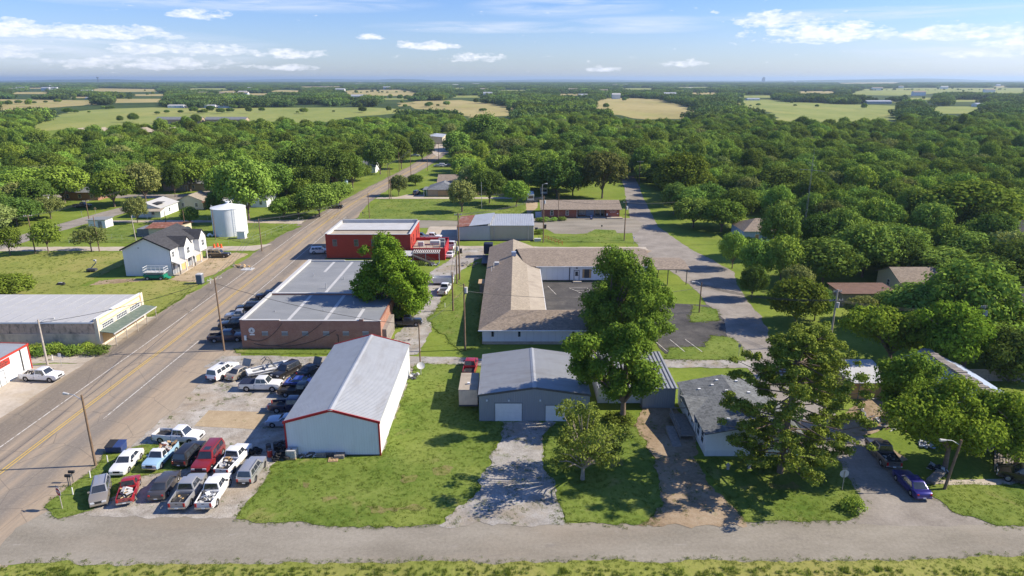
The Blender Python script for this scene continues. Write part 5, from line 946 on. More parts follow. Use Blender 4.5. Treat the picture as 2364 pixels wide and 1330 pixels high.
for i in range(46):
    px_x, px_y = rf_.uniform(0, 2364), rf_.choice((rf_.uniform(190, 200), rf_.uniform(198, 214), rf_.uniform(205, 236))); X, Y = G(px_x, px_y); wd = rf_.uniform(9, 24) * (1 + Y / 4000)
    mb = gable_walls(-wd / 2, wd / 2, -6, 6, 9.5, 12.5, 'X'); mb.mat(1); g_ = gable_roof(-wd / 2, wd / 2, -6, 6, 9.5, 12.5, 'X', ov=0.6)
    n_ = len(mb.v); mb.v += g_.v; mb.f += [tuple(k + n_ for k in f_) for f_ in g_.f]; mb.m += [1] * len(g_.f)
    o = mb.build('farm_building', [M['siding_white'], M[rf_.choice(('galv_roof', 'membrane', 'shingle_tan'))]], origin=(0, 0, 0)); o.location = (X, Y, 0); tag(o, 'tiny pale farm building far off among the woods', 'farm building', 'tiny far farm buildings'); NOTREE.append(rect(X - wd, X + wd, Y * 0.93, Y + 8))
b = Bld('water_tower', 'tiny dark water tower on the left horizon', 'tower', *G(227, 190)); X, Y = G(227, 190)
b.part('tank', MB().cyl((X, Y, 58), (X, Y, 75), 17, n=16), M['dark_trim']); b.part('column', MB().cyl((X, Y, 0), (X, Y, 58), 9, n=12), M['dark_trim'])
X, Y = G(1762, 189); b = Bld('grain_tower', 'dark square tower on the right horizon', 'tower', X, Y); b.box('shaft', M['dark_trim'], X - 22, X + 22, Y - 20, Y + 20, 0, 60); b.part('head_house', MB().cyl((X + 5, Y, 60), (X + 5, Y, 78), 20, n=14), M['dark_trim'])
# ------------------------------------------------------------------ vehicles
PAINTS = {}
def pt(name, c, metal=0.0, rough=0.28):
    PAINTS[name] = paint('paint_' + name, c, metal, rough); return PAINTS[name]
for n_, c_, m_ in (('white', (0.74, 0.74, 0.73), 0), ('cream', (0.70, 0.69, 0.64), 0), ('silver', (0.46, 0.46, 0.46), 0.5), ('champagne', (0.36, 0.32, 0.26), 0.4), ('grey', (0.13, 0.13, 0.135), 0.3), ('dark_grey', (0.075, 0.07, 0.072), 0.3), ('black', (0.012, 0.012, 0.014), 0.1),
                   ('red', (0.33, 0.012, 0.02), 0.1), ('maroon', (0.24, 0.014, 0.02), 0.2), ('light_blue', (0.30, 0.47, 0.62), 0), ('blue', (0.06, 0.11, 0.42), 0.3), ('deep_blue', (0.02, 0.018, 0.20), 0.3), ('navy', (0.018, 0.022, 0.055), 0.2), ('sky_silver', (0.36, 0.42, 0.50), 0.3), ('gold', (0.34, 0.24, 0.09), 0.2)): pt(n_, c_, m_)
SPEC = {  # length, width, height, belt, hood z, deck z, cabin base rear/front, roof rear/front (along y, front positive), wheel radius, wheel y rear/front, clearance
    'sedan':   dict(L=4.9, W=1.84, H=1.45, belt=0.93, hood=0.90, deck=0.98, cb=(-1.75, 1.05), rf=(-0.95, 0.30), r=0.33, wy=(-1.42, 1.45), clr=0.24, side=2),
    'coupe':   dict(L=4.7, W=1.86, H=1.36, belt=0.92, hood=0.90, deck=0.96, cb=(-1.80, 0.80), rf=(-0.85, 0.10), r=0.34, wy=(-1.38, 1.40), clr=0.22, side=1),
    'wagon':   dict(L=4.75, W=1.78, H=1.52, belt=0.95, hood=0.92, deck=0.98, cb=(-2.15, 1.00), rf=(-1.90, 0.25), r=0.33, wy=(-1.35, 1.42), clr=0.26, side=3),
    'suv':     dict(L=4.8, W=1.90, H=1.74, belt=1.06, hood=1.06, deck=1.06, cb=(-2.28, 1.05), rf=(-2.02, 0.40), r=0.37, wy=(-1.40, 1.48), clr=0.32, side=3),
    'big_suv': dict(L=5.55, W=2.02, H=1.90, belt=1.16, hood=1.14, deck=1.14, cb=(-2.68, 1.15), rf=(-2.45, 0.55), r=0.40, wy=(-1.60, 1.75), clr=0.36, side=3),
    'pickup':  dict(L=5.8, W=2.00, H=1.90, belt=1.18, hood=1.16, deck=1.16, cb=(-0.62, 1.42), rf=(-0.45, 0.85), r=0.40, wy=(-1.75, 1.90), clr=0.40, side=2, bed=(-2.85, -0.72)),
    'ext_pickup': dict(L=5.9, W=1.98, H=1.85, belt=1.14, hood=1.12, deck=1.12, cb=(-0.40, 1.45), rf=(-0.22, 0.90), r=0.39, wy=(-1.80, 1.95), clr=0.38, side=2, bed=(-2.90, -0.50)),
    'old_pickup': dict(L=5.2, W=1.92, H=1.72, belt=1.05, hood=1.06, deck=1.05, cb=(0.05, 1.25), rf=(0.18, 0.80), r=0.37, wy=(-1.55, 1.65), clr=0.34, side=1, bed=(-2.55, -0.05)),
}
def vshape(V, L, W):
    out = []
    for (x, y, z) in V:
        k = max(0, abs(y) / (L / 2) - 0.72) / 0.28; x *= 1 - 0.13 * k ** 1.7
        if z > 0.75: x *= 1 - 0.045 * min(1, (z - 0.75) / 0.45)
        out.append((x, y, z))
    return out
def side_profile(S_, y_start=None):
    L, r, clr = S_['L'], S_['r'] * 1.16, S_['clr']; ya, yb = -L / 2, L / 2
    if y_start is not None: ya = y_start
    bottom = []
    for wy in S_['wy']:
        if wy - r < ya: continue
        n = 7; zc = S_['r']; a0 = math.asin(max(-1, min(1, (clr - zc) / r)))
        for i in range(n + 1): a = math.pi - a0 - (math.pi - 2 * a0) * i / n; bottom.append((wy + r * math.cos(a), zc + r * math.sin(a)))
    top = [(yb, clr + 0.12), (yb + 0.0, S_['hood'] - 0.25), (yb - 0.14, S_['hood'] - 0.08), (yb - 0.5, S_['hood'] - 0.02), (S_['cb'][1], S_['belt'] + 0.0)]
    if y_start is None and S_['cb'][0] > -L / 2 + 0.45: top += [(S_['cb'][0], S_['belt']), (S_['cb'][0] - 0.1, S_['deck']), (ya + 0.22, S_['deck'] - 0.04), (ya + 0.06, S_['deck'] - 0.16), (ya, clr + 0.3), (ya, clr + 0.12)]
    elif y_start is None: top += [(ya + 0.06, S_['belt']), (ya, S_['belt'] - 0.12), (ya, clr + 0.12)]
    else: top += [(ya, S_['belt']), (ya, clr + 0.12)]
    return [(ya + 0.1 if y_start is None else ya, clr)] + bottom + [(yb - 0.12, clr)] + top
def frustum(S_, m=0.0, w0=None, w1=None):
    (b0, b1), (r0, r1) = S_['cb'], S_['rf']; zb, zt = S_['belt'] - 0.03, S_['H']
    W = S_['W'] / 2; w0 = W * 0.90 if w0 is None else w0; w1 = W * 0.70 if w1 is None else w1
    return [(-w0, b0, zb), (w0, b0, zb), (w0, b1, zb), (-w0, b1, zb), (-w1, r0, zt), (w1, r0, zt), (w1, r1, zt), (-w1, r1, zt)]
def lerp3(a, b, t): return tuple(a[i] + (b[i] - a[i]) * t for i in range(3))
def glass_quad(c, u0, u1, v0, v1, off):
    "inset quad on face c = (bottom-left, bottom-right, top-right, top-left), pushed out by off"
    bl, br, tr, tl = [Vector(q) for q in c]
    def p(u, v): return bl.lerp(br, u).lerp(tl.lerp(tr, u), v)
    n = (br - bl).cross(tl - bl).normalized(); q = [p(u0, v0), p(u1, v0), p(u1, v1), p(u0, v1)]
    return [tuple(a + n * off) for a in q], [tuple(a - n * 0.03) for a in q]
def vehicle(kind, name, label, paint_, at, head, cat='car', group=None, z=0.06, rimmat='rim', tonneau=False, hood_up=False, gate_open=False, rack=False, roofmat=None, roof_glass=False, cargo_rails=False, scale=1.0, sun=False):
    S_ = SPEC[kind]; L, W, H = S_['L'], S_['W'], S_['H']; P = PAINTS[paint_]
    root = thing(name, label, cat, (*at, z), -R(head), group); root.scale = (scale,) * 3
    hw = W / 2; bed = S_.get('bed')
    # body shell
    mb = MB(); prof = side_profile(S_, bed[1] + 0.08 if bed else None); mb.prism([(-hw, y, zz) for (y, zz) in prof], (W, 0, 0))
    if bed:   # bed sides with wheel arches
        r, clr, wy = S_['r'] * 1.16, S_['clr'], S_['wy'][0]; y0, y1 = bed[0] + 0.05, bed[1] + 0.03; pr = [(y0, clr + 0.1)]; a0 = math.asin(max(-1, min(1, (clr - S_['r']) / r)))
        pr += [(y0 + 0.05, clr)] + [(wy + r * math.cos(math.pi - a0 - (math.pi - 2 * a0) * i / 7), S_['r'] + r * math.sin(math.pi - a0 - (math.pi - 2 * a0) * i / 7)) for i in range(8)] + [(y1, clr), (y1, S_['belt'] - 0.02), (y0, S_['belt'] - 0.02)]
        for s in (-1, 1): mb.prism([(s * hw, y, zz) for (y, zz) in pr], (-s * 0.09, 0, 0))
        mb.box(-hw + 0.09, hw - 0.09, y1 - 0.07, y1, 0.62, S_['belt'] - 0.02)
    mb.v = vshape(mb.v, L, W)
    body = mb.build('body', P, root, bevel=0.035, smooth=True)
    g = MB().hexa(frustum(S_)); cabin = g.build('cabin', PAINTS[roofmat] if roofmat else P, root, bevel=0.07, smooth=True)
    if cargo_rails or kind in ('big_suv', 'wagon'):
        mr = MB()
        for s in (-1, 1): mr.cyl((s * hw * 0.62, S_['rf'][0] + 0.15, H + 0.05), (s * hw * 0.62, S_['rf'][1] - 0.1, H + 0.05), 0.022, n=6).cyl((s * hw * 0.62, S_['rf'][0] + 0.15, H - 0.02), (s * hw * 0.62, S_['rf'][0] + 0.15, H + 0.05), 0.02, n=5).cyl((s * hw * 0.62, S_['rf'][1] - 0.1, H - 0.02), (s * hw * 0.62, S_['rf'][1] - 0.1, H + 0.05), 0.02, n=5)
        mr.build('roof_rack', M['dark_steel'], root)
    if sun: MB().box(-0.36, 0.36, S_['rf'][1] - 0.95, S_['rf'][1] - 0.2, H - 0.02, H + 0.015).build('sunroof', M['glass'], root)
    fr = frustum(S_)
    faces = {'windshield': (fr[2], fr[3], fr[7], fr[6]), 'rear_window': (fr[0], fr[1], fr[5], fr[4])}
    for nm, c in faces.items():
        a, bq = glass_quad(c, 0.07, 0.93, 0.10, 0.90, 0.014); MB().hexa(bq + a).build(nm, M['glass'], root)
    n = S_['side']
    for s, c in ((1, (fr[1], fr[2], fr[6], fr[5])), (-1, (fr[3], fr[0], fr[4], fr[7]))):
        for i in range(n):
            u0, u1 = 0.08 + 0.84 * i / n + 0.015, 0.08 + 0.84 * (i + 1) / n - 0.015
            a, bq = glass_quad(c, u0, u1, 0.16, 0.86, 0.014); MB().hexa(bq + a).build('side_window', M['glass'], root)
    # underbody, wheels
    MB().box(-hw + 0.28, hw - 0.28, -L / 2 + 0.25, L / 2 - 0.25, S_['clr'] - 0.08, S_['clr'] + 0.42).build('chassis', M['plastic_black'], root)
    r = S_['r']
    for s in (-1, 1):
        for wy in S_['wy']:
            x = s * (hw - 0.12); t = MB(); nseg = 18
            ringp = [(0.0, r * 0.62), (0.0, r * 0.93), (0.03, r), (0.19, r), (0.22, r * 0.93), (0.22, r * 0.62)]
            for k in range(nseg):
                a0, a1 = 2 * math.pi * k / nseg, 2 * math.pi * (k + 1) / nseg
                for (xa, ra), (xb, rb) in zip(ringp, ringp[1:] + ringp[:1]):
                    t.poly([(x + s * (xa - 0.11), wy + ra * math.cos(a0), r + ra * math.sin(a0)), (x + s * (xb - 0.11), wy + rb * math.cos(a0), r + rb * math.sin(a0)), (x + s * (xb - 0.11), wy + rb * math.cos(a1), r + rb * math.sin(a1)), (x + s * (xa - 0.11), wy + ra * math.cos(a1), r + ra * math.sin(a1))])
            wo = t.build('wheel', M['rubber'], root, smooth=True)
            q = MB().cyl((x + s * 0.02, wy, r), (x + s * 0.075, wy, r), r * 0.63, r * 0.6, 16)
            for k in range(5): a = 2 * math.pi * k / 5; q.cyl((x + s * 0.085, wy + 0.05 * math.cos(a), r + 0.05 * math.sin(a)), (x + s * 0.085, wy + r * 0.55 * math.cos(a), r + r * 0.55 * math.sin(a)), 0.03, n=5)
            q.build('rim', M[rimmat], wo)
    # lights, grille, bumpers, mirrors, handles, plate
    k = 1 - 0.13
    for s in (-1, 1):
        xx = s * (hw * k - 0.26); MB().box(xx - 0.2, xx + 0.2, L / 2 - 0.10, L / 2 + 0.02, S_['hood'] - 0.36, S_['hood'] - 0.18).build('headlight', M['lamp_clear'], root, bevel=0.02)
        xx = s * (hw * k - 0.13); zt = S_['belt'] - 0.1 if kind != 'sedan' else S_['deck'] - 0.14
        MB().box(xx - 0.10, xx + 0.10, -L / 2 - 0.02, -L / 2 + 0.08, zt - (0.42 if H > 1.6 else 0.18), zt).build('taillight', M['lamp_red'], root, bevel=0.02)
        MB().box(s * (hw * 0.93), s * (hw * 0.93 + 0.22), S_['cb'][1] - 0.42, S_['cb'][1] - 0.30, S_['belt'] + 0.0, S_['belt'] + 0.17).build('mirror', M['plastic_black'] if paint_ in ('white', 'black') else P, root, bevel=0.02)
    MB().box(-hw * 0.42, hw * 0.42, L / 2 - 0.10, L / 2 + 0.012, S_['hood'] - 0.42, S_['hood'] - 0.17).build('grille', M['plastic_black'], root)
    if kind in ('suv', 'big_suv', 'sedan', 'wagon'):
        cs = MB()
        for s in (-1, 1): cs.box(s * hw * 0.945 - 0.02, s * hw * 0.945 + 0.02, S_['cb'][0] + 0.15, S_['cb'][1] - 0.1, S_['belt'] - 0.03, S_['belt'] + 0.012)
        cs.build('window_trim', M['chrome'], root)
    bm_ = M['chrome'] if bed else (P if H < 1.6 else M['plastic_black'])
    MB().box(-hw * 0.86, hw * 0.86, L / 2 - 0.1, L / 2 + 0.07, S_['clr'] + 0.06, S_['clr'] + 0.26).build('bumper', bm_, root, bevel=0.04); MB().box(-hw * 0.86, hw * 0.86, -L / 2 - 0.07, -L / 2 + 0.1, S_['clr'] + 0.08, S_['clr'] + 0.28).build('bumper', bm_, root, bevel=0.04)
    MB().box(-0.16, 0.16, -L / 2 - 0.085, -L / 2 - 0.06, S_['clr'] + 0.12, S_['clr'] + 0.24).build('number_plate', M['white_paint'], root)
    dm = MB()
    for s in (-1, 1):
        for i in range(max(1, n - (1 if kind in ('wagon', 'suv', 'big_suv') else 0))):
            yy = S_['cb'][1] - 1.05 - i * 0.95
            if yy > S_['cb'][0] - 0.1: dm.box(s * hw * 0.965 - 0.015, s * hw * 0.965 + 0.015, yy - 0.08, yy + 0.08, S_['belt'] - 0.17, S_['belt'] - 0.13)
    if dm.v: dm.build('door_handles', M['plastic_black'], root)
    if bed:
        zb = S_['belt']; fl = MB().box(-hw + 0.09, hw - 0.09, bed[0], bed[1] - 0.06, 0.62, 0.68)
        for s in (-1, 1): fl.box(s * (hw - 0.32) - 0.12, s * (hw - 0.32) + 0.12, S_['wy'][0] - 0.38, S_['wy'][0] + 0.38, 0.68, 0.86)
        fl.build('bed_floor', M['bed_liner'], root)
        tg = MB().box(-hw * 0.86, hw * 0.86, -0.04, 0.04, 0, zb - 0.68).build('tailgate', P, root, bevel=0.02); tg.location = (0, bed[0] + 0.02, 0.66)
        if gate_open: tg.rotation_euler = (R(92), 0, 0)
        else: MB().box(-0.12, 0.12, -0.055, -0.038, zb - 0.86, zb - 0.80).build('handle', M['plastic_black'], tg)
        if tonneau: MB().box(-hw + 0.06, hw - 0.06, bed[0] + 0.05, bed[1], zb - 0.04, zb + 0.03).build('bed_cover', M['navy_cover'], root, bevel=0.02)
    if hood_up:
        h = MB().box(-hw * 0.80, hw * 0.80, 0, 1.15, -0.03, 0.03).build('raised_hood', P, root, bevel=0.02); h.location = (0, S_['cb'][1] + 0.1, S_['belt'] + 0.05); h.rotation_euler = (R(62), 0, 0)
        MB().box(-hw * 0.66, hw * 0.66, S_['cb'][1] + 0.2, L / 2 - 0.25, S_['hood'] - 0.05, S_['hood'] + 0.02).build('engine_bay', M['plastic_black'], root)
    if rack:
        q = MB()
        for yy in (S_['rf'][0] + 0.2, (S_['rf'][0] + S_['rf'][1]) / 2, S_['rf'][1]): q.box(-0.85, 0.85, yy, yy + 0.06, H + 0.15, H + 0.2); q.cyl((-0.7, yy, H - 0.1), (-0.7, yy, H + 0.15), 0.03).cyl((0.7, yy, H - 0.1), (0.7, yy, H + 0.15), 0.03)
        q.build('ladder_rack', M['felt_light'], root)
    return root
M['navy_cover'] = pm('navy_cover', (0.018, 0.022, 0.045), 0.2, 2, 0.6)
def HD(x, y, dx, dy):
    a, b_ = G(x, y), G(x + dx, y - dy); return math.degrees(math.atan2(b_[0] - a[0], b_[1] - a[1]))
def scrap(name, label, at, head, w_, l_, z, cols, n=26, seed=1, hmax=0.5, cat='junk'):
    "a heap of odds and ends lying in a truck bed or on the ground"
    rnd = random.Random(seed); root = thing(name, label, cat, (*at, z), -R(head))
    for ci, cm in enumerate(cols):
        mb = MB()
        for i in range(n // len(cols)):
            x, y = rnd.uniform(-w_ / 2, w_ / 2), rnd.uniform(-l_ / 2, l_ / 2); zz = rnd.uniform(0.02, hmax) * (1 - 0.6 * max(abs(x) / w_, abs(y) / l_) * 2 * 0.5); a = rnd.uniform(0, math.pi); b_ = rnd.uniform(-0.4, 0.6); ln = rnd.uniform(0.2, 0.75)
            d = Vector((math.cos(a) * math.cos(b_), math.sin(a) * math.cos(b_), math.sin(b_))) * ln / 2; p = Vector((x, y, zz))
            if rnd.random() < 0.5: mb.cyl(p - d, p + d, rnd.uniform(0.03, 0.08), n=6)
            else:
                u = Vector((-d.y, d.x, 0)).normalized() * rnd.uniform(0.08, 0.22); h = Vector((0, 0, rnd.uniform(0.05, 0.2))); q = [p - d - u, p + d - u, p + d + u, p - d + u]; mb.hexa([tuple(v) for v in q] + [tuple(v + h) for v in q])
        if mb.v: mb.build(['pieces', 'scrap_parts', 'boards', 'offcuts'][ci], M[cm], root)
    return root
LOT = 'cars and trucks parked in the corner of the gravel lot'; UP = 'vehicles parked at the back of the gravel lot'; ST = 'cars parked in the shade of the brick store'
def V(kind, name, label, paint_, x, y, head, group=None, cat='car', **kw):
    if isinstance(head, tuple): a, b_ = G(x, y), G(x + abs(head[0]), y - abs(head[1])) if head[0] > -900 else None; h_ = math.degrees(math.atan2(b_[0] - a[0], b_[1] - a[1])); head = h_ + (180 if head[0] < 0 else 0)
    return vehicle(kind, name, label, paint_, G(x, y), head, cat, group, **kw)
V('sedan', 'sedan', 'white sedan on the corner grass, nose toward the road', 'white', 295, 1076, (-31, 35), LOT)
o = V('old_pickup', 'pickup_truck', 'old light blue pickup with white roof and rusty scrap in the bed', 'light_blue', 374, 1064, (-30, 31), LOT, 'pickup', roofmat='white'); scrap('scrap_heap', 'tan and brown scrap heaped in the light blue pickup bed', G(386, 1052), HD(374, 1064, 30, 31), 1.4, 2.1, 0.74, ['pallet', 'felt_light', 'rust_roof'], 30, 3, 0.75)
V('suv', 'suv', 'black suv between the light blue pickup and the dark red suv', 'black', 440, 1058, (33, 33), LOT, 'suv', cargo_rails=True)
V('big_suv', 'suv', 'dark red long suv facing the camera', 'maroon', 484, 1070, (-29, 39), LOT, 'suv', sun=True)
V('ext_pickup', 'pickup_truck', 'white pickup with junk in its bed beside the dark red suv', 'white', 541, 1072, (31, 35), LOT, 'pickup', rimmat='dark_steel'); scrap('scrap_heap', 'mixed pale and dark scrap in the white pickup beside the red suv', G(529, 1086), HD(541, 1072, 31, 35), 1.4, 2.0, 0.74, ['felt_light', 'wood', 'plastic_black'], 34, 4, 0.45)
V('suv', 'suv', 'silver crossover at the right end of the parked cars next to the lawn', 'silver', 583, 1097, (23, 35), LOT, 'suv', rimmat='dark_steel', cargo_rails=True)
V('wagon', 'station_wagon', 'tan and silver station wagon nearest the stop sign', 'champagne', 234, 1146, (-6, 33), LOT, roofmat='silver')
V('old_pickup', 'pickup_truck', 'low bright red car pickup with open dark bed', 'red', 299, 1142, (13, 37), LOT, 'pickup', scale=0.92); scrap('scrap_heap', 'boards and dark parts in the red pickup bed', G(295, 1154), HD(299, 1142, 13, 37), 1.3, 1.9, 0.68, ['plastic_black', 'pallet', 'felt_light'], 26, 8, 0.4)
V('sedan', 'sedan', 'dark grey sedan seen from behind between the red and silver pickups', 'dark_grey', 382, 1130, (28, 41), LOT)
V('pickup', 'pickup_truck', 'silver crew cab pickup with wood boards in its bed at the front of the lot', 'silver', 437, 1147, (38, 54), LOT, 'pickup'); scrap('board_stack', 'tan boards lying in the silver pickup bed', G(425, 1164), HD(437, 1147, 38, 54), 1.0, 1.9, 0.70, ['raw_wood', 'grey_wood'], 12, 9, 0.12)
V('pickup', 'pickup_truck', 'white crew cab pickup full of white junk at the front of the lot', 'white', 496, 1147, (33, 51), LOT, 'pickup'); scrap('scrap_heap', 'heap of white and grey junk filling the front white pickup bed', G(485, 1164), HD(496, 1147, 33, 51), 1.5, 2.0, 0.72, ['felt_light', 'white_paint', 'dark_steel'], 60, 10, 0.62)
V('ext_pickup', 'pickup_truck', 'lone white pickup parked side on in the middle of the gravel lot', 'white', 414, 1018, 96, None, 'pickup'); MBX = None
V('big_suv', 'suv', 'white long suv at the back left of the gravel lot', 'white', 516, 867, (39, 25), UP, 'suv', sun=True)
V('sedan', 'sedan', 'grey brown sedan beside the white long suv with its hood raised', 'champagne', 557, 867, (33, 18), UP, hood_up=True)
V('suv', 'suv', 'black suv right of the boat on its trailer', 'black', 662, 866, (-40, 21), UP, 'suv', sun=True)
V('sedan', 'sedan', 'black sedan with raised hood at the back beside the metal building', 'black', 720, 862, (40, 21), UP, hood_up=True)
V('pickup', 'pickup_truck', 'white crew cab pickup with black bed cover parked side on', 'cream', 604, 899, 91, UP, 'pickup', tonneau=True)
V('coupe', 'coupe', 'bright blue sports coupe beside the metal building', 'blue', 697, 892, 92, UP)
V('ext_pickup', 'pickup_truck', 'black pickup behind the one with the lowered tailgate', 'black', 694, 912, 90, UP, 'pickup')
V('pickup', 'pickup_truck', 'dark pickup with lowered tailgate beside the metal building', 'navy', 675, 948, 89, UP, 'pickup', gate_open=True)
V('coupe', 'hatchback', 'pale blue silver car partly hidden by the metal building corner', 'sky_silver', 660, 981, 270, UP)
for x, y, kd, c, lb in ((524, 787, 'pickup', 'navy', 'navy pickup nearest the utility pole in the shade of the brick store'), (545, 757, 'big_suv', 'black', 'black suv second from the utility pole by the brick store'), (560, 737, 'ext_pickup', 'silver', 'silver pickup between dark cars by the brick store'), (577, 718, 'suv', 'black', 'dark suv third from the far end of the row by the brick store'), (621, 690, 'suv', 'navy', 'lone dark suv at the far end of the row by the brick store')):
    V(kd, 'pickup_truck' if 'pickup' in kd else 'suv', lb, c, x, y, 262 if c != 'navy' or kd == 'suv' else 82, ST, 'pickup' if 'pickup' in kd else 'suv')
V('ext_pickup', 'pickup_truck', 'white pickup with grey gear in the bed outside the red sign shop', 'white', 98, 877, 96, None, 'pickup'); scrap('work_gear', 'grey frames and boards in the pickup bed by the red sign shop', G(75, 874), 96, 1.4, 1.8, 0.72, ['grey_wood', 'felt_light'], 20, 11, 0.5)
V('suv', 'suv', 'white suv with dark windows at the corner of the red brick building', 'white', 739, 585, 80, None, 'suv')
V('ext_pickup', 'pickup_truck', 'white pickup seen from behind beside the alley utility poles', 'white', 1027, 675, 8, None, 'pickup')
V('pickup', 'pickup_truck', 'red pickup parked behind the box trailer', 'red', 1086, 858, 3, None, 'pickup')
V('pickup', 'pickup_truck', 'dark grey pickup with full bed on the right hand street', 'dark_grey', 2036, 1058, HD(2036, 1058, -31, 37), None, 'pickup'); scrap('scrap_heap', 'dark sacks and parts in the grey pickup on the right hand street', G(2048, 1071), HD(2036, 1058, -31, 37), 1.4, 1.9, 0.72, ['plastic_black', 'dark_trim', 'felt_light'], 24, 12, 0.4)
V('sedan', 'sedan', 'deep blue sedan at the mouth of the right hand street', 'deep_blue', 2102, 1128, HD(2102, 1128, -35, 36))
V('pickup', 'pickup_truck', 'dark truck cut off by the right edge beside the shaded lawn', 'black', 2372, 1115, 300, None, 'pickup')
V('ext_pickup', 'pickup_truck', 'black pickup on the west street below the slate roof house', 'black', 190, 479, 90, None, 'pickup', z=0.02)
V('big_suv', 'work_van', 'black and gold work van with roof rack beside the duplex', 'black', 505, 594, 92, None, 'van', rack=True, roofmat='gold')
V('suv', 'suv', 'black suv beside the bushes left of the highway', 'black', 776, 481, 90, None, 'suv', z=0.02); V('suv', 'suv', 'grey suv on the drive of the garage house', 'grey', 962, 449, 10, None, 'suv', z=0.02)
V('pickup', 'pickup_truck', 'white pickup among trees right of the tan brick house', 'white', 491, 410, 80, None, 'pickup', z=0.02)
V('pickup', 'pickup_truck', 'white pickup on the pavement behind the roof terrace', 'white', 996, 553, 95, None, 'pickup'); V('suv', 'suv', 'black suv left of the white pickup behind the roof terrace', 'black', 972, 552, 95, None, 'suv')
V('sedan', 'sedan', 'silver car right of the far highway, left of the white one', 'silver', 1012, 386, 90, None, z=0.02); V('suv', 'suv', 'white car right of the far highway beside the silver one', 'white', 1024, 385, 90, None, 'suv', z=0.02); V('suv', 'suv', 'dark car under the tree right of the far highway', 'navy', 1042, 386, 90, None, 'suv', z=0.02)
V('sedan', 'sedan', 'white and yellow car at the white porch house', 'cream', 866, 395, 95, None, z=0.02); V('pickup', 'pickup_truck', 'silver truck left of the far highway bend', 'silver', 957, 362, 90, None, 'pickup', z=0.02)
V('ext_pickup', 'pickup_truck', 'black pickup under the big tree beside the brick store', 'black', 936, 752, 85, None, 'pickup')
V('coupe', 'sedan', 'white car beside the wall of the roof terrace annex', 'white', 1040, 592, 5, None); V('pickup', 'pickup_truck', 'white and blue truck behind the white car at the terrace annex', 'white', 1043, 574, 5, None, 'pickup')
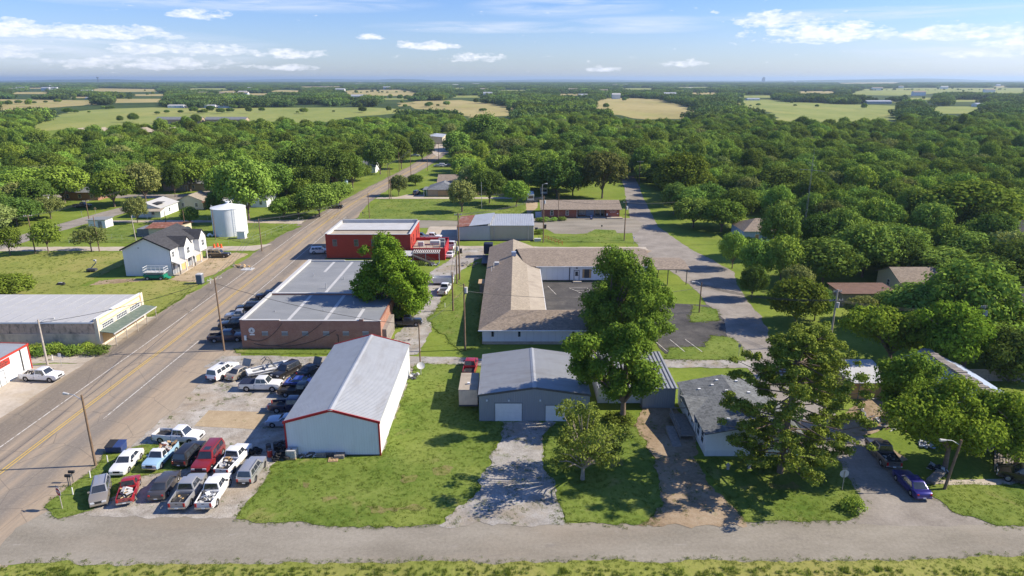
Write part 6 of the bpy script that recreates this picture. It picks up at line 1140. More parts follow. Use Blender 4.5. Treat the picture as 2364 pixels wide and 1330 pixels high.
# boat, trailers, lift, containers
def boat():
    x, y = G(622, 866); r_ = thing('boat', 'white open motor boat with metal wake tower on a trailer in the lot', 'boat', (x, y, 0.06), -R(58))
    st = [(-3.1, 0.95, 0.55, 1.25), (-2.0, 1.08, 0.45, 1.25), (-0.5, 1.12, 0.42, 1.30), (1.0, 1.0, 0.48, 1.40), (2.2, 0.66, 0.62, 1.50), (3.2, 0.08, 1.0, 1.62)]
    mb = MB(); rows = [[(-w_, yy, zt), (-w_ * 0.92, yy, zb + 0.35), (0, yy, zb), (w_ * 0.92, yy, zb + 0.35), (w_, yy, zt)] for (yy, w_, zb, zt) in st]
    for a, b_ in zip(rows, rows[1:]):
        for i in range(4): mb.poly([a[i], a[i + 1], b_[i + 1], b_[i]])
    mb.poly(rows[0]); h_ = mb.build('hull', M['white_paint'], r_, smooth=True)
    mb = MB()
    for a, b_, (s0, s1) in zip(rows, rows[1:], zip(st, st[1:])):
        for s in (0, 4): k0, k1 = 0.80, 0.80; mb.poly([a[s], b_[s], (b_[s][0] * k1, b_[s][1], b_[s][2] + 0.03), (a[s][0] * k0, a[s][1], a[s][2] + 0.03)])
    mb.poly([(-0.66, 2.2, 1.53), (0.66, 2.2, 1.53), (0.08, 3.2, 1.65), (-0.08, 3.2, 1.65)]).poly([(-0.9, -3.1, 1.28), (0.9, -3.1, 1.28), (0.9, -2.4, 1.28), (-0.9, -2.4, 1.28)]); mb.build('deck', M['white_paint'], r_)
    MB().box(-0.88, 0.88, -2.4, 2.0, 0.8, 0.86).build('cockpit_floor', M['grey_trim'], r_)
    for s in (-1, 1): MB().box(s * 0.55 - 0.25, s * 0.55 + 0.25, -0.6, 0.0, 0.86, 1.3).build('seat', M['felt_light'], r_, bevel=0.04)
    MB().hexa([(-0.9, 0.7, 1.4), (0.9, 0.7, 1.4), (0.8, 0.76, 1.4), (-0.8, 0.76, 1.4), (-0.75, 0.35, 1.8), (0.75, 0.35, 1.8), (0.72, 0.4, 1.8), (-0.72, 0.4, 1.8)]).build('windscreen', M['glass'], r_)
    mb = MB()
    for s in (-1, 1): mb.tube([(s * 1.0, 0.9, 1.35), (s * 0.85, 0.2, 2.5), (s * 0.6, -0.3, 2.75), (0, -0.35, 2.8)], 0.045).tube([(s * 1.05, -0.8, 1.3), (s * 0.85, 0.0, 2.45)], 0.045)
    mb.tube([(-0.5, -0.3, 2.72), (-0.6, -0.9, 2.3)], 0.05).tube([(0.4, -0.3, 2.72), (0.5, -0.9, 2.3)], 0.05); mb.build('wake_tower', M['dark_steel'], r_)
    mb = MB()
    for s in (-1, 1): mb.poly([(s * 1.13, -3.0, 1.02), (s * 1.13, 1.0, 1.1), (s * 1.11, 1.0, 1.2), (s * 1.13, -3.0, 1.12)])
    mb.build('side_stripe', M['black_trim'], r_, fix=False)
    r2 = thing('boat_trailer', 'dark steel trailer under the white motor boat', 'trailer', (x, y, 0.06), -R(58))
    mb = MB().box(-0.9, -0.8, -2.8, 2.4, 0.34, 0.44).box(0.8, 0.9, -2.8, 2.4, 0.34, 0.44).box(-0.8, 0.8, -2.6, -2.5, 0.34, 0.44).box(-0.8, 0.8, 0.6, 0.7, 0.34, 0.44)
    for s in (-1, 1): mb.hexa([(s * 0.85 - 0.05, 2.4, 0.34), (s * 0.85 + 0.05, 2.4, 0.34), (0.05, 4.2, 0.34), (-0.05, 4.2, 0.34), (s * 0.85 - 0.05, 2.4, 0.43), (s * 0.85 + 0.05, 2.4, 0.43), (0.05, 4.2, 0.43), (-0.05, 4.2, 0.43)])
    mb.build('frame', M['dark_steel'], r2)
    for s in (-1, 1):
        for yy in (-1.2, -0.45): wo = MB().cyl((s * 1.0, yy, 0.3), (s * 1.2, yy, 0.3), 0.3, n=16).build('wheel', M['rubber'], r2); MB().cyl((s * 1.18, yy, 0.3), (s * 1.22, yy, 0.3), 0.17, n=12).build('rim', M['rim'], wo)
boat()
def box_trailer(x0, y0, name, label, w_, l_, h_, mat, topmat, wheels=True):
    r_ = thing(name, label, 'trailer', (x0, y0, 0.04)); z0 = 0.55 if wheels else 0.05
    MB().box(-w_ / 2, w_ / 2, 0, l_, z0, h_).build('body', M[mat], r_, bevel=0.03); MB().box(-w_ / 2 - 0.03, w_ / 2 + 0.03, -0.03, l_ + 0.03, h_, h_ + 0.05).build('roof', M[topmat], r_)
    MB().box(-w_ / 2 + 0.08, w_ / 2 - 0.08, -0.05, 0.0, z0 + 0.1, h_ - 0.1).build('rear_door', M[mat], r_)
    MB().box(-0.2, 0.15, 1.6, 1.9, h_ + 0.05, h_ + 0.3).build('roof_vent', M['white_paint'], r_)
    if wheels:
        for s in (-1, 1):
            for yy in (1.8, 2.7): wo = MB().cyl((s * (w_ / 2 - 0.22), yy, 0.35), (s * (w_ / 2 + 0.02), yy, 0.35), 0.35, n=16).build('wheel', M['rubber'], r_); MB().cyl((s * (w_ / 2), yy, 0.35), (s * (w_ / 2 + 0.04), yy, 0.35), 0.2, n=12).build('rim', M['rim'], wo)
        MB().box(-w_ / 2, w_ / 2, -0.15, 0, 0.4, 0.56).build('bumper', M['dark_steel'], r_)
    return r_
box_trailer(-5.8, 82.3, 'box_trailer', 'grubby grey box trailer standing between lawn and grey workshop', 2.5, 5.4, 2.7, 'old_stucco', 'felt_tan')
x, y = G(1024, 656); r_ = thing('utility_trailer', 'white walled utility trailer behind the alley white pickup', 'trailer', (x, y, 0.04)); mb = MB().box(-2.2, 2.2, -1.0, -0.94, 0.5, 1.6).box(-2.2, 2.2, 0.94, 1.0, 0.5, 1.6).box(-2.2, -2.14, -0.94, 0.94, 0.5, 1.6).box(2.14, 2.2, -0.94, 0.94, 0.5, 1.6); mb.build('side_walls', M['panel_white'], r_); MB().box(-2.2, 2.2, -1, 1, 0.42, 0.5).build('floor', M['grey_wood'], r_)
for s in (-1, 1): MB().cyl((0, s * 0.95, 0.35), (0, s * 1.15, 0.35), 0.35, n=14).build('wheel', M['rubber'], r_)
r_ = thing('flatbed_trailer', 'dark flatbed with a tall navy blue load behind the church', 'trailer', (*G(1124, 604), 0.03)); MB().box(-1.1, 1.1, -4.5, 3.5, 0.6, 0.8).build('deck', M['dark_steel'], r_)
for s in (-1, 1):
    for yy in (-2.5, -1.6): MB().cyl((s * 0.9, yy, 0.4), (s * 1.15, yy, 0.4), 0.4, n=14).build('wheel', M['rubber'], r_)
x, y = G(1128, 592); r_ = thing('covered_load', 'tall navy tarpaulin covered load on the flatbed behind the church', 'load', (x, y, 0.83)); MB().box(-1.1, 1.1, -1.3, 1.3, 0, 2.6).build('cover', M['navy_cover'], r_, bevel=0.2, smooth=True)
mb = MB()
for i in range(4): mb.tube([(-1.13, -1.0 + i * 0.65, 0.1), (-1.13, -1.0 + i * 0.65, 2.45)], 0.03)
mb.build('rope', M['cable'], r_)
def rv(x, y, label):
    r_ = thing('camper_van', label, 'camper', (*G(x, y), 0.03)); MB().box(-1.2, 1.2, 0, 7.5, 0.5, 3.0).build('body', M['white_paint'], r_, bevel=0.12); MB().box(-1.0, 1.0, -0.04, 0.02, 1.5, 2.4).build('windshield', M['glass'], r_); MB().box(-1.1, 1.1, -0.1, 0, 0.5, 0.8).build('bumper', M['dark_steel'], r_); MB().box(-0.4, 0.4, 3, 3.8, 3.0, 3.3).build('roof_unit', M['white_paint'], r_)
    for s in (-1, 1):
        MB().box(s * 0.75 - 0.2, s * 0.75 + 0.2, -0.05, 0, 0.95, 1.15).build('headlight', M['lamp_clear'], r_)
        for yy in (1.2, 5.6): MB().cyl((s * 0.95, yy, 0.42), (s * 1.2, yy, 0.42), 0.42, n=14).build('wheel', M['rubber'], r_)
rv(1225, 468, 'white camper van facing the camera behind the post office'); rv(1256, 452, 'white camper top just behind the post office roof')
def scissor_lift():
    r_ = thing('scissor_lift', 'green scissor lift with white railed platform beside the duplex wall', 'lift', (*G(362, 645), 0.02)); MB().box(-2.1, 2.1, -0.9, 0.9, 0.45, 1.15).build('chassis', M['lift_green'], r_, bevel=0.05)
    for s in (-1, 1):
        for xx in (-1.5, 1.4): wo = MB().cyl((xx, s * 0.75, 0.42), (xx, s * 1.0, 0.42), 0.42, n=16).build('wheel', M['rubber'], r_); MB().cyl((xx, s * 0.95, 0.42), (xx, s * 1.03, 0.42), 0.22, n=12).build('rim', M['felt_light'], wo)
    mb = MB()
    for zz in (1.22, 1.42): mb.hexa([(-1.9, -0.7, zz), (1.9, -0.7, zz + 0.08), (1.9, 0.7, zz + 0.08), (-1.9, 0.7, zz), (-1.9, -0.7, zz + 0.08), (1.9, -0.7, zz + 0.16), (1.9, 0.7, zz + 0.16), (-1.9, 0.7, zz + 0.08)])
    mb.build('scissor_arms', M['felt_light'], r_); MB().box(-2.3, 2.3, -0.95, 0.95, 1.66, 1.78).build('platform', M['felt_light'], r_)
    mb = MB()
    for yy in (-0.92, 0.92):
        for zz in (2.25, 2.8): mb.cyl((-2.28, yy, zz), (2.28, yy, zz), 0.04, n=6)
        for i in range(6): xx = -2.28 + i * 0.912; mb.cyl((xx, yy, 1.78), (xx, yy, 2.8), 0.035, n=6)
    for xx in (-2.28, 2.28):
        for zz in (2.25, 2.8): mb.cyl((xx, -0.92, zz), (xx, 0.92, zz), 0.04, n=6)
    mb.build('guard_rail', M['white_paint'], r_); MB().hexa([(2.1, -0.6, 0.6), (3.0, -0.6, 0.25), (3.0, 0.6, 0.25), (2.1, 0.6, 0.6), (2.1, -0.6, 0.75), (3.0, -0.6, 0.4), (3.0, 0.6, 0.4), (2.1, 0.6, 0.75)]).build('ramp', M['lift_green'], r_); MB().box(-2.6, -2.1, -0.5, 0.5, 0.5, 1.2).build('outrigger', M['lift_green'], r_)
scissor_lift()
# ------------------------------------------------------------------ poles, wires, signs, small things
POLES = {}
def pole(key, label, bx, by, top, name='utility_pole', mat='pole_wood', arms=(), lamp=None, tr=None, r=0.15, lean=0.0, group=None, ang=0.0):
    x, y = G(bx, by); h = ZH(top, y) if top > 20 else top
    r_ = thing(name, label, 'utility pole' if name == 'utility_pole' else 'street lamp' if 'lamp' in name else 'pole', (x, y, 0), 0, group)
    MB().cyl((0, 0, 0), (lean * h, 0, h), r, r * 0.68, 10).build('pole', M[mat], r_, smooth=True)
    ca, sa = math.cos(ang), math.sin(ang)
    for (zz, half) in arms:
        zz = h - zz; cx = lean * zz; o = MB().hexa([(cx - half * ca - 0.06 * sa, -half * sa - 0.06 * ca, zz - 0.06), (cx + half * ca - 0.06 * sa, half * sa - 0.06 * ca, zz - 0.06), (cx + half * ca + 0.06 * sa, half * sa + 0.06 * ca, zz - 0.06), (cx - half * ca + 0.06 * sa, -half * sa + 0.06 * ca, zz - 0.06), (cx - half * ca - 0.06 * sa, -half * sa - 0.06 * ca, zz + 0.07), (cx + half * ca - 0.06 * sa, half * sa - 0.06 * ca, zz + 0.07), (cx + half * ca + 0.06 * sa, half * sa + 0.06 * ca, zz + 0.07), (cx - half * ca + 0.06 * sa, -half * sa + 0.06 * ca, zz + 0.07)]).build('crossarm', M['pole_pale'], r_)
        for t in (-0.9, -0.45, 0.45, 0.9): MB().cyl((cx + half * ca * t, half * sa * t, zz + 0.07), (cx + half * ca * t, half * sa * t, zz + 0.28), 0.05, n=8).build('insulator', M['felt_light'], o)
    if lamp:   # (direction angle, length, height below top)
        a, ln, dz = lamp; zz = h - dz; cx = lean * zz; dx, dy = math.cos(a), math.sin(a)
        o = MB().tube([(cx, 0, zz - 0.3), (cx + dx * ln * 0.6, dy * ln * 0.6, zz + 0.25), (cx + dx * ln, dy * ln, zz + 0.3)], 0.04, 8).build('lamp_arm', M['steel'], r_)
        MB().cyl((cx + dx * ln, dy * ln, zz + 0.28), (cx + dx * (ln + 0.65), dy * (ln + 0.65), zz + 0.3), 0.1, 0.17, 10).build('lamp_head', M['felt_light'], o)
    if tr:
        for zt in (tr if isinstance(tr, tuple) else (tr,)): MB().cyl((0.32, 0, h - zt - 0.9), (0.32, 0, h - zt), 0.26, n=14).build('transformer', M['felt_light'], r_)
    POLES[key] = (Vector((x, y, 0)), h, lean); return r_
PI = math.pi
pole('lot', 'tall brown pole with white street light arm at the gravel lot corner', 221, 1075, 912, 'street_lamp', lamp=(PI * 0.93, 1.7, 0.35))
pole('brick', 'tall pole with crossarm at the corner of the brick store', 518, 810, 640, arms=((0.35, 1.2),), ang=0.9, lean=-0.005)
pole('left', 'pole with street light arm between the sign shop and old storefront', 110, 843, 738, 'street_lamp', 'pole_pale', lamp=(0.3, 1.5, 0.3), r=0.17)
pole('duplex', 'bare dark pole beside the highway between duplex and water tank', 605, 580, 505)
pole('shop', 'slim dark pole behind the long metal building', 971, 855, 748, r=0.12)
pole('ch_near', 'dark pole with transformer in front of the white church', 1074, 808, 655, tr=0.6, r=0.16)
pole('al1', 'nearest of the three dark poles standing close together on the alley', 1046, 718, 628, r=0.17); pole('al2', 'middle one of the three dark poles standing close together on the alley', 1055, 655, 560, r=0.17, tr=0.9); pole('al3', 'farthest and tallest of the three dark poles close together on the alley', 1061, 645, 492, r=0.2, arms=((0.4, 0.8),))
pole('hall', 'tall dark pole at the right end of the tan metal hall', 1254, 560, 452, r=0.17, tr=(1.2,)); pole('hall2', 'pale light pole behind the metal hall left of the post office', 1251, 503, 425, 'street_lamp', 'steel', lamp=(0.2, 1.0, 0.2), r=0.09)
pole('post', 'slim pole in the flower bed before the post office', 1289, 506, 445, r=0.1); pole('corner', 'dark pole with small crossarm on the corner lawn by the side street', 1441, 556, 465, arms=((0.3, 0.8),), r=0.17, tr=1.3)
pole('st_r', 'dark pole with white lamp left of the right hand street', 1614, 722, 652, 'street_lamp', lamp=(PI, 1.2, 0.2), r=0.14)
pole('lr', 'leaning brown lamp pole by the deep blue sedan', 2180, 1130, 1016, 'street_lamp', 'pole_wood', lamp=(PI, 1.6, 0.3), lean=0.12, r=0.17)
pole('rt', 'pale pole with two crossarms and transformer above the right hedge', 1915, 800, 668, 'utility_pole', 'pole_pale', arms=((0.4, 0.7), (1.9, 1.2)), tr=2.2, r=0.17, ang=0.15)
pole('rt2', 'pole top with transformer poking from the right hand hedge', 2248, 830, 705, 'utility_pole', 'pole_pale', arms=((0.3, 0.6),), tr=0.8, r=0.16)
pole('hw1', 'slim pole on the lawn right of the highway', 853, 504, 445, r=0.13); pole('hw2', 'left one of two close poles by the round tree beside the highway', 899, 460, 378, r=0.15); pole('hw3', 'right one of two close poles by the round tree beside the highway', 903, 459, 385, r=0.15)
pole('hw4', 'tall pole left of the far highway', 949, 408, 345, r=0.15); pole('hw5', 'slim pole right of the far highway', 987, 394, 352, r=0.14); pole('hw6', 'distant pole at the highway bend', 1013, 373, 330, r=0.14); pole('hw7', 'slim pole left of the highway near the porch house', 922, 395, 350, r=0.13); pole('hw8', 'pole between the lawn and the garage house drive', 1068, 490, 462, r=0.13); pole('hw9', 'slim pale pole on the lawn behind the metal hall', 1112, 483, 420, 'utility_pole', 'steel', r=0.09)
pole('w1', 'dark pole at the edge of the west lawn near the left edge', 82, 585, 496, arms=((0.3, 0.9),), r=0.15, ang=0.4); pole('w2', 'dark pole on the west lawn beside the forked small tree', 230, 582, 500, r=0.14); pole('w3', 'pole with equipment beside the small utility hut', 208, 520, 463, arms=((0.2, 0.8),), r=0.14, ang=0.5); pole('w4', 'pole with transformer in front of the left trees', 118, 505, 450, arms=((0.2, 0.9),), tr=0.6, r=0.14, ang=0.5)
pole('w5', 'pale leaning pole behind the duplex roof', 314, 556, 498, 'utility_pole', 'pole_pale', r=0.14, lean=-0.03); pole('w6', 'dark slim pole before the water tank', 498, 553, 484, r=0.12); pole('w7', 'slim pole left of the rusty shed', 384, 520, 487, r=0.12); pole('w8', 'slim pole in front of the rusty shed roof', 428, 530, 485, r=0.12); pole('w9', 'pole behind the tan brick house trees', 392, 446, 400, arms=((0.3, 1.0),), r=0.15)
pole('tpole', 'T shaped pole at the end of the side street', 1475, 430, 372, arms=((0.3, 1.3),), r=0.17); pole('rr', 'pole with crossarm over trees right of the side street', 1613, 505, 456, 'utility_pole', 'pole_pale', arms=((0.2, 0.9),), r=0.13)
def wire(label, a, b, za=0.2, zb=0.2, sag=0.9, r=0.034, offs=(0,)):
    pa, ha, la = POLES[a] if isinstance(a, str) else (Vector(a), 0, 0); pb, hb, lb = POLES[b] if isinstance(b, str) else (Vector(b), 0, 0)
    A = Vector((pa.x + la * ha, pa.y, ha - za)) if ha else pa; B = Vector((pb.x + lb * hb, pb.y, hb - zb)) if hb else pb; n = Vector((-(B - A).y, (B - A).x, 0)).normalized()
    mb = MB()
    for o_ in offs: mb.tube(hang(tuple(A + n * o_), tuple(B + n * o_), sag, 14), r, 4)
    tag(mb.build('power_line', M['cable']), label, 'wire')
wire('thin wire from the brick store pole over the highway to the storefront lamp', 'brick', 'left', 0.3, 0.5, 0.8)
wire('bundle of wires from the brick store pole along to the dark duplex pole', 'brick', 'duplex', 0.2, 0.2, 1.2, offs=(-0.6, 0, 0.6))
wire('wire from the brick store pole to the gravel lot street light', 'brick', 'lot', 1.4, 0.6, 0.7); wire('wire from the brick store pole to the slim pole behind the metal building', 'brick', 'shop', 1.0, 0.3, 0.9)
wire('wire from the slim pole behind the metal building to the church pole', 'shop', 'ch_near', 0.3, 1.0, 0.6); wire('wires from the church pole to the alley poles', 'ch_near', 'al1', 0.3, 0.3, 0.6, offs=(-0.3, 0.3)); wire('wires between the near and middle alley poles', 'al1', 'al2', 0.4, 0.4, 0.4, offs=(-0.3, 0.3)); wire('wires from the alley poles to the metal hall pole', 'al3', 'hall', 0.3, 0.3, 0.8, offs=(-0.4, 0.4))
wire('long wire from the church pole across the dark roof to the side street lamp', 'ch_near', 'st_r', 1.2, 1.0, 1.6); wire('wires from the side street lamp to the pale right hand pole', 'st_r', 'rt', 0.5, 1.8, 1.0, offs=(-0.5, 0, 0.5)); wire('wires from the pale right hand pole into the right hedge', 'rt', 'rt2', 1.8, 0.3, 1.0, offs=(-0.6, 0, 0.6)); wire('wire from the metal hall pole to the corner lawn pole', 'hall', 'corner', 0.4, 0.4, 0.9); wire('wire from the corner lawn pole to the pole over the right trees', 'corner', 'rr', 0.3, 0.2, 0.8)
wire('bright double wires from the left edge pole to the hut pole', 'w1', 'w3', 0.3, 0.2, 0.5, 0.03, (-0.6, 0.6)); wire('bright double wires from the hut pole toward the tan brick house', 'w3', 'w9', 0.2, 0.3, 0.6, 0.03, (-0.5, 0.5)); wire('wires from the left edge pole out of the picture', 'w1', (-145, 150, 9), 0.3, 0.2, 0.4, 0.03, (-0.6, 0.6)); wire('wires from the transformer pole by the left trees to the hut pole', 'w4', 'w3', 0.2, 0.3, 0.5, 0.022, (-0.5, 0.5))
wire('wires along the highway from the dark duplex pole to the lawn pole', 'duplex', 'hw1', 0.2, 0.2, 1.2, offs=(-0.4, 0.4)); wire('wires along the highway from the lawn pole to the paired poles', 'hw1', 'hw2', 0.2, 0.2, 0.6, offs=(-0.4, 0.4)); wire('wires along the far highway past the tall pole', 'hw2', 'hw4', 0.2, 0.2, 0.8, offs=(-0.4, 0.4))
def mast():
    x, y = G(1853, 560); r_ = thing('radio_mast', 'thin lattice radio mast rising above the right hand trees', 'mast', (x, y, 0)); h = 23; mb = MB()
    cs = [(0.25 * math.cos(a), 0.25 * math.sin(a)) for a in (0.5, 2.6, 4.7)]
    for (cx, cy) in cs: mb.cyl((cx, cy, 0), (cx * 0.5, cy * 0.5, h), 0.028, n=5)
    for i in range(30):
        a, b_ = cs[i % 3], cs[(i + 1) % 3]; k0 = 1 - 0.5 * i / 30; mb.cyl((a[0] * k0, a[1] * k0, i * h / 30), (b_[0] * k0, b_[1] * k0, (i + 1) * h / 30), 0.02, n=4)
    mb.build('lattice', M['grey_trim'], r_); m2 = MB().cyl((0, 0, h), (0, 0, h + 2.4), 0.03, n=5); m2.cyl((-3.2, 0, h - 3.4), (3.6, 0.4, h - 4.0), 0.04, n=5)
    for i in range(6): m2.cyl((-2.8 + i * 1.1, -0.7, h - 3.45 - i * 0.09), (-2.8 + i * 1.1, 0.7, h - 3.45 - i * 0.09), 0.02, n=4)
    m2.cyl((-1.2, 0, h - 1.5), (0.9, 0.2, h - 2.6), 0.03, n=4); m2.build('antenna', M['grey_trim'], r_)
    x, y = x, y
mast()
def stop_sign(x, y, face, label, back=False, h=2.05):
    r_ = thing('stop_sign', label, 'sign', (*G(x, y), 0), face); MB().cyl((0, 0.06, 0), (0, 0.06, h + 0.3), 0.045, n=8).build('post', M['pole_pale'], r_)
    oc = lambda R_, yy: [(R_ * math.cos(PI / 8 + i * PI / 4), yy, h + R_ * math.sin(PI / 8 + i * PI / 4)) for i in range(8)]
    p = MB().prism(oc(0.5, 0), (0, 0.02, 0)).build('sign_plate', M['felt_light'], r_)
    MB().poly(oc(0.5, -0.004)).build('sign_border', M['white_paint'], p, fix=False); MB().poly(oc(0.455, -0.008)).build('sign_face', M['red_paint'], p, fix=False)
    text_on(p, (0, 0, 0), 'STOP', Face('S', -0.0), 0, h, 0.36, M['white_paint'], d=0.014, squash=0.85)
    MB().box(-0.3, 0.3, 0.0, 0.02, h + 0.52, h + 0.68).build('street_name_plate', M['grey_trim'], r_); return r_
stop_sign(143, 1176, -0.55, 'red stop sign on the corner grass by the highway'); stop_sign(1943, 1132, PI, 'back of a stop sign on the lawn left of the right hand street')
def signpost(x, y, label, w_, h_, mat, h=2.0, name='road_sign', diamond=False, rz=0.0):
    r_ = thing(name, label, 'sign', (*G(x, y), 0), rz); MB().cyl((0, 0.05, 0), (0, 0.05, h), 0.035, n=6).build('post', M['steel'], r_)
    if diamond: MB().prism([(0, 0, h - w_), (w_ / 2 * 1.4, 0, h - w_ / 2 + 0.2), (0, 0, h + 0.4), (-w_ / 2 * 1.4, 0, h - w_ / 2 + 0.2)], (0, 0.02, 0)).build('sign_plate', M[mat], r_)
    else: MB().box(-w_ / 2, w_ / 2, 0, 0.02, h - h_, h).build('sign_plate', M[mat], r_)
signpost(142, 845, 'small blank white road sign beside the dirt lane', 0.45, 0.6, 'white_paint', 2.1); signpost(222, 496, 'yellow diamond warning sign at the bend of the west street', 0.7, 0.7, 'orange_yellow' if 'orange_yellow' in M else 'ochre', 2.2, diamond=True); signpost(190, 503, 'slim grey sign post beside the west street', 0.3, 0.4, 'felt_light', 2.2)
signpost(1389, 532, 'small dark sign on the lawn facing the post office', 0.4, 0.5, 'dark_trim', 1.6); signpost(1463, 566, 'small white street sign on the corner lawn', 0.4, 0.3, 'white_paint', 2.2); signpost(838, 500, 'tiny grey sign on the lawn right of the highway', 0.4, 0.4, 'grey_trim', 1.5)
signpost(1705, 825, 'small grey road sign on the lawn before the church driveway', 0.4, 0.5, 'grey_trim', 2.2)
def mailbox(x, y, label, dbl=False):
    r_ = thing('mailbox', label, 'mailbox', (*G(x, y), 0)); 
    for xx in ((-0.12, 0.12) if dbl else (0,)): MB().box(xx - 0.04, xx + 0.04, -0.04, 0.04, 0, 1.15).build('post', M['grey_wood'], r_)
    mb = MB().box(-0.32, 0.32, -0.13, 0.13, 1.15, 1.32); mb.prism([(-0.32, 0.13 * math.cos(a), 1.32 + 0.13 * math.sin(a)) for a in [i * PI / 8 for i in range(9)]], (0.64, 0, 0)); mb.build('box', M['plastic_black'], r_); MB().box(0.325, 0.335, -0.11, 0.11, 1.17, 1.4).build('door', M['dark_steel'], r_)
mailbox(162, 1122, 'black mailbox on two posts at the grass corner, nearer the camera', True); mailbox(170, 1113, 'black mailbox on one post just behind the two post one')
def hydrant(x, y, label):
    r_ = thing('fire_hydrant', label, 'hydrant', (*G(x, y), 0.05)); mb = MB().cyl((0, 0, 0), (0, 0, 0.1), 0.2, n=12).cyl((0, 0, 0.1), (0, 0, 0.62), 0.14, n=12); mb.build('barrel', M['pole_pale'], r_); MB().cyl((0, 0, 0.62), (0, 0, 0.8), 0.19, 0.06, 12).build('bonnet', M['pole_pale'], r_); MB().cyl((-0.27, 0, 0.45), (0.27, 0, 0.45), 0.08, n=10).cyl((0, -0.25, 0.42), (0, 0, 0.42), 0.1, n=10).build('nozzle', M['pole_pale'], r_)
hydrant(1680, 1084, 'pale fire hydrant on the lawn in front of the mobile home, left one'); hydrant(1729, 1082, 'pale fire hydrant half behind the pine branches')
def stake(x, y, label, h=0.9, mat='white_paint'): tag(MB().cyl((0, 0, 0), (0.03, 0, h), 0.06, n=8).build('marker_post', M[mat], origin=(0, 0, 0)), label, 'post').location = (*G(x, y), 0)
stake(169, 1143, 'short white marker post on the corner grass'); stake(209, 1104, 'white marker post among the corner grass behind the first'); stake(249, 1068, 'small white marker post by the blue dumpster'); stake(486, 655, 'white pipe marker beside the portable toilet', 1.3); stake(122, 833, 'white pipe bollard at the foot of the storefront lamp', 1.0); stake(1027, 710, 'white marker in the grass beside the alley poles', 0.9)
def dumpster(x, y, label, mat='dump_blue', rz=0.0):
    r_ = thing('dumpster', label, 'dumpster', (*G(x, y), 0.06), rz); r_.scale = (0.8,) * 3; MB().hexa([(-1.15, -0.7, 0.1), (1.15, -0.7, 0.1), (1.15, 0.7, 0.1), (-1.15, 0.7, 0.1), (-1.2, -0.85, 1.05), (1.2, -0.85, 1.05), (1.2, 0.85, 1.35), (-1.2, 0.85, 1.35)]).build('bin', M[mat], r_, bevel=0.02)
    mb = MB()
    for i in range(5): xx = -1.0 + i * 0.5; mb.box(xx - 0.03, xx + 0.03, -0.82, -0.72, 0.2, 1.0)
    mb.build('ribs', M[mat], r_); MB().hexa([(-1.24, -0.9, 1.06), (0, -0.9, 1.06), (0, 0.9, 1.37), (-1.24, 0.9, 1.37), (-1.24, -0.9, 1.1), (0, -0.9, 1.1), (0, 0.9, 1.41), (-1.24, 0.9, 1.41)]).build('lid', M['plastic_black'], r_)
    MB().hexa([(0.02, -0.9, 1.06), (1.24, -0.9, 1.06), (1.24, 0.9, 1.37), (0.02, 0.9, 1.37), (0.02, -0.9, 1.1), (1.24, -0.9, 1.1), (1.24, 0.9, 1.41), (0.02, 0.9, 1.41)]).build('lid', M['dump_blue'], r_)
dumpster(270, 1042, 'dark blue dumpster beside the corner grass')
r_ = thing('portable_toilet', 'blue grey portable toilet with white roof near the duplex', 'toilet', (*G(463, 655), 0)); MB().box(-0.6, 0.6, -0.6, 0.6, 0.08, 2.1).build('cabin', M['porta_blue'], r_, bevel=0.04); MB().hexa([(-0.65, -0.65, 2.1), (0.65, -0.65, 2.1), (0.65, 0.65, 2.1), (-0.65, 0.65, 2.1), (-0.45, -0.45, 2.3), (0.45, -0.45, 2.3), (0.45, 0.45, 2.3), (-0.45, 0.45, 2.3)]).build('roof', M['felt_light'], r_); MB().box(0.6, 0.63, -0.45, 0.45, 0.15, 1.95).build('door', M['grey_trim'], r_); MB().box(-0.66, 0.66, -0.66, 0.66, 0, 0.08).build('skid', M['dark_trim'], r_)
r_ = thing('light_tower', 'small folded towable boom with raised arm on the west lawn', 'machine', (*G(213, 628), 0)); MB().box(-1.0, 1.0, -0.5, 0.5, 0.3, 0.8).build('chassis', M['dark_steel'], r_); MB().cyl((-0.2, 0, 0.8), (1.3, 0, 2.3), 0.1, n=8).cyl((1.3, 0, 2.3), (1.0, 0, 2.7), 0.08, n=8).build('boom', M['grey_trim'], r_)
for s in (-1, 1): MB().cyl((-0.3, s * 0.5, 0.3), (-0.3, s * 0.7, 0.3), 0.3, n=12).build('wheel', M['rubber'], r_)
MB().box(0.8, 1.3, -0.2, 0.2, 2.6, 2.9).build('lamp_head', M['felt_light'], r_)
r_ = thing('scrap_bundle', 'dark bundle of scrap lying on the west lawn', 'junk', (*G(141, 658), 0)); MB().hexa([(-0.9, -0.4, 0), (0.9, -0.4, 0), (0.8, 0.5, 0), (-0.8, 0.5, 0), (-0.7, -0.2, 0.5), (0.8, -0.2, 0.35), (0.6, 0.3, 0.6), (-0.6, 0.3, 0.45)]).build('bundle', M['plastic_black'], r_, bevel=0.06); MB().box(-0.5, 0.3, -0.1, 0.2, 0.5, 0.58).build('sheet', M['felt_light'], r_)
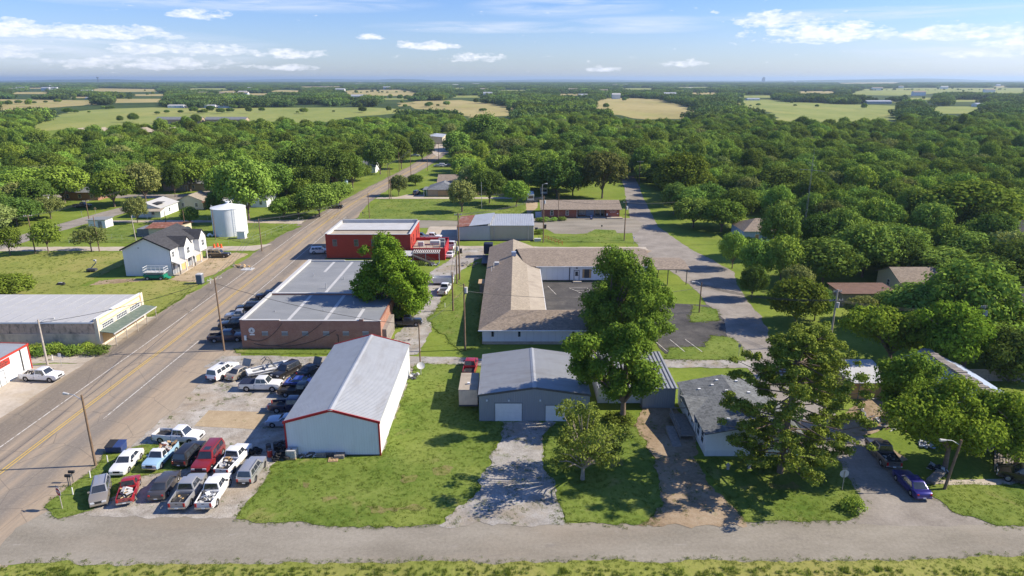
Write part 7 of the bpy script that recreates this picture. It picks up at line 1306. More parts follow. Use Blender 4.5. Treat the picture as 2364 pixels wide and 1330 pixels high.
# clutter at the corner of the metal building
def drum(x, y, label, mat, z=0.06, h=0.88): 
    r_ = thing('oil_drum', label, 'drum', (x, y, z)); mb = MB()
    for a, b_, rr in ((0, 0.28, 0.29), (0.28, 0.31, 0.305), (0.31, 0.57, 0.29), (0.57, 0.60, 0.305), (0.60, h, 0.29)): mb.cyl((0, 0, a), (0, 0, b_), rr, n=18)
    mb.build('barrel', M[mat], r_); MB().cyl((0, 0, h), (0, 0, h + 0.02), 0.25, n=16).build('lid', M['dark_trim'], r_); MB().cyl((0, 0, h - 0.02), (0, 0, h + 0.035), 0.3, n=18, cap=False).build('rim', M['felt_light'] if mat == 'red_paint' else M['dark_steel'], r_)
x, y = G(624, 1055); drum(x, y, 'red oil drum beside the tyre heap', 'red_paint'); x, y = G(621, 1043); drum(x, y, 'rusty dark drum just behind the red drum', 'dark_trim'); x, y = G(638, 1039); drum(x, y, 'black drum right of the rusty one against the metal building', 'plastic_black')
def tyre_mesh():
    mb = MB(); n = 20; ring_ = [(-0.1, 0.20), (-0.11, 0.31), (-0.08, 0.345), (0.08, 0.345), (0.11, 0.31), (0.1, 0.20)]
    for k in range(n):
        a0, a1 = 2 * PI * k / n, 2 * PI * (k + 1) / n
        for (za, ra), (zb, rb) in zip(ring_, ring_[1:] + ring_[:1]): mb.poly([(ra * math.cos(a0), ra * math.sin(a0), za), (rb * math.cos(a0), rb * math.sin(a0), zb), (rb * math.cos(a1), rb * math.sin(a1), zb), (ra * math.cos(a1), ra * math.sin(a1), za)])
    return mb
tyre0 = tyre_mesh().build('tyre', M['rubber'], smooth=True); rnd = random.Random(4)
TL = 'worn black tyre in the heap between the red drum and the metal building'; tag(tyre0, TL, 'tyre', 'heap of tyres by the metal building')
cx, cy = G(644, 1060)
for i in range(15):
    o = tyre0 if i == 0 else tyre0.copy()
    if i: COL.objects.link(o)
    a = rnd.uniform(0, 2 * PI); rr = rnd.uniform(0, 1.25); o.location = (cx + rr * math.cos(a) * 1.0, cy + rr * math.sin(a) * 0.75, 0.17 + 0.2 * max(0, rnd.randint(0, 3) - int(rr * 1.6))); o.rotation_euler = (rnd.uniform(-0.4, 0.4), rnd.uniform(-0.4, 0.4), a); 
cx2, cy2 = G(583, 1048)
for i in range(9):
    o = tyre0.copy(); COL.objects.link(o); o['label'] = 'black tyre in the low pile right of the white junk pickup'; o['group'] = 'low pile of tyres beside the parked cars'
    o.location = (cx2 + rnd.uniform(-0.9, 0.9), cy2 + rnd.uniform(-0.6, 0.7), 0.17 + 0.2 * (i % 3)); o.rotation_euler = (rnd.uniform(-0.3, 0.3), rnd.uniform(-0.3, 0.3), i)
x, y = G(675, 1058); r_ = thing('water_tote', 'caged white plastic liquid tote at the metal building corner', 'tank', (x, y, 0.06)); MB().box(-0.55, 0.55, -0.48, 0.48, 0, 0.14).build('pallet', M['pallet'], r_); MB().box(-0.5, 0.5, -0.44, 0.44, 0.16, 1.1).build('bottle', M['felt_light'], r_, bevel=0.05); mb = MB()
for i in range(6):
    xx = -0.54 + i * 0.216; yy = -0.47 + i * 0.188
    for s in (-1, 1): mb.cyl((xx, s * 0.48, 0.14), (xx, s * 0.48, 1.14), 0.018, n=5).cyl((s * 0.55, yy, 0.14), (s * 0.55, yy, 1.14), 0.018, n=5)
for zz in (0.4, 0.75, 1.13):
    for s in (-1, 1): mb.cyl((-0.55, s * 0.48, zz), (0.55, s * 0.48, zz), 0.018, n=5).cyl((s * 0.55, -0.48, zz), (s * 0.55, 0.48, zz), 0.018, n=5)
mb.build('cage', M['steel'], r_); MB().cyl((0, 0, 1.1), (0, 0, 1.16), 0.12, n=12).build('cap', M['plastic_black'], r_)
def pallet(x, y, z, label, rz=0.0, tilt=0.0, mat='pallet', stack=1):
    r_ = thing('pallet', label, 'pallet', (x, y, z), rz); r_.rotation_euler = (tilt, 0, rz); mb = MB()
    for k in range(stack):
        z0 = k * 0.15
        for i in range(7): xx = -0.55 + i * 0.165; mb.box(xx, xx + 0.1, -0.5, 0.5, z0 + 0.11, z0 + 0.13)
        for i in range(3): yy = -0.48 + i * 0.43; mb.box(-0.55, 0.55, yy, yy + 0.08, z0, z0 + 0.11)
    mb.build('boards', M[mat], r_)
x, y = G(770, 1063); pallet(x, y, 0.04, 'pale new wooden pallet on the grass before the metal building', 0.1); x, y = G(742, 1056); pallet(x, y, 0.05, 'upright grey pallet leaning on the metal building', 0.0, R(76), 'grey_wood'); x, y = G(762, 1055); pallet(x, y, 0.05, 'second dark pallet leaning on the metal building, right of the grey one', 0.0, R(74), 'dark_trim'); x, y = G(785, 1056); pallet(x, y, 0.04, 'low stack of dark pallets at the foot of the metal building', 0.05, 0, 'grey_wood', 3)
x, y = G(713, 1055); scrap('junk_row', 'row of small dark and white junk along the metal building front', (x, y), 0, 1.8, 0.5, 0.05, ['dark_steel', 'felt_light'], 22, 21, 0.35)
x, y = G(655, 1035); scrap('scrap_heap', 'dark scrap heap against the metal building corner behind the drums', (x, y), 0, 1.4, 1.6, 0.05, ['plastic_black', 'dark_trim'], 36, 22, 0.9)
def dish(x, y, label):
    r_ = thing('satellite_dish', label, 'dish', (*G(x, y), 0.02)); MB().cyl((0, 0, 0), (0, 0, 1.4), 0.06, n=8).build('post', M['steel'], r_); mb = MB(); n = 20; rings_ = [(0.0, 0.0), (0.22, 0.03), (0.44, 0.11), (0.6, 0.21)]
    for k in range(n):
        a0, a1 = 2 * PI * k / n, 2 * PI * (k + 1) / n
        for (ra, za), (rb, zb) in zip(rings_, rings_[1:]): mb.poly([(ra * math.cos(a0), ra * math.sin(a0), za), (rb * math.cos(a0), rb * math.sin(a0), zb), (rb * math.cos(a1), rb * math.sin(a1), zb), (ra * math.cos(a1), ra * math.sin(a1), za)])
    o = mb.build('reflector', M['felt_light'], r_, smooth=True); o.location = (0, 0, 1.4); o.rotation_euler = (R(38), R(14), 0)
dish(972, 866, 'big grey satellite dish on a post behind the metal building'); scrap('junk_heap', 'grey scrap by the back corner of the metal building', G(958, 872), 0, 1.2, 1.4, 0.02, ['dark_steel', 'felt_light'], 20, 33, 0.4)
# mailbox of the post office, bins, shrubs' planters, railing
r_ = thing('collection_mailbox', 'blue street collection mailbox before the post office', 'mailbox', (*G(1365, 507), 0)); mb = MB().box(-0.35, 0.35, -0.3, 0.3, 0.15, 0.95); mb.prism([(-0.35, 0.3 * math.cos(a), 0.95 + 0.3 * math.sin(a)) for a in [i * PI / 8 for i in range(9)]], (0.7, 0, 0)); mb.build('box', M['dump_blue'], r_)
for xx in (-0.3, 0.3): MB().box(xx - 0.04, xx + 0.04, -0.25, 0.25, 0, 0.15).build('leg', M['dump_blue'], r_)
MB().box(-0.2, 0.2, -0.31, -0.3, 0.6, 0.8).build('notice', M['white_paint'], r_)
for x, y, lb in ((1258, 528, 'dark wheeled bin right of the metal hall, farther one'), (1238, 535, 'dark wheeled bin against the right wall of the metal hall'), (1063, 585, 'dark bin at the foot of the alley poles')):
    r_ = thing('rubbish_bin', lb, 'bin', (*G(x, y), 0.05)); MB().hexa([(-0.35, -0.35, 0.08), (0.35, -0.35, 0.08), (0.35, 0.35, 0.08), (-0.35, 0.35, 0.08), (-0.42, -0.42, 1.1), (0.42, -0.42, 1.1), (0.42, 0.42, 1.1), (-0.42, 0.42, 1.1)]).build('bin', M['plastic_black'], r_); MB().box(-0.45, 0.45, -0.46, 0.42, 1.1, 1.18).build('lid', M['dark_steel'], r_); MB().cyl((-0.4, 0.35, 0.1), (0.4, 0.35, 0.1), 0.1, n=10).build('wheel', M['rubber'], r_)
r_ = thing('ramp_railing', 'red handrail along the lawn beside the metal hall', 'railing', (*G(1270, 556), 0)); mb = MB(); a = Vector(G(1258, 552)); b_ = Vector(G(1298, 566)); o_ = Vector(G(1270, 556))
for zz in (0.5, 1.0): mb.cyl((a.x - o_.x, a.y - o_.y, zz), (b_.x - o_.x, b_.y - o_.y, zz), 0.05, n=6)
mb.build('rail', M['red_paint'], r_)
for i in range(6): p = a.lerp(b_, i / 5) - o_; MB().cyl((p.x, p.y, 0), (p.x, p.y, 1.0), 0.05, n=6).build('post', M['red_paint'], r_)
tag(MB().box(-0.9, 0.9, -0.5, 0.5, 0, 0.8).build('condenser_unit', M['felt_light'], bevel=0.03), 'white condenser box at the right corner of the metal hall', 'unit').location = (*G(1241, 557), 0)
MBc = MB()
for x, y in ((637, 603), (651, 602)):
    r_ = thing('manhole_riser', 'short concrete riser left of the highway, ' + ('left one' if x == 637 - 63 else 'near the duplex'), 'utility box', (*G(x - 63, y + 18), 0.02)) if False else None
for x, y, lb in ((572, 622, 'white concrete pad with two pipes left of the highway'),):
    r_ = thing('concrete_pad', lb, 'slab', (*G(x, y), 0.02)); MB().box(-1.3, 1.3, -1.1, 1.1, 0, 0.08).build('slab', M['felt_light'], r_)
    for xx in (-0.6, 0.7): MB().cyl((xx, 0, 0.08), (xx, 0, 0.45), 0.12, n=10).build('pipe', M['steel'], r_)
# fences
def fence(name, label, pts, h, post='steel', rail='steel', step=3.0, rails=(0.95,), solid=None, r=0.022):
    r_ = thing(name, label, 'fence', (pts[0][0], pts[0][1], 0)); o_ = Vector((pts[0][0], pts[0][1], 0)); mr = MB(); ms = MB()
    for a, b_ in zip(pts, pts[1:]):
        a = Vector((*a, 0)); b_ = Vector((*b_, 0)); n = max(1, round((b_ - a).length / step))
        for i in range(n + (1 if b_ == Vector((*pts[-1], 0)) else 0)):
            p = a.lerp(b_, i / n) - o_; MB().cyl((p.x, p.y, 0), (p.x, p.y, h), r, n=6).build('post', M[post], r_)
        for t in rails: mr.cyl(a - o_ + Vector((0, 0, h * t)), b_ - o_ + Vector((0, 0, h * t)), r * 0.6, n=5)
        if solid:
            d = (b_ - a).normalized(); nn = Vector((-d.y, d.x, 0)) * 0.02; p, q = a - o_, b_ - o_
            ms.hexa([tuple(v) for v in (p - nn, q - nn, q + nn, p + nn)] + [tuple(v + Vector((0, 0, h))) for v in (p - nn, q - nn, q + nn, p + nn)])
    if rails: mr.build('rail', M[rail], r_)
    if solid: ms.build('panel', M[solid], r_)
fence('chain_fence', 'grey chain link fence round the water tank yard', [G(700, 513), G(585, 560), G(500, 566), G(425, 562)], 1.7, rails=(0.98, 0.5)); fence('chain_fence', 'grey chain link fence along the north side of the west lawn', [G(420, 560), G(330, 557), G(235, 553), G(160, 562)], 1.5, rails=(0.98, 0.4)); fence('chain_fence', 'chain fence with posts beside the gravel lane near the white cottage', [G(262, 523), G(340, 517), G(440, 512), G(560, 512), G(690, 512)], 1.5, rails=(0.98,), step=5)
fence('board_fence', 'brown board fence behind the pale blue house', [G(2180, 880), G(2330, 880), G(2420, 885)], 1.9, 'grey_wood', 'grey_wood', 3, (0.9,), 'grey_wood', 0.06)
fence('board_fence', 'tan board fence between the garage house and the camper drive', [G(1070, 452), G(1120, 451), G(1180, 452)], 1.7, 'pallet', 'pallet', 3, (0.9,), 'pallet', 0.06)
fence('low_wall', 'low white wall below the tan townhouses', [G(200, 318), G(250, 318), G(330, 316)], 1.6, 'white_paint', 'white_paint', 6, (), 'white_paint', 0.1)
# yard clutter at lower right and construction scraps by the duplex
for x, y, cols, lb, sd_, w_, l_ in ((1995, 915, ['felt_light', 'steel'], 'bent sheet metal lying before the wooden shed', 31, 3.0, 2.2), (2025, 955, ['wood', 'felt_light', 'dark_steel'], 'scattered boards and junk beside the bare yard', 32, 4.5, 4.5), (2050, 985, ['grey_wood', 'rust_roof', 'felt_light'], 'line of yard junk above the grey pickup', 34, 5, 3), (2135, 1030, ['felt_light', 'blue_sheet'], 'blue and white bags by the garden path', 35, 1.4, 1.2), (2165, 1085, ['felt_light', 'plastic_black'], 'white and dark bags at the foot of the leaning lamp pole', 36, 2.2, 1.4), (556, 616, ['raw_wood', 'grey_wood'], 'thin lumber scraps on the grass by the duplex', 37, 4, 1.6), (1000, 612, ['dark_steel', 'blue_sheet', 'felt_light'], 'bikes and clutter under the terrace staircase', 38, 2.5, 2.5), (1082, 612, ['grey_wood', 'dark_steel'], 'grey junk beside the church side porch', 39, 4, 4), (905, 790, ['grey_wood', 'dark_trim'], 'dark clutter behind the brick store under the big tree', 40, 5, 4)):
    scrap('junk_heap', lb, G(x, y), 20, w_, l_, 0.04, cols, 34, sd_, 0.45)
for x, y, lb in ((495, 572, 'left'), (503, 570, 'middle'), (511, 572, 'right')):
    mb = MB().cyl((0, 0, 0), (0, 0, 0.08), 0.4, n=12).cyl((0, 0, 0.08), (0, 0, 1.0), 0.28, 0.2, 12); tag(mb.build('traffic_drum', M['orange']), 'orange traffic drum behind the work van, %s one of three' % lb, 'drum').location = (*G(x, y), 0.0)
x, y = G(2160, 1107); r_ = thing('stone_bench', 'low grey block bench at the foot of the leaning lamp pole', 'bench', (x, y, 0.02), 0.7); MB().box(-1.6, 1.6, -0.45, 0.45, 0.35, 0.5).build('seat', M['grey_wood'], r_)
for xx in (-1.3, 1.3): MB().box(xx - 0.15, xx + 0.15, -0.4, 0.4, 0, 0.35).build('leg', M['grey_wood'], r_)
x, y = G(2300, 1060); r_ = thing('fallen_planks', 'dark planks leaning beside the shaded lawn at the right edge', 'boards', (x, y, 0.02), -0.6); mb = MB()
for i in range(8): mb.box(-0.2 + i * 0.28, 0.0 + i * 0.28, -3.5, 3.5, 0.05 + 0.02 * (i % 3), 0.12 + 0.02 * (i % 3))
mb.build('planks', M['grey_wood'], r_)
# ------------------------------------------------------------------ trees
def leaf_cloud(rng, lobes, n, size, flat_=0.85, out=0.95, lo=0.35):
    "n leaf sprays scattered through the lobes (cx,cy,cz,r,weight); returns vertices and quads"
    L = np.array(lobes); wgt = L[:, 3] ** 2 * L[:, 4]; idx = rng.choice(len(L), n, p=wgt / wgt.sum())
    d = rng.normal(size=(n, 3)); d[:, 2] = d[:, 2] * 0.9 + 0.25; d /= np.linalg.norm(d, axis=1)[:, None]
    rad = L[idx, 3] * (lo + (1 - lo) * rng.random(n) ** 0.45) * (1 + 0.16 * rng.normal(size=n))
    c = L[idx, :3] + d * rad[:, None] * np.array([1, 1, flat_])
    nrm = d * out + rng.normal(size=(n, 3)) * 0.42 + np.array([0, 0, 0.22]); nrm /= np.linalg.norm(nrm, axis=1)[:, None]
    t = np.cross(nrm, rng.normal(size=(n, 3))); t /= np.linalg.norm(t, axis=1)[:, None] + 1e-9; b_ = np.cross(nrm, t)
    s = size * (0.6 + 0.8 * rng.random(n)); a = s[:, None] * 0.5
    w1 = 0.55 + 0.3 * rng.random((n, 1))
    V = np.stack([c - t * a, c + b_ * a * w1 + nrm * a * 0.15, c + t * a, c - b_ * a * w1 + nrm * a * 0.15], 1).reshape(-1, 3)
    F = np.arange(4 * n).reshape(n, 4); return V, F
def crown_lobes(rng, R_, z0, H, nl, squash=1.0, rl=0.27):
    lb = []; zc = (z0 + H) / 2; hz = (H - z0) / 2
    for i in range(nl):
        g = (i + 0.5) / nl; ph = i * 2.39996 + rng.random() * 0.7; cz = 1 - 1.75 * g; rr = math.sqrt(max(0.02, 1 - cz * cz)); k = 0.70 + 0.22 * rng.random()
        r = R_ * rl * (0.75 + 0.6 * rng.random()); lb.append((R_ * rr * k * math.cos(ph), R_ * rr * k * math.sin(ph), zc + hz * cz * 0.74, r, 1.0))
    for i in range(max(2, nl // 6)): lb.append((rng.normal() * R_ * 0.2, rng.normal() * R_ * 0.2, zc + rng.normal() * hz * 0.25, R_ * 0.42, 0.5))
    return lb
def trunk_mb(lobes, z0, r, rng, H, lean=(0, 0), nbr=9):
    mb = MB(); fork = z0 * 0.85 + 0.3
    mb.cyl((0, 0, -0.1), (lean[0] * 0.4, lean[1] * 0.4, fork * 0.55), r * 1.25, r * 0.95, 9).cyl((lean[0] * 0.4, lean[1] * 0.4, fork * 0.55), (lean[0], lean[1], fork), r * 0.95, r * 0.8, 9)
    o = sorted(lobes, key=lambda l: rng.random())[:nbr]
    for (x, y, z, lr, w_) in o:
        p0 = Vector((lean[0], lean[1], fork * (0.8 + 0.2 * rng.random()))); p2 = Vector((x, y, z)); p1 = p0.lerp(p2, 0.5) + Vector((0, 0, 0.12 * (p2 - p0).length * (1 if z > fork else -0.2)))
        mb.cyl(p0, p1, r * 0.45, r * 0.3, 6).cyl(p1, p2, r * 0.3, r * 0.1, 6)
    return mb
def make_tree(seed, H, R_, z0, nl, n, size, leaf, bark='bark', r=0.22, rl=0.27, flat_=0.85, lobes=None, nbr=14, lean=(0, 0), lo=0.35, name='tree'):
    rng = np.random.default_rng(seed); lb = lobes or crown_lobes(rng, R_, z0, H, nl, rl=rl); V, F = leaf_cloud(rng, lb, n, size, flat_, lo=lo); me = np_mesh(name + '_crown', V, F, [M[leaf]])
    t = trunk_mb(lb, z0, r, random.Random(seed), H, lean, nbr).build('trunk', M[bark], smooth=True); tm = t.data; bpy.data.objects.remove(t); return me, tm
PROTO = {}
def proto(key, *a, **k): PROTO[key] = make_tree(*a, **k)
# natural size of each kind: height, crown radius
KIND = {}
def reg(key, H, R_, *a, **k): proto(key, *(a[0], H, R_) + a[1:], **k); KIND[key] = (H, R_)
reg('round0', 12.0, 5.6, 1, 2.2, 46, 7500, 0.56, 'leaf_mid'); reg('round1', 13.0, 6.0, 2, 2.4, 52, 8000, 0.56, 'leaf_mid'); reg('round2', 11.0, 6.2, 3, 2.0, 44, 7500, 0.56, 'leaf_mid', rl=0.29)
reg('dark0', 13.0, 5.8, 4, 2.0, 48, 7500, 0.56, 'leaf_dark'); reg('dark1', 12.0, 6.4, 5, 1.8, 56, 8500, 0.56, 'leaf_dark', rl=0.25)
reg('bright0', 11.0, 5.2, 6, 2.0, 42, 7000, 0.54, 'leaf_bright'); reg('bright1', 12.5, 5.6, 7, 2.2, 52, 7500, 0.54, 'leaf_bright', rl=0.26)
reg('olive0', 11.0, 5.2, 8, 2.2, 40, 5600, 0.54, 'leaf_olive', lo=0.5); reg('tall0', 15.0, 4.8, 9, 2.6, 50, 7500, 0.54, 'leaf_mid', rl=0.30)
reg('small0', 5.5, 2.8, 10, 1.6, 14, 2600, 0.38, 'leaf_bright', r=0.11, rl=0.4); reg('small1', 5.0, 2.6, 11, 1.8, 9, 1500, 0.36, 'leaf_olive', r=0.10, rl=0.42, lo=0.5)
reg('shrub0', 1.6, 1.3, 12, 0.1, 10, 1100, 0.26, 'leaf_mid', r=0.05, rl=0.5); reg('shrub1', 1.4, 1.4, 13, 0.1, 10, 1000, 0.26, 'leaf_bright', r=0.05, rl=0.5)
NTREE = [0]
def plant(kind, x, y, h, wd, label, group=None, name='tree', cat='tree', rz=None):
    H0, R0 = KIND[kind]; rz = (x * 12.9898 + y * 78.233) % 6.283 if rz is None else rz
    r_ = thing(name, label, cat, (x, y, 0), rz, group); r_.scale = (wd / (2 * R0), wd / (2 * R0), h / H0)
    for nm, me in zip(('crown', 'trunk'), PROTO[kind]): o = bpy.data.objects.new(nm, me); COL.objects.link(o); o.parent = r_
    NTREE[0] += 1; return r_
TREES = []
def T(kind, bx, by, topy, wpx, label, name='tree', group=None, cat='tree'):
    "tree standing at photograph point (bx,by), its top seen at row topy, its crown wpx wide"
    x, y = G(bx, by); h = max(1.0, ZH(topy, y + 1.0)); zc = y * math.cos(PITCH) + (CAM_H - h * 0.5) * math.sin(PITCH); plant(kind, x, y, h, wpx * zc / F_PX, label, group, name, cat); TREES.append((x, y, wpx * zc / F_PX / 2))
def hero(seed, bx, by, lobes, n, size, leaf, label, bark='bark', r=0.3, z0=3.0, name='tree', nbr=16, lean=(0, 0), lo=0.35, flat_=0.85, out=0.9):
    "lobes in photograph terms: (px x, px y, radius px, depth offset) become blobs round the trunk's depth"
    x, y = G(bx, by); L = []
    for (lx, ly, lr, dy) in lobes:
        Y = y + dy; Z = ZH(ly, Y); zc = Y * math.cos(PITCH) + (CAM_H - Z) * math.sin(PITCH); X = (lx - 1182) / F_PX * zc; L.append((X - x, dy, max(0.6, Z), lr * zc / F_PX, 1.0))
    rng = np.random.default_rng(seed); V, F = leaf_cloud(rng, L, n, size, flat_, out, lo); r_ = thing(name, label, 'tree', (x, y, 0)); o = bpy.data.objects.new('crown', np_mesh('crown', V, F, [M[leaf]])); COL.objects.link(o); o.parent = r_
    trunk_mb(L, z0, r, random.Random(seed), 0, lean, nbr).build('trunk', M[bark], r_, smooth=True); TREES.append((x, y, max(abs(l[0]) + l[3] for l in L))); NTREE[0] += 1; return r_
def blob(cx, cy, rx, ry, rl, n, seed, depth=3.5):
    rnd = random.Random(seed); out = []
    for i in range(n):
        a = i * 2.39996; k = math.sqrt((i + 0.5) / n) * 0.95; dz = rnd.uniform(-1, 1) * depth * math.sqrt(max(0, 1 - (k * 0.9) ** 2)); out.append((cx + rx * k * math.cos(a), cy + ry * k * math.sin(a) - dz * 3.0 * 0, rl * rnd.uniform(0.75, 1.3), dz))
    return out
hero(51, 918, 742, blob(900, 668, 74, 76, 19, 56, 1, 4.8) + blob(892, 575, 26, 28, 18, 10, 2, 2.5) + blob(905, 615, 40, 28, 20, 12, 15, 3) + blob(835, 660, 16, 30, 16, 5, 3, 2) + blob(965, 665, 20, 45, 20, 7, 4, 2) + blob(840, 575, 6, 10, 9, 2, 14, 1), 42000, 0.38, 'hero_bright', 'huge bright green tree covering the back of the brick store', r=0.45, z0=2.5)
hero(52, 1402, 802, blob(1440, 700, 82, 72, 23, 40, 5, 4.5) + blob(1425, 610, 40, 32, 22, 10, 6, 3) + blob(1375, 735, 26, 50, 20, 8, 7) + blob(1500, 745, 48, 45, 22, 10, 8) + blob(1495, 625, 22, 30, 13, 5, 16, 2) + blob(1535, 690, 22, 20, 14, 4, 17, 2), 44000, 0.36, 'hero_mid', 'huge dense green tree in front of the church car park', r=0.5, z0=3)
hero(53, 1437, 972, blob(1345, 800, 36, 22, 20, 8, 9, 4.5) + blob(1360, 855, 42, 24, 22, 8, 10, 4.5) + blob(1440, 790, 48, 42, 22, 10, 11, 4.5) + blob(1480, 870, 30, 40, 22, 9, 12, 4.5) + blob(1420, 880, 34, 34, 20, 7, 13, 4.5) + blob(1490, 760, 34, 22, 15, 5, 18, 2), 24000, 0.34, 'hero_mid', 'tall open tree with visible trunk between grey workshop and striped shed', r=0.36, z0=3.2, nbr=24)
# thin tree with bare twigs in front
o = hero(54, 1345, 1108, blob(1330, 950, 52, 24, 18, 9, 21, 4.5) + blob(1390, 1005, 60, 26, 18, 14, 22, 5.5) + blob(1310, 1050, 36, 44, 16, 10, 23, 4.5) + blob(1340, 1000, 50, 50, 22, 12, 25, 5) + blob(1400, 1050, 36, 26, 15, 8, 24, 5), 8500, 0.27, 'hero_olive', 'thin leaning tree with bare twigs beside the gravel driveway', 'bark_pale', r=0.22, z0=1.6, nbr=60, lo=0.1, out=0.5)
def pine():
    x, y = G(1800, 1092); r_ = thing('pine_tree', 'big dark pine with layered branches right of the mobile home', 'tree', (x, y, 0)); rnd = random.Random(77); mb = MB(); H = 19.0; L = []
    mb.cyl((0, 0, -0.1), (0.25, 0.2, 7), 0.36, 0.27, 10).cyl((0.25, 0.2, 7), (0.5, 0.5, 12), 0.27, 0.18, 10).cyl((0.5, 0.5, 12), (1.5, 1.0, 16.4), 0.18, 0.05, 8)
    spec = [(2.6, 6.0, 7), (3.6, 7.6, 8), (4.8, 7.4, 7), (6.2, 8.2, 8), (7.6, 8.6, 8), (9.4, 6.8, 7), (11.0, 7.4, 8), (12.4, 6.6, 8), (13.8, 6.4, 8), (15.2, 5.8, 8), (16.6, 4.8, 7), (17.8, 3.4, 7), (18.6, 2.0, 5)]
    for (z, ln, n) in [(a_ * 0.87, b_, c_) for (a_, b_, c_) in spec]:
        for i in range(n):
            a = 2 * PI * (i + rnd.random() * 0.8) / n + z; l_ = ln * rnd.uniform(0.55, 1.08); off = (1.6 if z > 13 else 0.5) * min(1, z / 13); p0 = Vector((0.3 + (z / 19) * 0.6, 0.3, z)); p1 = p0 + Vector((math.cos(a) * l_ * 0.55, math.sin(a) * l_ * 0.55, -0.05 * l_)); p2 = p0 + Vector((math.cos(a) * l_ + (0.5 if z > 9 else 0), math.sin(a) * l_, 0.10 * l_ + rnd.uniform(-0.3, 0.4)))
            mb.cyl(p0, p1, 0.085, 0.06, 6).cyl(p1, p2, 0.06, 0.025, 6)
            for k in range(6):
                t = rnd.uniform(0.4, 1.08); q = p1.lerp(p2, (t - 0.5) * 2) if t > 0.5 else p0.lerp(p1, t * 2); q = q + Vector((rnd.uniform(-0.8, 0.8), rnd.uniform(-0.8, 0.8), rnd.uniform(-0.05, 0.5))); L.append((q.x, q.y, q.z, rnd.uniform(0.45, 0.78), 1.0)); mb.cyl(p1.lerp(p2, max(0, (t - 0.5) * 2) * 0.8), q, 0.03, 0.012, 4, False)
    mb.build('trunk', M['bark'], r_, smooth=True)
    rng = np.random.default_rng(7); n = 70000; V, F = leaf_cloud(rng, L, n, 0.25, 0.6, 0.8, 0.1); me = np_mesh('crown', V, F, [M['hero_needle']]); o = bpy.data.objects.new('crown', me); COL.objects.link(o); o.parent = r_; TREES.append((x, y, 7)); NTREE[0] += 1
pine()
hero(55, 2180, 1085, blob(2150, 955, 85, 45, 32, 18, 31, 3) + blob(2230, 990, 70, 50, 32, 14, 32, 3) + blob(2110, 930, 36, 22, 20, 6, 34, 2) + blob(2200, 900, 45, 22, 22, 6, 35, 2) + blob(2265, 930, 34, 26, 22, 7, 37, 3), 26000, 0.33, 'hero_lime', 'lime green tree in front of the pale blue house, left of two', r=0.26, z0=3, nbr=18, lo=0.25)
hero(56, 2345, 1075, blob(2330, 985, 45, 55, 32, 12, 33, 3) + blob(2300, 1000, 22, 30, 18, 5, 36, 2) + blob(2310, 935, 30, 26, 22, 6, 38, 3), 13000, 0.33, 'hero_lime', 'lime green tree at the right edge before the pale blue house', r=0.24, z0=3)
hero(57, 2090, 985, blob(2095, 865, 62, 38, 26, 14, 41, 3) + blob(2080, 920, 45, 30, 24, 8, 42, 3), 12000, 0.36, 'hero_mid', 'dark green willow like tree between the wooden shed and the lime tree', r=0.26, z0=2)
hero(58, 2050, 848, blob(2010, 740, 62, 26, 24, 10, 43, 3) + blob(2085, 765, 75, 38, 28, 14, 44, 3), 12000, 0.44, 'hero_lime', 'bright rounded tree behind the wooden shed', r=0.3, z0=2.5); hero(59, 2220, 870, blob(2215, 775, 70, 50, 30, 16, 45, 3) + blob(2170, 730, 50, 26, 22, 7, 46, 2), 12000, 0.44, 'hero_bright', 'broad bright tree behind the pale blue house roof', r=0.3, z0=2.5)
hero(60, 2330, 880, blob(2340, 820, 45, 50, 32, 10, 47, 3), 6000, 0.44, 'leaf_dark', 'dark tree at the right edge beside the board fence', r=0.3, z0=2.5)
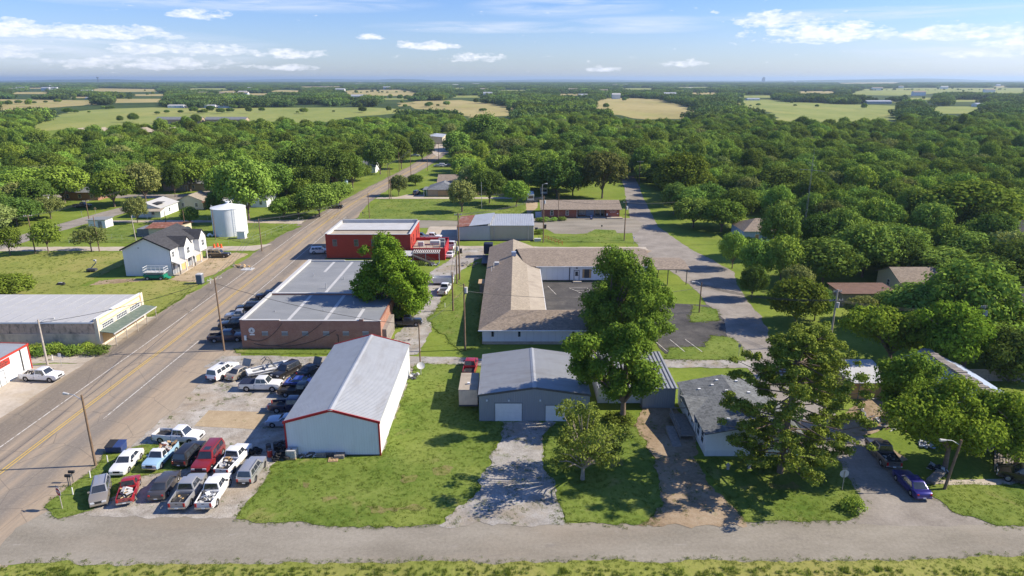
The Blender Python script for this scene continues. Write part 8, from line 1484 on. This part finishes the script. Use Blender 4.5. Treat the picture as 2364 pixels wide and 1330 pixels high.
# trees of the middle distance, one by one
for a in (('round1', 575, 508, 360, 130, 'big tree right behind the water tank'), ('bright0', 515, 470, 385, 70, 'bright tree just left of the big one behind the water tank'), ('round1', 630, 470, 372, 90, 'rounded tree right of the big tree by the water tank'),
          ('round0', 690, 500, 448, 90, 'low bushy tree at the left of the highway hedge'), ('bright0', 655, 505, 455, 60, 'small bushy tree in the hedge left of the highway'), ('round2', 738, 500, 425, 95, 'dark bushy round tree in the hedge left of the highway'), ('round0', 785, 470, 418, 60, 'bushy tree at the right end of the hedge left of the highway'),
          ('dark0', 775, 445, 340, 85, 'tall dark tree above the hedge left of the highway'), ('tall0', 815, 438, 350, 55, 'tall narrow tree beside the black suv left of the highway'), ('dark1', 700, 440, 330, 110, 'broad dark tree behind the highway hedge'),
          ('olive0', 921, 452, 402, 44, 'round dark olive tree right beside the highway'), ('dark0', 959, 428, 402, 38, 'small dark two tiered tree right of the highway'), ('dark0', 878, 402, 320, 72, 'big forked tree with pale trunk left of the highway'), ('tall0', 927, 390, 318, 48, 'tall tree left of the far highway'), ('dark1', 975, 372, 310, 60, 'dark tree beside the far highway warehouse'), ('tall0', 1055, 370, 300, 62, 'tall cone shaped tree right of the far highway'), ('round0', 1075, 415, 362, 62, 'round tree over the parked cars right of the far highway'),
          ('olive0', 1066, 490, 413, 62, 'olive topped tree before the garage house'), ('dark0', 1130, 470, 390, 75, 'dark tree right of the garage house'), ('bright0', 1192, 478, 415, 58, 'rounded bright tree on the lawn edge left of the camper van'), ('dark1', 1285, 458, 362, 110, 'large tree behind the post office, left of two'), ('olive0', 1390, 458, 345, 100, 'large olive tree behind the post office, right of two'), ('round1', 1220, 440, 350, 100, 'tree above the white camper van'), ('dark0', 1335, 440, 350, 80, 'dark tree between the two large post office trees'), ('round2', 1150, 430, 358, 80, 'leafy tree above the dark tree by the garage house'), ('dark1', 1120, 345, 262, 95, 'big dark spreading tree right of the far highway'), ('olive0', 1180, 372, 318, 80, 'pale olive tree by the long brown roof'),
          ('bright1', 1570, 470, 350, 120, 'big bright tree right of the side street end'), ('round1', 1500, 395, 325, 70, 'dense tree closing the end of the side street'), ('dark0', 1445, 392, 322, 70, 'dark tree behind the T shaped pole'), ('round0', 1600, 525, 455, 95, 'rounded tree overhanging the side street, left half'), ('bright0', 1665, 535, 458, 95, 'bright tree overhanging the side street, right half'), ('dark0', 1555, 495, 420, 60, 'small dark tree at the bend of the side street'),
          ('round0', 1728, 592, 545, 56, 'tree hiding the wall of the brown hip roof house'), ('bright1', 1690, 620, 532, 62, 'bright tree in front of the brown hip roof house'), ('bright0', 1745, 650, 550, 80, 'yellow green tree left of the pine top'), ('bright1', 1800, 655, 540, 90, 'leafy tree between the hip roof house and pine top'), ('olive0', 1838, 690, 610, 75, 'olive tree above the pine top'), ('dark1', 1735, 690, 610, 60, 'low tree beside the right hand street'), ('dark0', 1885, 590, 490, 85, 'dark pointed tree below the radio mast'), ('round0', 1700, 520, 430, 80, 'tree above the brown hip roof house'), ('dark1', 1800, 470, 385, 130, 'broad tree behind the radio mast'), ('round1', 2030, 480, 440, 110, 'tree above the small grey gabled house'), ('bright1', 2230, 555, 415, 210, 'giant bright tree dominating the right side'), ('round2', 1990, 640, 520, 150, 'wide tree in front of the grey gabled house'), ('dark1', 2060, 640, 540, 130, 'wide dark tree left of the cream cottage'), ('round1', 2170, 650, 570, 170, 'wide tree shading the cream cottage'), ('round2', 2270, 690, 590, 150, 'wide tree right of the cream cottage'), ('olive0', 2320, 640, 530, 110, 'pale tree at the right edge above the red gable'), ('dark1', 2215, 720, 625, 120, 'dark spreading tree at the right end of the cream cottage'), ('round0', 2050, 735, 668, 70, 'rounded tree half hiding the flat roofed shed'), ('olive0', 1985, 740, 680, 70, 'small olive tree by the flat roofed shed'), ('dark0', 1880, 740, 660, 80, 'dark tree behind the pine top'), ('bright0', 2130, 700, 660, 80, 'bush like tree before the cream cottage'),
          ('bright1', 75, 470, 388, 130, 'big bright tree over the left edge, left of two'), ('bright0', 150, 470, 380, 110, 'big bright tree near the left edge, right of two'), ('dark1', 40, 520, 455, 110, 'dark tree mass at the left edge above the west street'), ('olive0', 118, 505, 450, 60, 'small dark tree beside the transformer pole'), ('bright0', 265, 478, 392, 95, 'light green tree between slate roof house and tan brick house'), ('olive0', 338, 470, 372, 80, 'airy tall tree with forked trunk before the tan brick house'), ('olive0', 318, 515, 452, 50, 'small olive tree left of the white cottage'), ('bright0', 440, 442, 360, 85, 'dense bright tree above the patched house'), ('dark0', 405, 455, 372, 40, 'dark tree left of the dense bright one above the patched house'), ('bright1', 25, 690, 630, 110, 'leafy bush like tree at the left edge beyond the storefront'), ('dark0', 440, 520, 475, 40, 'small dark tree in the patched house yard'), ('dark0', 500, 500, 440, 40, 'dark tree left of the tank roof')): T(*a)
for a in (('small0', 24, 590, 525, 56, 'small tree with thin trunk at the left edge of the west lawn'), ('small0', 112, 583, 513, 62, 'small leafy tree in the middle of the three on the west lawn'), ('small1', 212, 582, 525, 70, 'forked small tree on the west lawn beside the dark pole')): T(*a)
rb_ = random.Random(6)
for i in range(9): T('shrub%d' % (i % 2), 62 + i * 20 + rb_.uniform(-6, 6), 815 + rb_.uniform(-9, 5), rb_.uniform(803, 813), rb_.uniform(24, 56), 'leafy weed bush along the stained storefront side wall', 'bush', 'weed bushes along the storefront side wall', 'bush')
for i, (x, y, tp, w_) in enumerate(((1256, 512, 501, 22), (1278, 511, 503, 16), (1298, 509, 500, 20), (1242, 512, 503, 14))): T('shrub%d' % (i % 2), x, y, tp, w_, 'low green shrub in the bed before the post office windows', 'shrub', 'shrubs before the post office', 'bush')
T('shrub1', 1970, 1178, 1155, 50, 'pale tufted shrub at the corner of the right hand lawn', 'shrub', None, 'bush'); T('shrub0', 1245, 540, 528, 20, 'green shrub at the right wall of the metal hall', 'shrub', None, 'bush'); T('shrub0', 1425, 975, 955, 60, 'low bush at the foot of the tall open tree', 'shrub', None, 'bush'); T('shrub1', 1740, 525, 505, 20, 'shrub by the brown hip roof house', 'shrub', None, 'bush')
for x, y, tp, w_ in ((20, 790, 752, 40), (80, 795, 755, 22)): T('shrub0', x, y, tp, w_, 'dark ivy bush climbing the storefront wall', 'ivy_bush', 'ivy on the storefront wall', 'bush')
# the rest: scattered through the wooded blocks, nearest ones as single trees, the far ones as woodland
def inside(p, poly):
    x, y = p; c = False; n = len(poly); j = n - 1
    for i in range(n):
        xi, yi = poly[i][0], poly[i][1]; xj, yj = poly[j][0], poly[j][1]
        if (yi > y) != (yj > y) and x < (xj - xi) * (y - yi) / (yj - yi) + xi: c = not c
        j = i
    return c
BOX = []
for p in NOTREE:
    if p: xs = [q[0] for q in p]; ys = [q[1] for q in p]; BOX.append((min(xs), max(xs), min(ys), max(ys), p))
def blocked(x, y, m=0.0): return any(a - m < x < b_ + m and c - m < y < d + m and (m or inside((x, y), p)) for (a, b_, c, d, p) in BOX)
# building sight lines: keep a gap in front of background houses that the photograph shows
GAPS = [(36, 57, 118, 300), (-165, -148, 225, 246), (-137, -116, 240, 268), (-122, -94, 205, 240), (-184, -168, 205, 230), (-34, -10, 232, 258), (-40, 6, 335, 352), (28, 50, 345, 374), (-250, -228, 470, 490), (-350, -225, 380, 428), (-360, -325, 420, 476), (60, 76, 165, 182), (64, 77, 210, 228), (107, 119, 205, 228), (-50, -34, 395, 470), (-90, -60, 300, 322), (76, 94, 118, 134), (62, 76, 112, 127), (128, 150, 165, 180), (112, 126, 280, 297), (-100, -66, 172, 240), (-98, -82, 215, 234), (52, 66, 62, 92), (44, 54, 74, 92), (86, 102, 108, 120), (-48, 12, 208, 258), (-66, -30, 255, 420), (-355, -255, 675, 692)]
CAN = [px((-60, 480), (-60, 335), (120, 345), (300, 318), (600, 300), (900, 293), (985, 330), (960, 360), (880, 405), (800, 440), (740, 480), (620, 490), (480, 440), (300, 455), (180, 450)),
       px((1010, 325), (1200, 292), (1400, 285), (1620, 286), (1720, 296), (1850, 300), (2080, 298), (2480, 298), (2600, 420), (2600, 1000), (2400, 930), (2200, 900), (1980, 820), (1800, 760), (1740, 700), (1660, 600), (1540, 520), (1500, 470), (1480, 440), (1440, 440), (1420, 455), (1250, 455), (1090, 445), (1045, 410)), px((-70, 560), (-70, 480), (60, 470), (120, 520), (40, 560))]
def region(x, y):
    for lim, s in ((150, 'close behind the pine and hedge on the right'), (205, 'around the cream cottage and radio mast on the right'), (270, 'in the wooded block right of the side street'), (360, 'in the second row of the right hand woods')):
        if x > 38 and y < lim: return s
    if x > 38: return 'far back in the right hand woods'
    if x > -40: return 'behind the post office and camper van' if y < 330 else 'beyond the long brown roof right of the highway'
    if x > -110: return 'left of the highway behind the hedge' if y < 300 else 'left of the highway near the porch house'
    return 'around the slate roof house on the left' if y < 280 else 'in the left hand woods below the pasture'
cand = []; rng = random.Random(11); step = 8.6; Y = 95.0
while Y < 560:
    hw = Y * 0.79 + 14; X = -hw
    while X < hw:
        x, y = X + rng.uniform(-3.4, 3.4), Y + rng.uniform(-3.4, 3.4); X += step
        if not any(inside((x, y), c) for c in CAN): continue
        if blocked(x, y) or any(a < x < b_ and c < y < d for (a, b_, c, d) in GAPS): continue
        if any((x - tx) ** 2 + (y - ty) ** 2 < (tr * 0.62 + 2.6) ** 2 for (tx, ty, tr) in TREES): continue
        if fbm(x, y, 0.05) > 0.42 and rng.random() < 0.7: continue
        cand.append((y + abs(x) * 0.12, x, y))
    Y += step
cand.sort(); budget = max(0, 296 - NTREE[0]); kinds = ['round0', 'round1', 'round2', 'dark0', 'dark1', 'bright0', 'bright1', 'tall0', 'olive0']; wts = [4, 4, 4, 2, 2, 4.5, 4.5, 2, 2.2]
WOOD = []
ADJ = {'r': 'rounded mid green', 'd': 'dark green', 'b': 'light green', 't': 'tall mid green', 'o': 'olive green'}
for i, (_, x, y) in enumerate(cand):
    k = rng.choices(kinds, wts)[0]; h = KIND[k][0] * rng.triangular(0.55, 1.18, 0.8); wd = 2 * KIND[k][1] * rng.triangular(0.6, 1.3, 0.85)
    if i < budget: s = region(x, y); plant(k, x, y, h, wd, ADJ[k[0]] + ' tree ' + s, ADJ[k[0]] + ' trees ' + s)
    else: WOOD.append((x, y, h, wd, kinds.index(k)))
NEARWOOD = list(WOOD)
# ------------------------------------------------------------------ woodland to the horizon, grass, air
def instancer(name, pts, scl, rot, idx, protos, kind='stuff'):
    me = bpy.data.meshes.new(name); me.vertices.add(len(pts)); me.vertices.foreach_set('co', np.asarray(pts, dtype=np.float32).ravel())
    a = me.attributes.new('scl', 'FLOAT_VECTOR', 'POINT'); a.data.foreach_set('vector', np.asarray(scl, dtype=np.float32).ravel())
    a = me.attributes.new('rot', 'FLOAT', 'POINT'); a.data.foreach_set('value', np.asarray(rot, dtype=np.float32)); a = me.attributes.new('idx', 'INT', 'POINT'); a.data.foreach_set('value', np.asarray(idx, dtype=np.int32))
    o = bpy.data.objects.new(name, me); COL.objects.link(o); o['kind'] = kind
    ng = bpy.data.node_groups.new(name, 'GeometryNodeTree'); ng.interface.new_socket('Geometry', in_out='INPUT', socket_type='NodeSocketGeometry'); ng.interface.new_socket('Geometry', in_out='OUTPUT', socket_type='NodeSocketGeometry')
    gi = ng.nodes.new('NodeGroupInput'); go = ng.nodes.new('NodeGroupOutput'); ip = ng.nodes.new('GeometryNodeInstanceOnPoints'); jn = ng.nodes.new('GeometryNodeJoinGeometry')
    for p in protos[::-1]: oi = ng.nodes.new('GeometryNodeObjectInfo'); oi.inputs['Object'].default_value = p; oi.inputs['As Instance'].default_value = True; oi.transform_space = 'ORIGINAL'; ng.links.new(oi.outputs['Geometry'], jn.inputs[0])
    def attr(nm, t): n = ng.nodes.new('GeometryNodeInputNamedAttribute'); n.data_type = t; n.inputs['Name'].default_value = nm; return n.outputs['Attribute']
    cx = ng.nodes.new('ShaderNodeCombineXYZ'); ng.links.new(attr('rot', 'FLOAT'), cx.inputs[2]); ip.inputs['Pick Instance'].default_value = True
    ng.links.new(gi.outputs[0], ip.inputs['Points']); ng.links.new(jn.outputs[0], ip.inputs['Instance']); ng.links.new(attr('idx', 'INT'), ip.inputs['Instance Index']); ng.links.new(cx.outputs[0], ip.inputs['Rotation']); ng.links.new(attr('scl', 'FLOAT_VECTOR'), ip.inputs['Scale']); ng.links.new(ip.outputs[0], go.inputs[0])
    m = o.modifiers.new('scatter', 'NODES'); m.node_group = ng; return o
def loose(name, me): return bpy.data.objects.new(name, me)      # source mesh only, never linked to the scene
srcs = []; kl = kinds
for k in kl:
    # crown and trunk of the same tree kind joined into one source mesh
    me = PROTO[k][0]; srcs.append(loose('woodland_' + k, me))
far = []
for i, (sd, leaf) in enumerate(((101, 'leaf_far'), (102, 'leaf_far'), (103, 'leaf_mid'), (104, 'leaf_far'))):
    rng_ = np.random.default_rng(sd); lb = []
    for j in range(9): lb += [(x_ + rng_.normal() * 1.2 + (j % 3 - 1) * 9.5, y_ + rng_.normal() * 1.2 + (j // 3 - 1) * 9.5, z_, r_2, w_) for (x_, y_, z_, r_2, w_) in crown_lobes(rng_, 5.2 + rng_.random() * 1.6, 1.0, 8.0 + 4.5 * rng_.random(), 7, rl=0.5)]
    V_, F_ = leaf_cloud(rng_, lb, 4200, 1.7, 0.85, 0.9, 0.6); far.append(loose('woodland_clump', np_mesh('woodland_clump', V_, F_, [M[leaf]])))
pts, scl, rot, idx = [], [], [], []
rr = random.Random(99)
for (x, y, h, wd, k) in NEARWOOD: H0, R0 = KIND[kl[k]]; pts.append((x, y, 0)); scl.append((wd / 2 / R0, wd / 2 / R0, h / H0)); rot.append(rr.uniform(0, 6.28)); idx.append(k)
FB = []
for m_, p in FIELDS:
    ys = [q[1] for q in p]; xs = [q[0] for q in p]; y0f = min(ys); ynear = y0f * 0.74; c = sum(xs) / len(xs); FB.append((min(xs), max(xs), y0f, max(ys), ynear, p, min(q[0] / q[1] for q in p), max(q[0] / q[1] for q in p)))
def infield(x, y):
    for (a, b_, c, d, yn, p, r0_, r1_) in FB:
        if yn < y < d and r0_ - 0.02 < x / y < r1_ + 0.02:
            if inside((x, y), p): return True
            # ground in front of a field stays open so that the treetops do not hide it
            for t in (1.03, 1.06, 1.09, 1.12, 1.15, 1.18, 1.21, 1.25, 1.29, 1.33, 1.37):
                if inside((x * t, y * t), p): return True
    return False
Y = 330.0
while Y < 7500:
    st = 8.6 if Y < 700 else (26 if Y < 2600 else 34); hw = Y * 0.80 + 30; X = -hw
    while X < hw:
        x, y = X + rr.uniform(-0.4, 0.4) * st, Y + rr.uniform(-0.4, 0.4) * st; X += st
        if Y < 560 and any(inside((x, y), c) for c in CAN): continue
        if infield(x, y): continue
        if (Y < 760 or st > 20) and (blocked(x, y) or any(a < x < b_ and c < y < d for (a, b_, c, d) in GAPS)): continue
        v = fbm(x * 0.01, y * 0.01, 0.32)
        if Y > 760 and v > 0.34 and rr.random() < 0.8: continue
        if st < 10: k = rr.choices(range(9), wts)[0]; s = rr.uniform(0.68, 1.0); pts.append((x, y, 0)); scl.append((s * 1.05, s * 1.05, s * 0.92)); rot.append(rr.uniform(0, 6.28)); idx.append(k)
        else: s = rr.uniform(0.8, 1.15) * (st / 26); pts.append((x, y, 0)); scl.append((s, s, rr.uniform(0.8, 1.15))); rot.append(rr.uniform(0, 6.28)); idx.append(9 + rr.randrange(4))
    Y += st
# lone trees dotted over the fields
for (a, b_, c, d, yn, p, r0_, r1_) in FB:
    for i in range(14):
        x, y = rr.uniform(a, b_), rr.uniform(c, d)
        if inside((x, y), p) and rr.random() < 0.55: s = rr.uniform(0.5, 0.9); pts.append((x, y, 0)); scl.append((s, s, s)); rot.append(rr.uniform(0, 6.28)); idx.append(rr.choice((0, 2, 3, 4)))
for (x0_, y0_), (x1_, y1_) in (((365, 264), (600, 260)), ((690, 262), (930, 258)), ((440, 251), (600, 250)), ((250, 252), (330, 249)), ((-20, 243), (110, 238)), ((1690, 243), (1800, 247)), ((1840, 246), (1960, 250)), ((950, 248), (1060, 244)), ((1100, 258), (1190, 258)), ((800, 216), (960, 214)), ((2000, 209), (2330, 208)), ((160, 262), (240, 258))):
    A, B_ = Vector(G(x0_, y0_)), Vector(G(x1_, y1_)); n = int((B_ - A).length / 10)
    for i in range(n):
        if rr.random() < 0.5: q = A.lerp(B_, i / n) + Vector((rr.gauss(0, 9), rr.gauss(0, 16))); s = rr.triangular(0.25, 0.95, 0.35); pts.append((q.x, q.y, 0)); scl.append((s * 1.2, s * 1.2, s * 0.8)); rot.append(rr.uniform(0, 6.28)); idx.append(rr.choice((0, 2, 3, 4)))
instancer('woodland', pts, scl, rot, idx, srcs + far)
# grass tufts on the near lawns and verge
def tuft(seed, n, h, spread):
    rng_ = np.random.default_rng(seed); V_, F_ = [], []
    for i in range(n):
        a = rng_.random() * 6.28; r0 = spread * math.sqrt(rng_.random()); x0_, y0_ = r0 * math.cos(a), r0 * math.sin(a); b_ = rng_.random() * 6.28; ln = h * (0.5 + 0.7 * rng_.random()); lean_ = 0.5 * rng_.random() * ln; w_ = 0.012 + 0.02 * rng_.random(); dx, dy = math.cos(b_), math.sin(b_); k = len(V_)
        V_ += [(x0_ - dy * w_, y0_ + dx * w_, 0), (x0_ + dy * w_, y0_ - dx * w_, 0), (x0_ + dx * lean_ * 0.4 + dy * w_ * 0.7, y0_ + dy * lean_ * 0.4 - dx * w_ * 0.7, ln * 0.6), (x0_ + dx * lean_, y0_ + dy * lean_, ln)]; F_.append((k, k + 1, k + 2, k + 3))
    return loose('grass_tuft', np_mesh('grass_tuft', V_, F_, [M['blade']]))
tufts = [tuft(1, 28, 0.11, 0.30), tuft(2, 28, 0.09, 0.32), tuft(3, 30, 0.34, 0.30)]
LAWNS = [o for o in COL.objects if o.name.split('.')[0] in ('lawn', 'meadow', 'gravel_driveway', 'dirt_driveway', 'alley', 'gravel_lot', 'bare_ground', 'bare_yard', 'dirt_lane')]
gp, gs, gr, gi_ = [], [], [], []
HARD = [(a, b_, c, d, p) for (a, b_, c, d, p) in BOX]
for o in LAWNS:
    vs = np.array([v.co[:] for v in o.data.vertices]); tri = [tuple(p.vertices) for p in o.data.polygons]
    for t in tri:
        A, B_, C_ = vs[t[0]], vs[t[1]], vs[t[2]]; ar = abs(np.cross((B_ - A)[:2], (C_ - A)[:2])) / 2; cy = (A[1] + B_[1] + C_[1]) / 3
        den = 5.0 if cy < 90 else (1.6 if cy < 130 else 0.5)
        if o.name.startswith('meadow') and cy > 100: den = 0.6
        sparse = o.name.split('.')[0] not in ('lawn', 'meadow'); den = den * 1.3 if sparse else den * 1.25
        for i in range(int(ar * den + rr.random())):
            u, v = rr.random(), rr.random()
            if u + v > 1: u, v = 1 - u, 1 - v
            q = A + (B_ - A) * u + (C_ - A) * v
            if q[1] > 260 or q[1] < 38: continue
            if sparse and fbm(q[0], q[1], 0.45) + 0.5 * fbm(q[0] + 70, q[1], 1.6) < (0.42 if o.name.startswith('gravel_lot') else 0.2): continue
            k = 2 if (o.name.startswith('meadow') and q[1] < 60 and rr.random() < 0.8 and q[1] < 51.2) else rr.randrange(2); c2 = 0.65 + 0.25 * max(0, 0.5 + fbm(q[0], q[1], 0.3)); s = c2 * rr.uniform(0.5, 1.15) * (1.0 if q[1] < 130 else 1.5); gp.append((q[0], q[1], q[2] - 0.01)); gs.append((s, s, s)); gr.append(rr.uniform(0, 6.28)); gi_.append(k)
for o in LAWNS:   # stray tufts that break up the edges
    if o.name.split('.')[0] not in ('lawn', 'meadow'): continue
    ec = {}
    for p in o.data.polygons:
        for ek in p.edge_keys: ec[ek] = ec.get(ek, 0) + 1
    for (a, b_), c in ec.items():
        if c > 1: continue
        A, B_ = o.data.vertices[a].co, o.data.vertices[b_].co
        if A.y > 135 or A.y < 40: continue
        n = Vector((-(B_ - A).y, (B_ - A).x, 0)).normalized()
        for i in range(int((B_ - A).length * 5 + rr.random())):
            q = A.lerp(B_, rr.random()) + n * rr.gauss(0, 0.3); s = rr.uniform(0.5, 1.1); gp.append((q.x, q.y, q.z - 0.02)); gs.append((s, s, s)); gr.append(rr.uniform(0, 6.28)); gi_.append(rr.randrange(2))
instancer('grass', gp, gs, gr, gi_, tufts)
print('trees', NTREE[0], 'woodland', len(pts), 'grass', len(gp))
def haze():
    m = bpy.data.materials.new('haze'); m.use_nodes = True; nt = m.node_tree; nt.nodes.clear(); out = node(nt, 'ShaderNodeOutputMaterial'); v = node(nt, 'ShaderNodeVolumePrincipled')
    v.inputs['Color'].default_value = (0.56, 0.74, 0.95, 1); v.inputs['Density'].default_value = HAZE_D; v.inputs['Anisotropy'].default_value = 0.3; nt.links.new(v.outputs[0], out.inputs['Volume'])
    o = MB().box(-26500, 26500, -450, 30500, -1.5, 110).build('haze', m); o['kind'] = 'stuff'
HAZE_D = 0.000075
haze()
